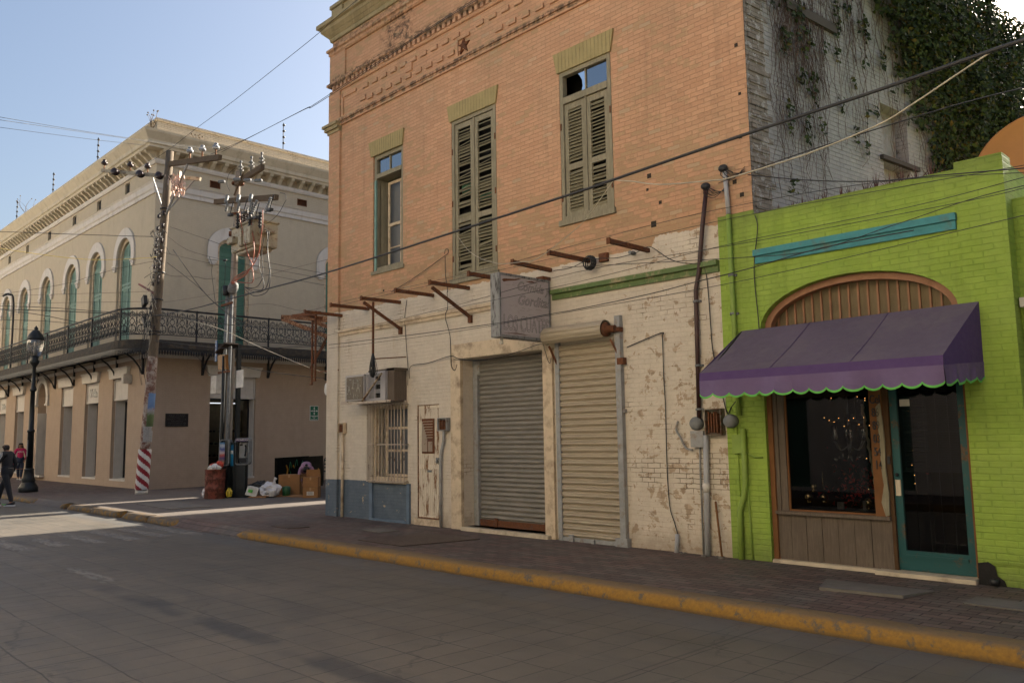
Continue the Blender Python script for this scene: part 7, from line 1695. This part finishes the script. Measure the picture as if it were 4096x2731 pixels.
mb = MB(); mb.tube(smooth_path([W_(Vector((.148, .10, .10))), W_(Vector((.15, .06, .065))), W_(Vector((.15, .0, .10)))], 3), .012, 4); mb.build('shoe_mark', M['limetrim'], t)
# stooping person behind the large carton
J = dict(pelvis=(0, .10, .78), waist=(0, .02, .82), chest=(0, -.22, .86), neck0=(0, -.36, .84), neck=(0, -.42, .81), head=(0, -.46, .76), headtop=(0, -.50, .70), shL=(.17, -.33, .82), shR=(-.17, -.33, .82), elL=(.24, -.34, .58), elR=(-.22, -.36, .58), wrL=(.17, -.45, .40), wrR=(-.14, -.45, .40), hipL=(.09, .10, .74), hipR=(-.09, .10, .74), knL=(.12, .02, .42), knR=(-.10, .02, .42), anL=(.14, .08, .10), anR=(-.10, .08, .10), toeL=(.16, -.06, .04), toeR=(-.12, -.06, .04), face=(0, -.5, -.86))
bl_ = (-22.30, 13.12, 0); RB_ = math.atan2(-13.1, 22.3) + math.pi / 2
t, S_, W_ = person('person in a lilac patterned top bending over the large carton', bl_, RB_, 1.62, J, M['lilaccloth'], M['denim'], fem=True, bulk=1.3)
mb = MB(); mb.ball(W_(Vector((0, -.455, .745))), .10, 1, 1, .95, 12); mb.ball(W_(Vector((0, -.36, .86))), .045, n=8); mb.build('hair', M['hair'], t)
# ------------------------------------------------------------------ overhead and hanging wires
WIRES = [
 ('thick black cable sagging across the orange brick front to the top right', 0.015, 'cable', None, [(-26.66, 10.0, 5.59), (-22.08, 9.28, 5.18), (-18.81, 8.76, 4.96), (-15.69, 8.27, 4.76), (-12.27, 7.73, 4.55), (-6.08, 6.76, 4.29), (-5.23, 6.62, 4.26), (-3.45, 6.34, 4.21), (-2.36, 6.17, 4.17), (-1.47, 6.03, 4.15), (-1.28, 6.0, 4.14)]),
 ('cream cable swooping from the thick black cable to the grey service mast', 0.007, 'cream', None, [(-1.5, 6.3, 4.27), (-1.54, 6.31, 4.27), (-1.84, 6.4, 4.2), (-2.21, 6.51, 4.11), (-2.49, 6.59, 4.06), (-3.14, 6.78, 4.05), (-3.71, 6.94, 4.08), (-4.17, 7.08, 4.12), (-4.31, 7.12, 4.15), (-5.11, 7.35, 4.34), (-5.6, 7.49, 4.52), (-5.95, 7.6, 4.64)]),
 ('cream cable hanging across the louvred shutters from the thick cable to the rusty beam', 0.006, 'cream', None, [(-5.82, 7.4, 4.56), (-6.1, 7.52, 4.44), (-6.63, 7.74, 4.25), (-7.85, 8.24, 4.1), (-8.4, 8.47, 4.17), (-9.04, 8.73, 4.28), (-9.46, 8.91, 4.39), (-10.04, 9.15, 4.59), (-10.63, 9.39, 4.87), (-11.15, 9.6, 5.25)]),
 ('uppermost thin wire running above the rusty beams across the brick to the right edge', 0.0035, 'cable', 'overhead wires strung along the street front', [(-14.82, 9.2, 4.41), (-9.8, 8.89, 4.31), (-7.61, 8.75, 4.32), (-5.35, 8.61, 4.31), (-3.31, 8.49, 4.17), (-1.9, 8.4, 3.92)]),
 ('thin wire over the top left corner of the lime green front', 0.0035, 'cable', 'overhead wires strung along the street front', [(-14.66, 9.1, 4.32), (-7.53, 8.65, 4.17), (-4.69, 8.48, 4.12), (-1.87, 8.3, 3.96)]),
 ('thin wire passing just below the sign top and above the teal moulding', 0.0035, 'cable', 'overhead wires strung along the street front', [(-15.11, 9.0, 3.71), (-10.68, 8.73, 3.75), (-7.43, 8.54, 3.87), (-4.65, 8.37, 3.77), (-2.44, 8.23, 3.72), (-1.87, 8.2, 3.73)]),
 ('thin wire crossing the left end of the teal moulding and rising to the green parapet', 0.0035, 'cable', 'overhead wires strung along the street front', [(-10.39, 8.5, 3.67), (-7.28, 8.35, 3.68), (-4.96, 8.25, 3.76), (-2.86, 8.15, 3.75), (-1.84, 8.1, 3.8)]),
 ('slack wire touching the middle of the teal moulding', 0.0042, 'cable', 'overhead wires strung along the street front', [(-7.64, 8.5, 3.97), (-4.99, 8.27, 3.62), (-3.85, 8.17, 3.5), (-2.98, 8.1, 3.59), (-2.27, 8.04, 3.68), (-1.82, 8.0, 3.7)]),
 ('wavy thicker wire crossing the lettered sign and the peeling white wall', 0.0055, 'cable', 'overhead wires strung along the street front', [(-13.68, 8.5, 3.42), (-11.03, 8.36, 3.33), (-8.7, 8.23, 3.27), (-7.49, 8.16, 3.27), (-7.1, 8.14, 3.27), (-5.88, 8.07, 3.3), (-5.12, 8.03, 3.35), (-4.46, 8.0, 3.39), (-3.64, 7.95, 3.46), (-2.72, 7.9, 3.46)]),
 ('lowest thin wire crossing the bottom of the lettered sign and the green arch', 0.0035, 'cable', 'overhead wires strung along the street front', [(-13.68, 8.5, 3.35), (-10.18, 8.32, 3.26), (-7.13, 8.17, 3.26), (-4.49, 8.04, 3.28), (-1.81, 7.9, 3.42)]),
 ('dark cable sagging from the service mast along the top of the green parapet', 0.006, 'cable', None, [(-5.26, 9.5, 4.95), (-4.29, 9.08, 4.56), (-3.39, 8.69, 4.25), (-2.64, 8.36, 4.06), (-1.81, 8.0, 3.85)]),
 ('upper dark cable from the service mast crossing the ivy wall to the top right', 0.006, 'cable', None, [(-5.69, 9.5, 4.94), (-4.35, 8.69, 4.74), (-3.05, 7.91, 4.51), (-2.11, 7.35, 4.33), (-1.53, 7.0, 4.19)]),
 ('higher of the two close wires crossing the sky at far left to the wooden arm', 0.005, 'cable', 'wires across the sky to the leaning pole', [(-19.34, 4.0, 8.43), (-19.96, 5.4, 8.73), (-20.68, 7.03, 9.1), (-21.53, 8.96, 9.59), (-21.99, 10.0, 9.9)]),
 ('lower of the two close wires crossing the sky at far left to the wooden arm', 0.005, 'cable', 'wires across the sky to the leaning pole', [(-19.32, 4.0, 8.36), (-20.19, 5.47, 8.78), (-21.23, 7.22, 9.28), (-22.17, 8.8, 9.74), (-22.88, 10.0, 10.13)]),
 ('lowest wire crossing the sky at far left to the pole head', 0.005, 'cable', 'wires across the sky to the leaning pole', [(-21.7, 4.5, 9.01), (-22.52, 6.74, 9.5), (-23.07, 8.24, 9.86), (-23.72, 10.0, 10.31)]),
 ('dark wire from the left edge to the middle of the leaning wooden pole', 0.009, 'cable', None, [(-28.18, 6.0, 7.99), (-27.33, 7.98, 8.06), (-26.46, 10.0, 8.15)]),
 ('pale yellow cable hanging in front of the arched windows at left', 0.01, 'yellow', None, [(-28.07, 6.0, 7.46), (-27.24, 7.06, 7.26), (-26.37, 8.17, 7.13), (-25.48, 9.3, 7.19), (-25.25, 9.6, 7.23)]),
 ('thin wire rising from the left edge past the balcony to the leaning pole', 0.006, 'cable', None, [(-32.2, 7.0, 6.72), (-30.78, 7.73, 6.79), (-29.44, 8.42, 6.9), (-28.15, 9.09, 7.15), (-26.59, 9.89, 7.33), (-26.38, 10.0, 7.27)]),
 ('upper faint thin wire level with the tops of the balcony rail at left', 0.005, 'cable', None, [(-34.48, 7.5, 7.02), (-26.3, 10.0, 6.35)]),
 ('lower faint thin wire level with the tops of the balcony rail at left', 0.005, 'cable', None, [(-34.42, 7.5, 6.73), (-26.27, 10.0, 6.03)]),
 ('thick black cable from the left edge over the balcony railing to the leaning pole', 0.014, 'cable', None, [(-32.08, 7.0, 6.19), (-29.99, 8.09, 5.99), (-28.29, 8.97, 5.8), (-26.3, 10.0, 5.58)]),
 ('black cable running just above the thick one over the balcony railing', 0.01, 'cable', None, [(-32.11, 7.0, 6.31), (-29.99, 8.08, 6.09), (-28.27, 8.96, 5.85), (-26.23, 10.0, 5.61)]),
 ('wire descending from the left edge along the balcony floor edge', 0.01, 'cable', None, [(-31.26, 7.0, 6.06), (-30.02, 7.79, 5.82), (-28.98, 8.45, 5.55), (-27.4, 9.45, 5.15), (-26.53, 10.0, 4.98)]),
 ('thin wire at mid railing height at far left beside the lamp head', 0.008, 'cable', None, [(-32.0, 7.0, 5.82), (-30.75, 8.31, 5.73), (-29.52, 9.6, 5.48)]),
 ('lower thin wire at railing foot height at far left beside the lamp head', 0.006, 'cable', None, [(-31.94, 7.0, 5.52), (-30.71, 8.31, 5.4), (-29.49, 9.6, 5.27)]),
 ('single wire climbing from the pole arm over the left end of the brick parapet', 0.008, 'cable', None, [(-27.88, 10.0, 10.81), (-25.35, 9.83, 10.64), (-22.62, 9.64, 10.59), (-19.91, 9.46, 10.52), (-15.55, 9.17, 10.51), (-14.75, 9.11, 10.54), (-13.58, 9.03, 10.56), (-13.09, 9.0, 10.57)]),
 ('upper wire of the pair climbing over the brick frieze from the wooden arm', 0.007, 'cable', None, [(-22.55, 10.0, 9.85), (-19.59, 9.65, 9.42), (-15.97, 9.22, 9.0), (-15.51, 9.17, 8.94), (-13.26, 8.9, 8.83), (-11.08, 8.64, 8.73), (-9.34, 8.43, 8.61), (-9.05, 8.4, 8.59)]),
 ('lower wire of the pair climbing over the brick frieze from the wooden arm', 0.007, 'cable', None, [(-21.8, 10.0, 9.73), (-19.79, 9.75, 9.49), (-16.08, 9.28, 9.04), (-15.61, 9.23, 8.96), (-13.32, 8.94, 8.82), (-11.11, 8.66, 8.72), (-9.3, 8.44, 8.59), (-9.01, 8.4, 8.57)]),
 ('upper wire passing behind the transformer towards the brick corner', 0.005, 'cable', 'wires between the two poles and the brick corner', [(-25.29, 10.0, 8.25), (-22.42, 10.21, 7.25), (-20.2, 10.38, 6.41), (-17.14, 10.6, 5.59)]),
 ('middle wire passing behind the transformer towards the brick corner', 0.005, 'cable', 'wires between the two poles and the brick corner', [(-25.38, 10.0, 7.95), (-24.14, 10.09, 7.33), (-21.9, 10.25, 6.66), (-19.34, 10.44, 6.01), (-17.14, 10.6, 5.46)]),
 ('lower wire crossing the green shutters towards the brick corner', 0.005, 'cable', 'wires between the two poles and the brick corner', [(-25.67, 10.0, 7.49), (-21.92, 10.26, 6.48), (-19.34, 10.44, 5.84), (-17.13, 10.6, 5.3)]),
 ('black drop cable falling steeply from the leaning pole across the side balcony', 0.011, 'cable', None, [(-24.98, 10.0, 7.47), (-24.36, 10.17, 6.8), (-23.75, 10.34, 6.16), (-23.14, 10.51, 5.64), (-22.07, 10.8, 4.91)]),
 ('second black drop cable falling from the leaning pole to the concrete pole', 0.009, 'cable', None, [(-25.43, 10.0, 7.14), (-24.51, 10.11, 6.65), (-23.44, 10.23, 6.05), (-22.62, 10.32, 5.53), (-20.91, 10.52, 4.72), (-17.63, 10.9, 3.84)]),
 ('long cream cable descending from the balcony towards the white brick corner', 0.01, 'cream', None, [(-23.78, 10.0, 5.16), (-21.98, 10.0, 4.76), (-20.99, 10.0, 4.49), (-19.37, 10.0, 3.98), (-17.18, 10.0, 3.35), (-16.18, 10.0, 3.1)]),
 ('dark cable below the balcony soffit descending to the white brick corner', 0.008, 'cable', None, [(-22.21, 10.9, 3.73), (-19.95, 10.56, 3.41), (-16.18, 10.0, 2.97)]),
 ('taut dark bundle of wires running across the middle of the balcony railing', 0.012, 'cable', None, [(-28.28, 9.8, 5.77), (-25.07, 9.91, 5.42), (-21.49, 10.03, 4.79), (-18.7, 10.12, 4.38), (-16.47, 10.2, 4.08)]),
 ('dark wire running level under the side balcony', 0.007, 'cable', None, [(-25.7, 9.8, 4.72), (-22.38, 9.83, 4.25), (-20.06, 9.86, 3.98), (-15.98, 9.9, 3.7)]),
 ('thin wire curving down under the balcony corner from the leaning pole', 0.006, 'cable', None, [(-25.89, 9.9, 4.72), (-24.55, 10.35, 4.38), (-23.98, 10.55, 3.97), (-23.83, 10.6, 3.75), (-23.62, 10.67, 3.57), (-23.24, 10.8, 3.56)]),
 ('loose dark wires dangling left of the concrete pole in front of the green shutters', 0.008, 'cable', None, [(-24.46, 10.9, 7.3), (-24.23, 10.9, 7.01), (-24.24, 10.9, 6.76), (-24.09, 10.9, 6.27), (-23.93, 10.9, 5.78)]),
 ('crooked dark wire dangling in front of the green shutters against the concrete pole', 0.008, 'cable', None, [(-23.32, 10.9, 7.0), (-23.34, 10.9, 6.3), (-23.55, 10.9, 6.17), (-23.48, 10.9, 5.56)]),
 ('slack wire looping from the leaning pole to the side window surround', 0.006, 'cable', None, [(-25.83, 10.0, 6.92), (-25.34, 10.12, 6.72), (-24.33, 10.36, 6.58), (-23.76, 10.5, 6.44), (-23.32, 10.6, 6.4)]),
 ('faint rising wire from the balcony to the brick corner', 0.0035, 'cable', None, [(-25.7, 9.9, 5.89), (-22.07, 10.02, 5.71), (-19.64, 10.1, 5.81), (-16.5, 10.2, 5.79)]),
 ('second faint rising wire from the balcony to the brick corner', 0.0035, 'cable', None, [(-23.55, 9.9, 5.25), (-19.54, 10.06, 5.11), (-17.5, 10.15, 4.69), (-16.21, 10.2, 4.71)]),
 ('leftmost orange cable curving from the cutouts to the conduit head', 0.014, 'orange', 'orange feeder cables below the cutouts', [(-22.15, 10.75, 8.23), (-22.06, 10.73, 7.89), (-21.94, 10.71, 7.77), (-21.62, 10.66, 7.21), (-21.23, 10.59, 6.72), (-20.91, 10.54, 6.37), (-21.87, 10.7, 6.34), (-22.51, 10.81, 6.32), (-23.02, 10.9, 6.18)]),
 ('middle orange cable curving from the cutouts to the conduit head', 0.014, 'orange', 'orange feeder cables below the cutouts', [(-21.48, 10.75, 8.15), (-21.38, 10.74, 7.66), (-21.24, 10.73, 7.23), (-21.16, 10.72, 6.9), (-21.22, 10.72, 6.59), (-21.34, 10.74, 6.44), (-21.83, 10.78, 6.33), (-22.43, 10.84, 6.29), (-23.0, 10.9, 6.16)]),
 ('rightmost orange cable bowing from the cutouts to the conduit head', 0.014, 'orange', 'orange feeder cables below the cutouts', [(-20.77, 10.75, 7.97), (-20.76, 10.75, 7.54), (-20.84, 10.75, 7.24), (-20.95, 10.76, 6.82), (-21.23, 10.78, 6.58), (-21.61, 10.81, 6.42), (-21.91, 10.83, 6.3), (-22.8, 10.89, 6.24), (-23.0, 10.9, 6.16)]),
 ('orange cable making the low loop beside the conduit head', 0.013, 'orange', 'orange feeder cables below the cutouts', [(-21.42, 10.8, 6.45), (-21.33, 10.79, 6.28), (-21.31, 10.79, 6.12), (-21.39, 10.8, 6.03), (-21.53, 10.81, 6.03), (-21.99, 10.84, 6.11), (-22.4, 10.86, 6.19), (-22.68, 10.88, 6.21), (-22.95, 10.9, 6.17)]),
 ('outermost black cable looping from the transformer to the grey weather head', 0.011, 'cable', 'black secondary cables looping under the transformer', [(-20.93, 10.9, 7.46), (-20.75, 10.88, 7.39), (-20.68, 10.87, 7.07), (-20.66, 10.87, 6.75), (-20.46, 10.85, 6.13), (-20.54, 10.86, 5.75), (-20.9, 10.9, 5.64), (-21.59, 10.97, 5.69), (-21.98, 11.01, 5.83), (-22.4, 11.05, 6.04)]),
 ('second black cable looping from the transformer to the grey weather head', 0.011, 'cable', 'black secondary cables looping under the transformer', [(-20.85, 10.9, 7.38), (-20.63, 10.88, 7.33), (-20.71, 10.89, 6.89), (-20.54, 10.87, 6.23), (-20.7, 10.88, 5.82), (-21.17, 10.93, 5.74), (-21.74, 10.99, 5.84), (-22.35, 11.05, 6.05)]),
 ('third black cable looping from the transformer to the grey weather head', 0.011, 'cable', 'black secondary cables looping under the transformer', [(-20.94, 10.9, 7.24), (-21.1, 10.92, 6.84), (-20.99, 10.91, 6.21), (-21.16, 10.92, 5.99), (-21.49, 10.96, 5.92), (-22.0, 11.01, 5.98), (-22.33, 11.05, 6.06)]),
 ('innermost black cable looping from the transformer to the grey weather head', 0.011, 'cable', 'black secondary cables looping under the transformer', [(-21.23, 10.9, 6.83), (-21.16, 10.89, 6.4), (-20.91, 10.86, 6.09), (-20.79, 10.84, 5.85), (-21.04, 10.88, 5.77), (-21.78, 10.97, 5.91), (-22.37, 11.05, 6.06)]),
 ('thin cream wire hanging under the transformer', 0.007, 'cream', None, [(-21.7, 10.85, 7.65), (-21.75, 10.85, 7.43), (-21.78, 10.86, 7.2), (-21.68, 10.85, 7.02), (-21.84, 10.86, 6.86), (-22.3, 10.9, 6.87), (-22.83, 10.95, 7.14)]),
 ('black jumper arching from the high arm to the porcelain cutouts', 0.007, 'cable', None, [(-22.83, 10.9, 9.71), (-23.2, 10.9, 9.64), (-23.35, 10.9, 9.4), (-23.24, 10.9, 9.2), (-23.14, 10.9, 9.09)]),
 ('black jumper arching from the right cutout under the fuses', 0.007, 'cable', None, [(-20.09, 10.9, 8.34), (-19.8, 10.9, 8.23), (-19.75, 10.9, 8.07), (-19.82, 10.9, 8.01), (-20.13, 10.9, 7.78), (-20.6, 10.9, 7.64), (-21.09, 10.9, 7.64), (-21.61, 10.9, 7.84), (-21.79, 10.9, 7.96)]),
 ('black wire dropping past the air conditioner to the white wall', 0.007, 'cable', 'wires fixed to the white painted wall', [(-12.88, 9.76, 4.32), (-12.95, 9.76, 3.99), (-12.93, 9.76, 3.72), (-12.89, 9.76, 3.33), (-12.85, 9.76, 2.97), (-12.86, 9.76, 2.64)]),
 ('black wire dropping from the shutters between white door and grey roller door', 0.008, 'cable', 'wires fixed to the white painted wall', [(-11.63, 9.7, 4.97), (-11.62, 9.7, 4.61), (-11.57, 9.71, 4.31), (-11.59, 9.71, 4.29), (-11.59, 9.72, 4.0), (-11.66, 9.72, 3.84), (-11.53, 9.72, 3.47), (-11.52, 9.73, 3.09), (-11.5, 9.73, 2.9), (-11.42, 9.74, 2.83), (-11.36, 9.74, 2.93)]),
 ('black wire looping diagonally under the small sash window', 0.007, 'cable', 'wires fixed to the white painted wall', [(-13.36, 9.74, 4.54), (-12.61, 9.74, 4.72), (-11.71, 9.74, 4.99), (-11.59, 9.74, 5.04), (-11.59, 9.74, 5.1), (-11.67, 9.74, 5.11), (-11.69, 9.74, 5.03)]),
 ('black wire strung above the white metal door', 0.007, 'cable', 'wires fixed to the white painted wall', [(-12.77, 9.74, 2.76), (-12.73, 9.74, 3.0), (-12.21, 9.74, 3.02), (-11.57, 9.74, 3.1), (-11.33, 9.74, 3.04), (-10.92, 9.74, 2.97), (-10.54, 9.74, 2.96)]),
 ('black wire kinked over the peeling wall right of the cream roller door', 0.008, 'cable', 'wires fixed to the white painted wall', [(-7.51, 9.76, 2.91), (-6.9, 9.76, 3.06), (-6.87, 9.76, 3.0), (-6.87, 9.76, 2.71), (-6.87, 9.76, 2.4), (-6.86, 9.76, 1.99), (-6.87, 9.76, 1.19), (-6.85, 9.76, 0.63), (-6.78, 9.76, 0.4), (-6.73, 9.76, 0.23)]),
 ('black wire hanging beside the brown service pipe to the purple awning', 0.008, 'cable', 'wires fixed to the white painted wall', [(-6.13, 9.76, 3.9), (-6.1, 9.76, 3.76), (-6.08, 9.76, 3.43), (-6.07, 9.76, 3.07), (-6.06, 9.76, 2.81), (-6.03, 9.76, 2.6), (-5.93, 9.76, 2.1), (-5.87, 9.76, 1.88), (-5.81, 9.76, 1.96), (-5.69, 9.76, 2.09)]),
 ('black twin wires looping between the coil and the right beam end', 0.006, 'cable', 'wires fixed to the white painted wall', [(-8.72, 9.5, 4.22), (-8.36, 9.53, 4.22), (-8.08, 9.55, 4.29), (-8.03, 9.55, 4.29), (-7.82, 9.57, 4.28), (-7.52, 9.59, 4.24), (-7.23, 9.62, 4.26), (-7.09, 9.63, 4.29), (-6.98, 9.64, 4.32), (-6.88, 9.64, 4.28), (-6.65, 9.66, 4.1), (-6.46, 9.68, 4.01), (-6.15, 9.7, 3.94)]),
 ('black wire running down the green wall left of the awning', 0.007, 'cable', 'wires fixed to the white painted wall', [(-5.32, 9.74, 4.47), (-5.29, 9.74, 4.29), (-5.36, 9.74, 3.86), (-5.37, 9.74, 3.57), (-5.35, 9.74, 3.21), (-5.34, 9.74, 2.96)]),
 ('black wire tacked over the grey roller door lintel', 0.006, 'cable', 'wires fixed to the white painted wall', [(-11.38, 9.68, 3.02), (-10.79, 9.68, 2.97), (-10.21, 9.69, 2.97), (-9.72, 9.69, 3.03), (-9.22, 9.7, 3.11), (-9.13, 9.7, 3.0), (-9.07, 9.7, 2.84), (-9.02, 9.7, 2.78), (-9.0, 9.7, 2.86)]),
]
def pipe_words(s): return 'cable' if 'cable' in s else 'wire'
for lab, r, mat, grp, pts in WIRES:
    mb = MB(); mb.tube(smooth_path(pts, 5), r, 5 if r > .01 else 4)
    o = mb.build('overhead_' + pipe_words(lab), M[mat], recalc=False); tag(o, lab, pipe_words(lab), grp)
M['darkbrick'] = paintbrick('dark_red_brick', (.10, .06, .045), (.14, .085, .06), (.05, .035, .03), .0)  # dark colour for unseen houses, chosen to lower bounced light at the right
# ------------------------------------------------------------------ the other side of the street and unseen blockers shaping the side street sun
def block(lab, x0, x1, y0, y1, h, face, nwin, mat):
    t = thing('street_building', lab, 'building', ((x0 + x1) / 2, (y0 + y1) / 2, 0))
    P = {'+y': lambda u, z, d: (u, y1 - d, z), '-y': lambda u, z, d: (u, y0 + d, z), '+x': lambda u, z, d: (x1 - d, u, z), '-x': lambda u, z, d: (x0 + d, u, z)}[face]
    a, b = (x0, x1) if 'y' in face else (y0, y1); hs = []; st = (b - a) / nwin
    for i in range(nwin):
        c = a + (i + .5) * st; hs.append((c - .6, c + .6, .1, 2.6))
        if h > 6: hs.append((c - .5, c + .5, 4.6, 6.6))
    mb = MB(); wallsheet(mb, P, a, b, -.1, h, hs, .25)
    w = (x1 - x0) if 'x' in face else (y1 - y0); mb.face(P(a, -.1, 0), P(a, -.1, w), P(a, h, w), P(a, h, 0)); mb.face(P(b, -.1, 0), P(b, -.1, w), P(b, h, w), P(b, h, 0)); mb.face(P(a, h, 0), P(b, h, 0), P(b, h, w), P(a, h, w)); mb.face(P(a, -.1, w), P(b, -.1, w), P(b, h, w), P(a, h, w))
    mb.build('wall', mat, t, recalc=False)
    mb = MB(); mb.fbox(P, a - .1, b + .1, h, h + .3, -.25, .3); mb.build('cornice', M['creamtrim'], t)
    for q in hs: mb = MB(); frame(mb, P, q[0], q[1], q[2], q[3], .08, .12, .2); mb.fbox(P, q[0] + .08, q[1] - .08, q[2] + .08, q[3] - .08, .16, .18); mb.build('window', M['shutdark'], t)
block('cream stucco building across the street behind the viewpoint', -15.5, -1.7, -14, -2.2, 9.5, '+y', 5, M['stucco'])
block('unseen building, brick darkened to cut bounce light, across the street opposite the lime shop', -1.5, 6, -14, -2.2, 9.0, '+y', 4, M['darkbrick'])
block('second cream stucco building across the street beyond the junction', -75, -29.5, -14, -2.2, 10.5, '+y', 12, M['stucco'])
block('low unseen building, brick darkened to cut bounce light, across the street at the right', 6.2, 30, -14, -2.2, 8.0, '+y', 7, M['darkbrick'])
block('unseen block added to cut the side street sun behind the brick building', -18.25, -10.5, 25, 60, 15.0, '-x', 8, M['stucco'])  # unseen, added to hold back the sun east of the streak
block('unseen block added to cut the side street sun behind the cream building', -45, -24.25, 30.2, 60, 17.0, '+x', 7, M['stucco'])  # unseen, added to hold back the sun west of the streak
t = thing('sun_blocker', 'unseen canopy over the side street', 'sunblock', (-24, 31, 13.5))  # overhead block added out of view to shade the concrete pole
mb = MB(); mb.box(-24.3, -22.9, 30.3, 31.5, 13.5, 16.8); mb.build('sunblock', M['creamtrim'], t)
t = thing('streak_blocker', 'unseen green kiosk standing in the side street', 'blocker', (-21.3, 15.6, 0))  # added out of view; its outline cuts the sun into ground streaks
mb = MB(); mb.box(-23.45, -19.5, 15.2, 17.5, 0, 3.75); mb.box(-23.45, -22.85, 15.2, 15.3, 3.86, 5.9); mb.box(-24.4, -23.45, 16.2, 17.5, 0, 2.95); mb.build('blocker_body', M['shutdark'], t)
mb = MB(); mb.box(-23.5, -19.4, 15.1, 17.6, 3.75, 3.85); mb.build('blocker_roof', M['galv'], t)
mb = MB(); mb.box(-22.4, -20.1, 15.16, 15.2, 1.0, 2.0); mb.build('blocker_hatch', M['greypaint'], t)
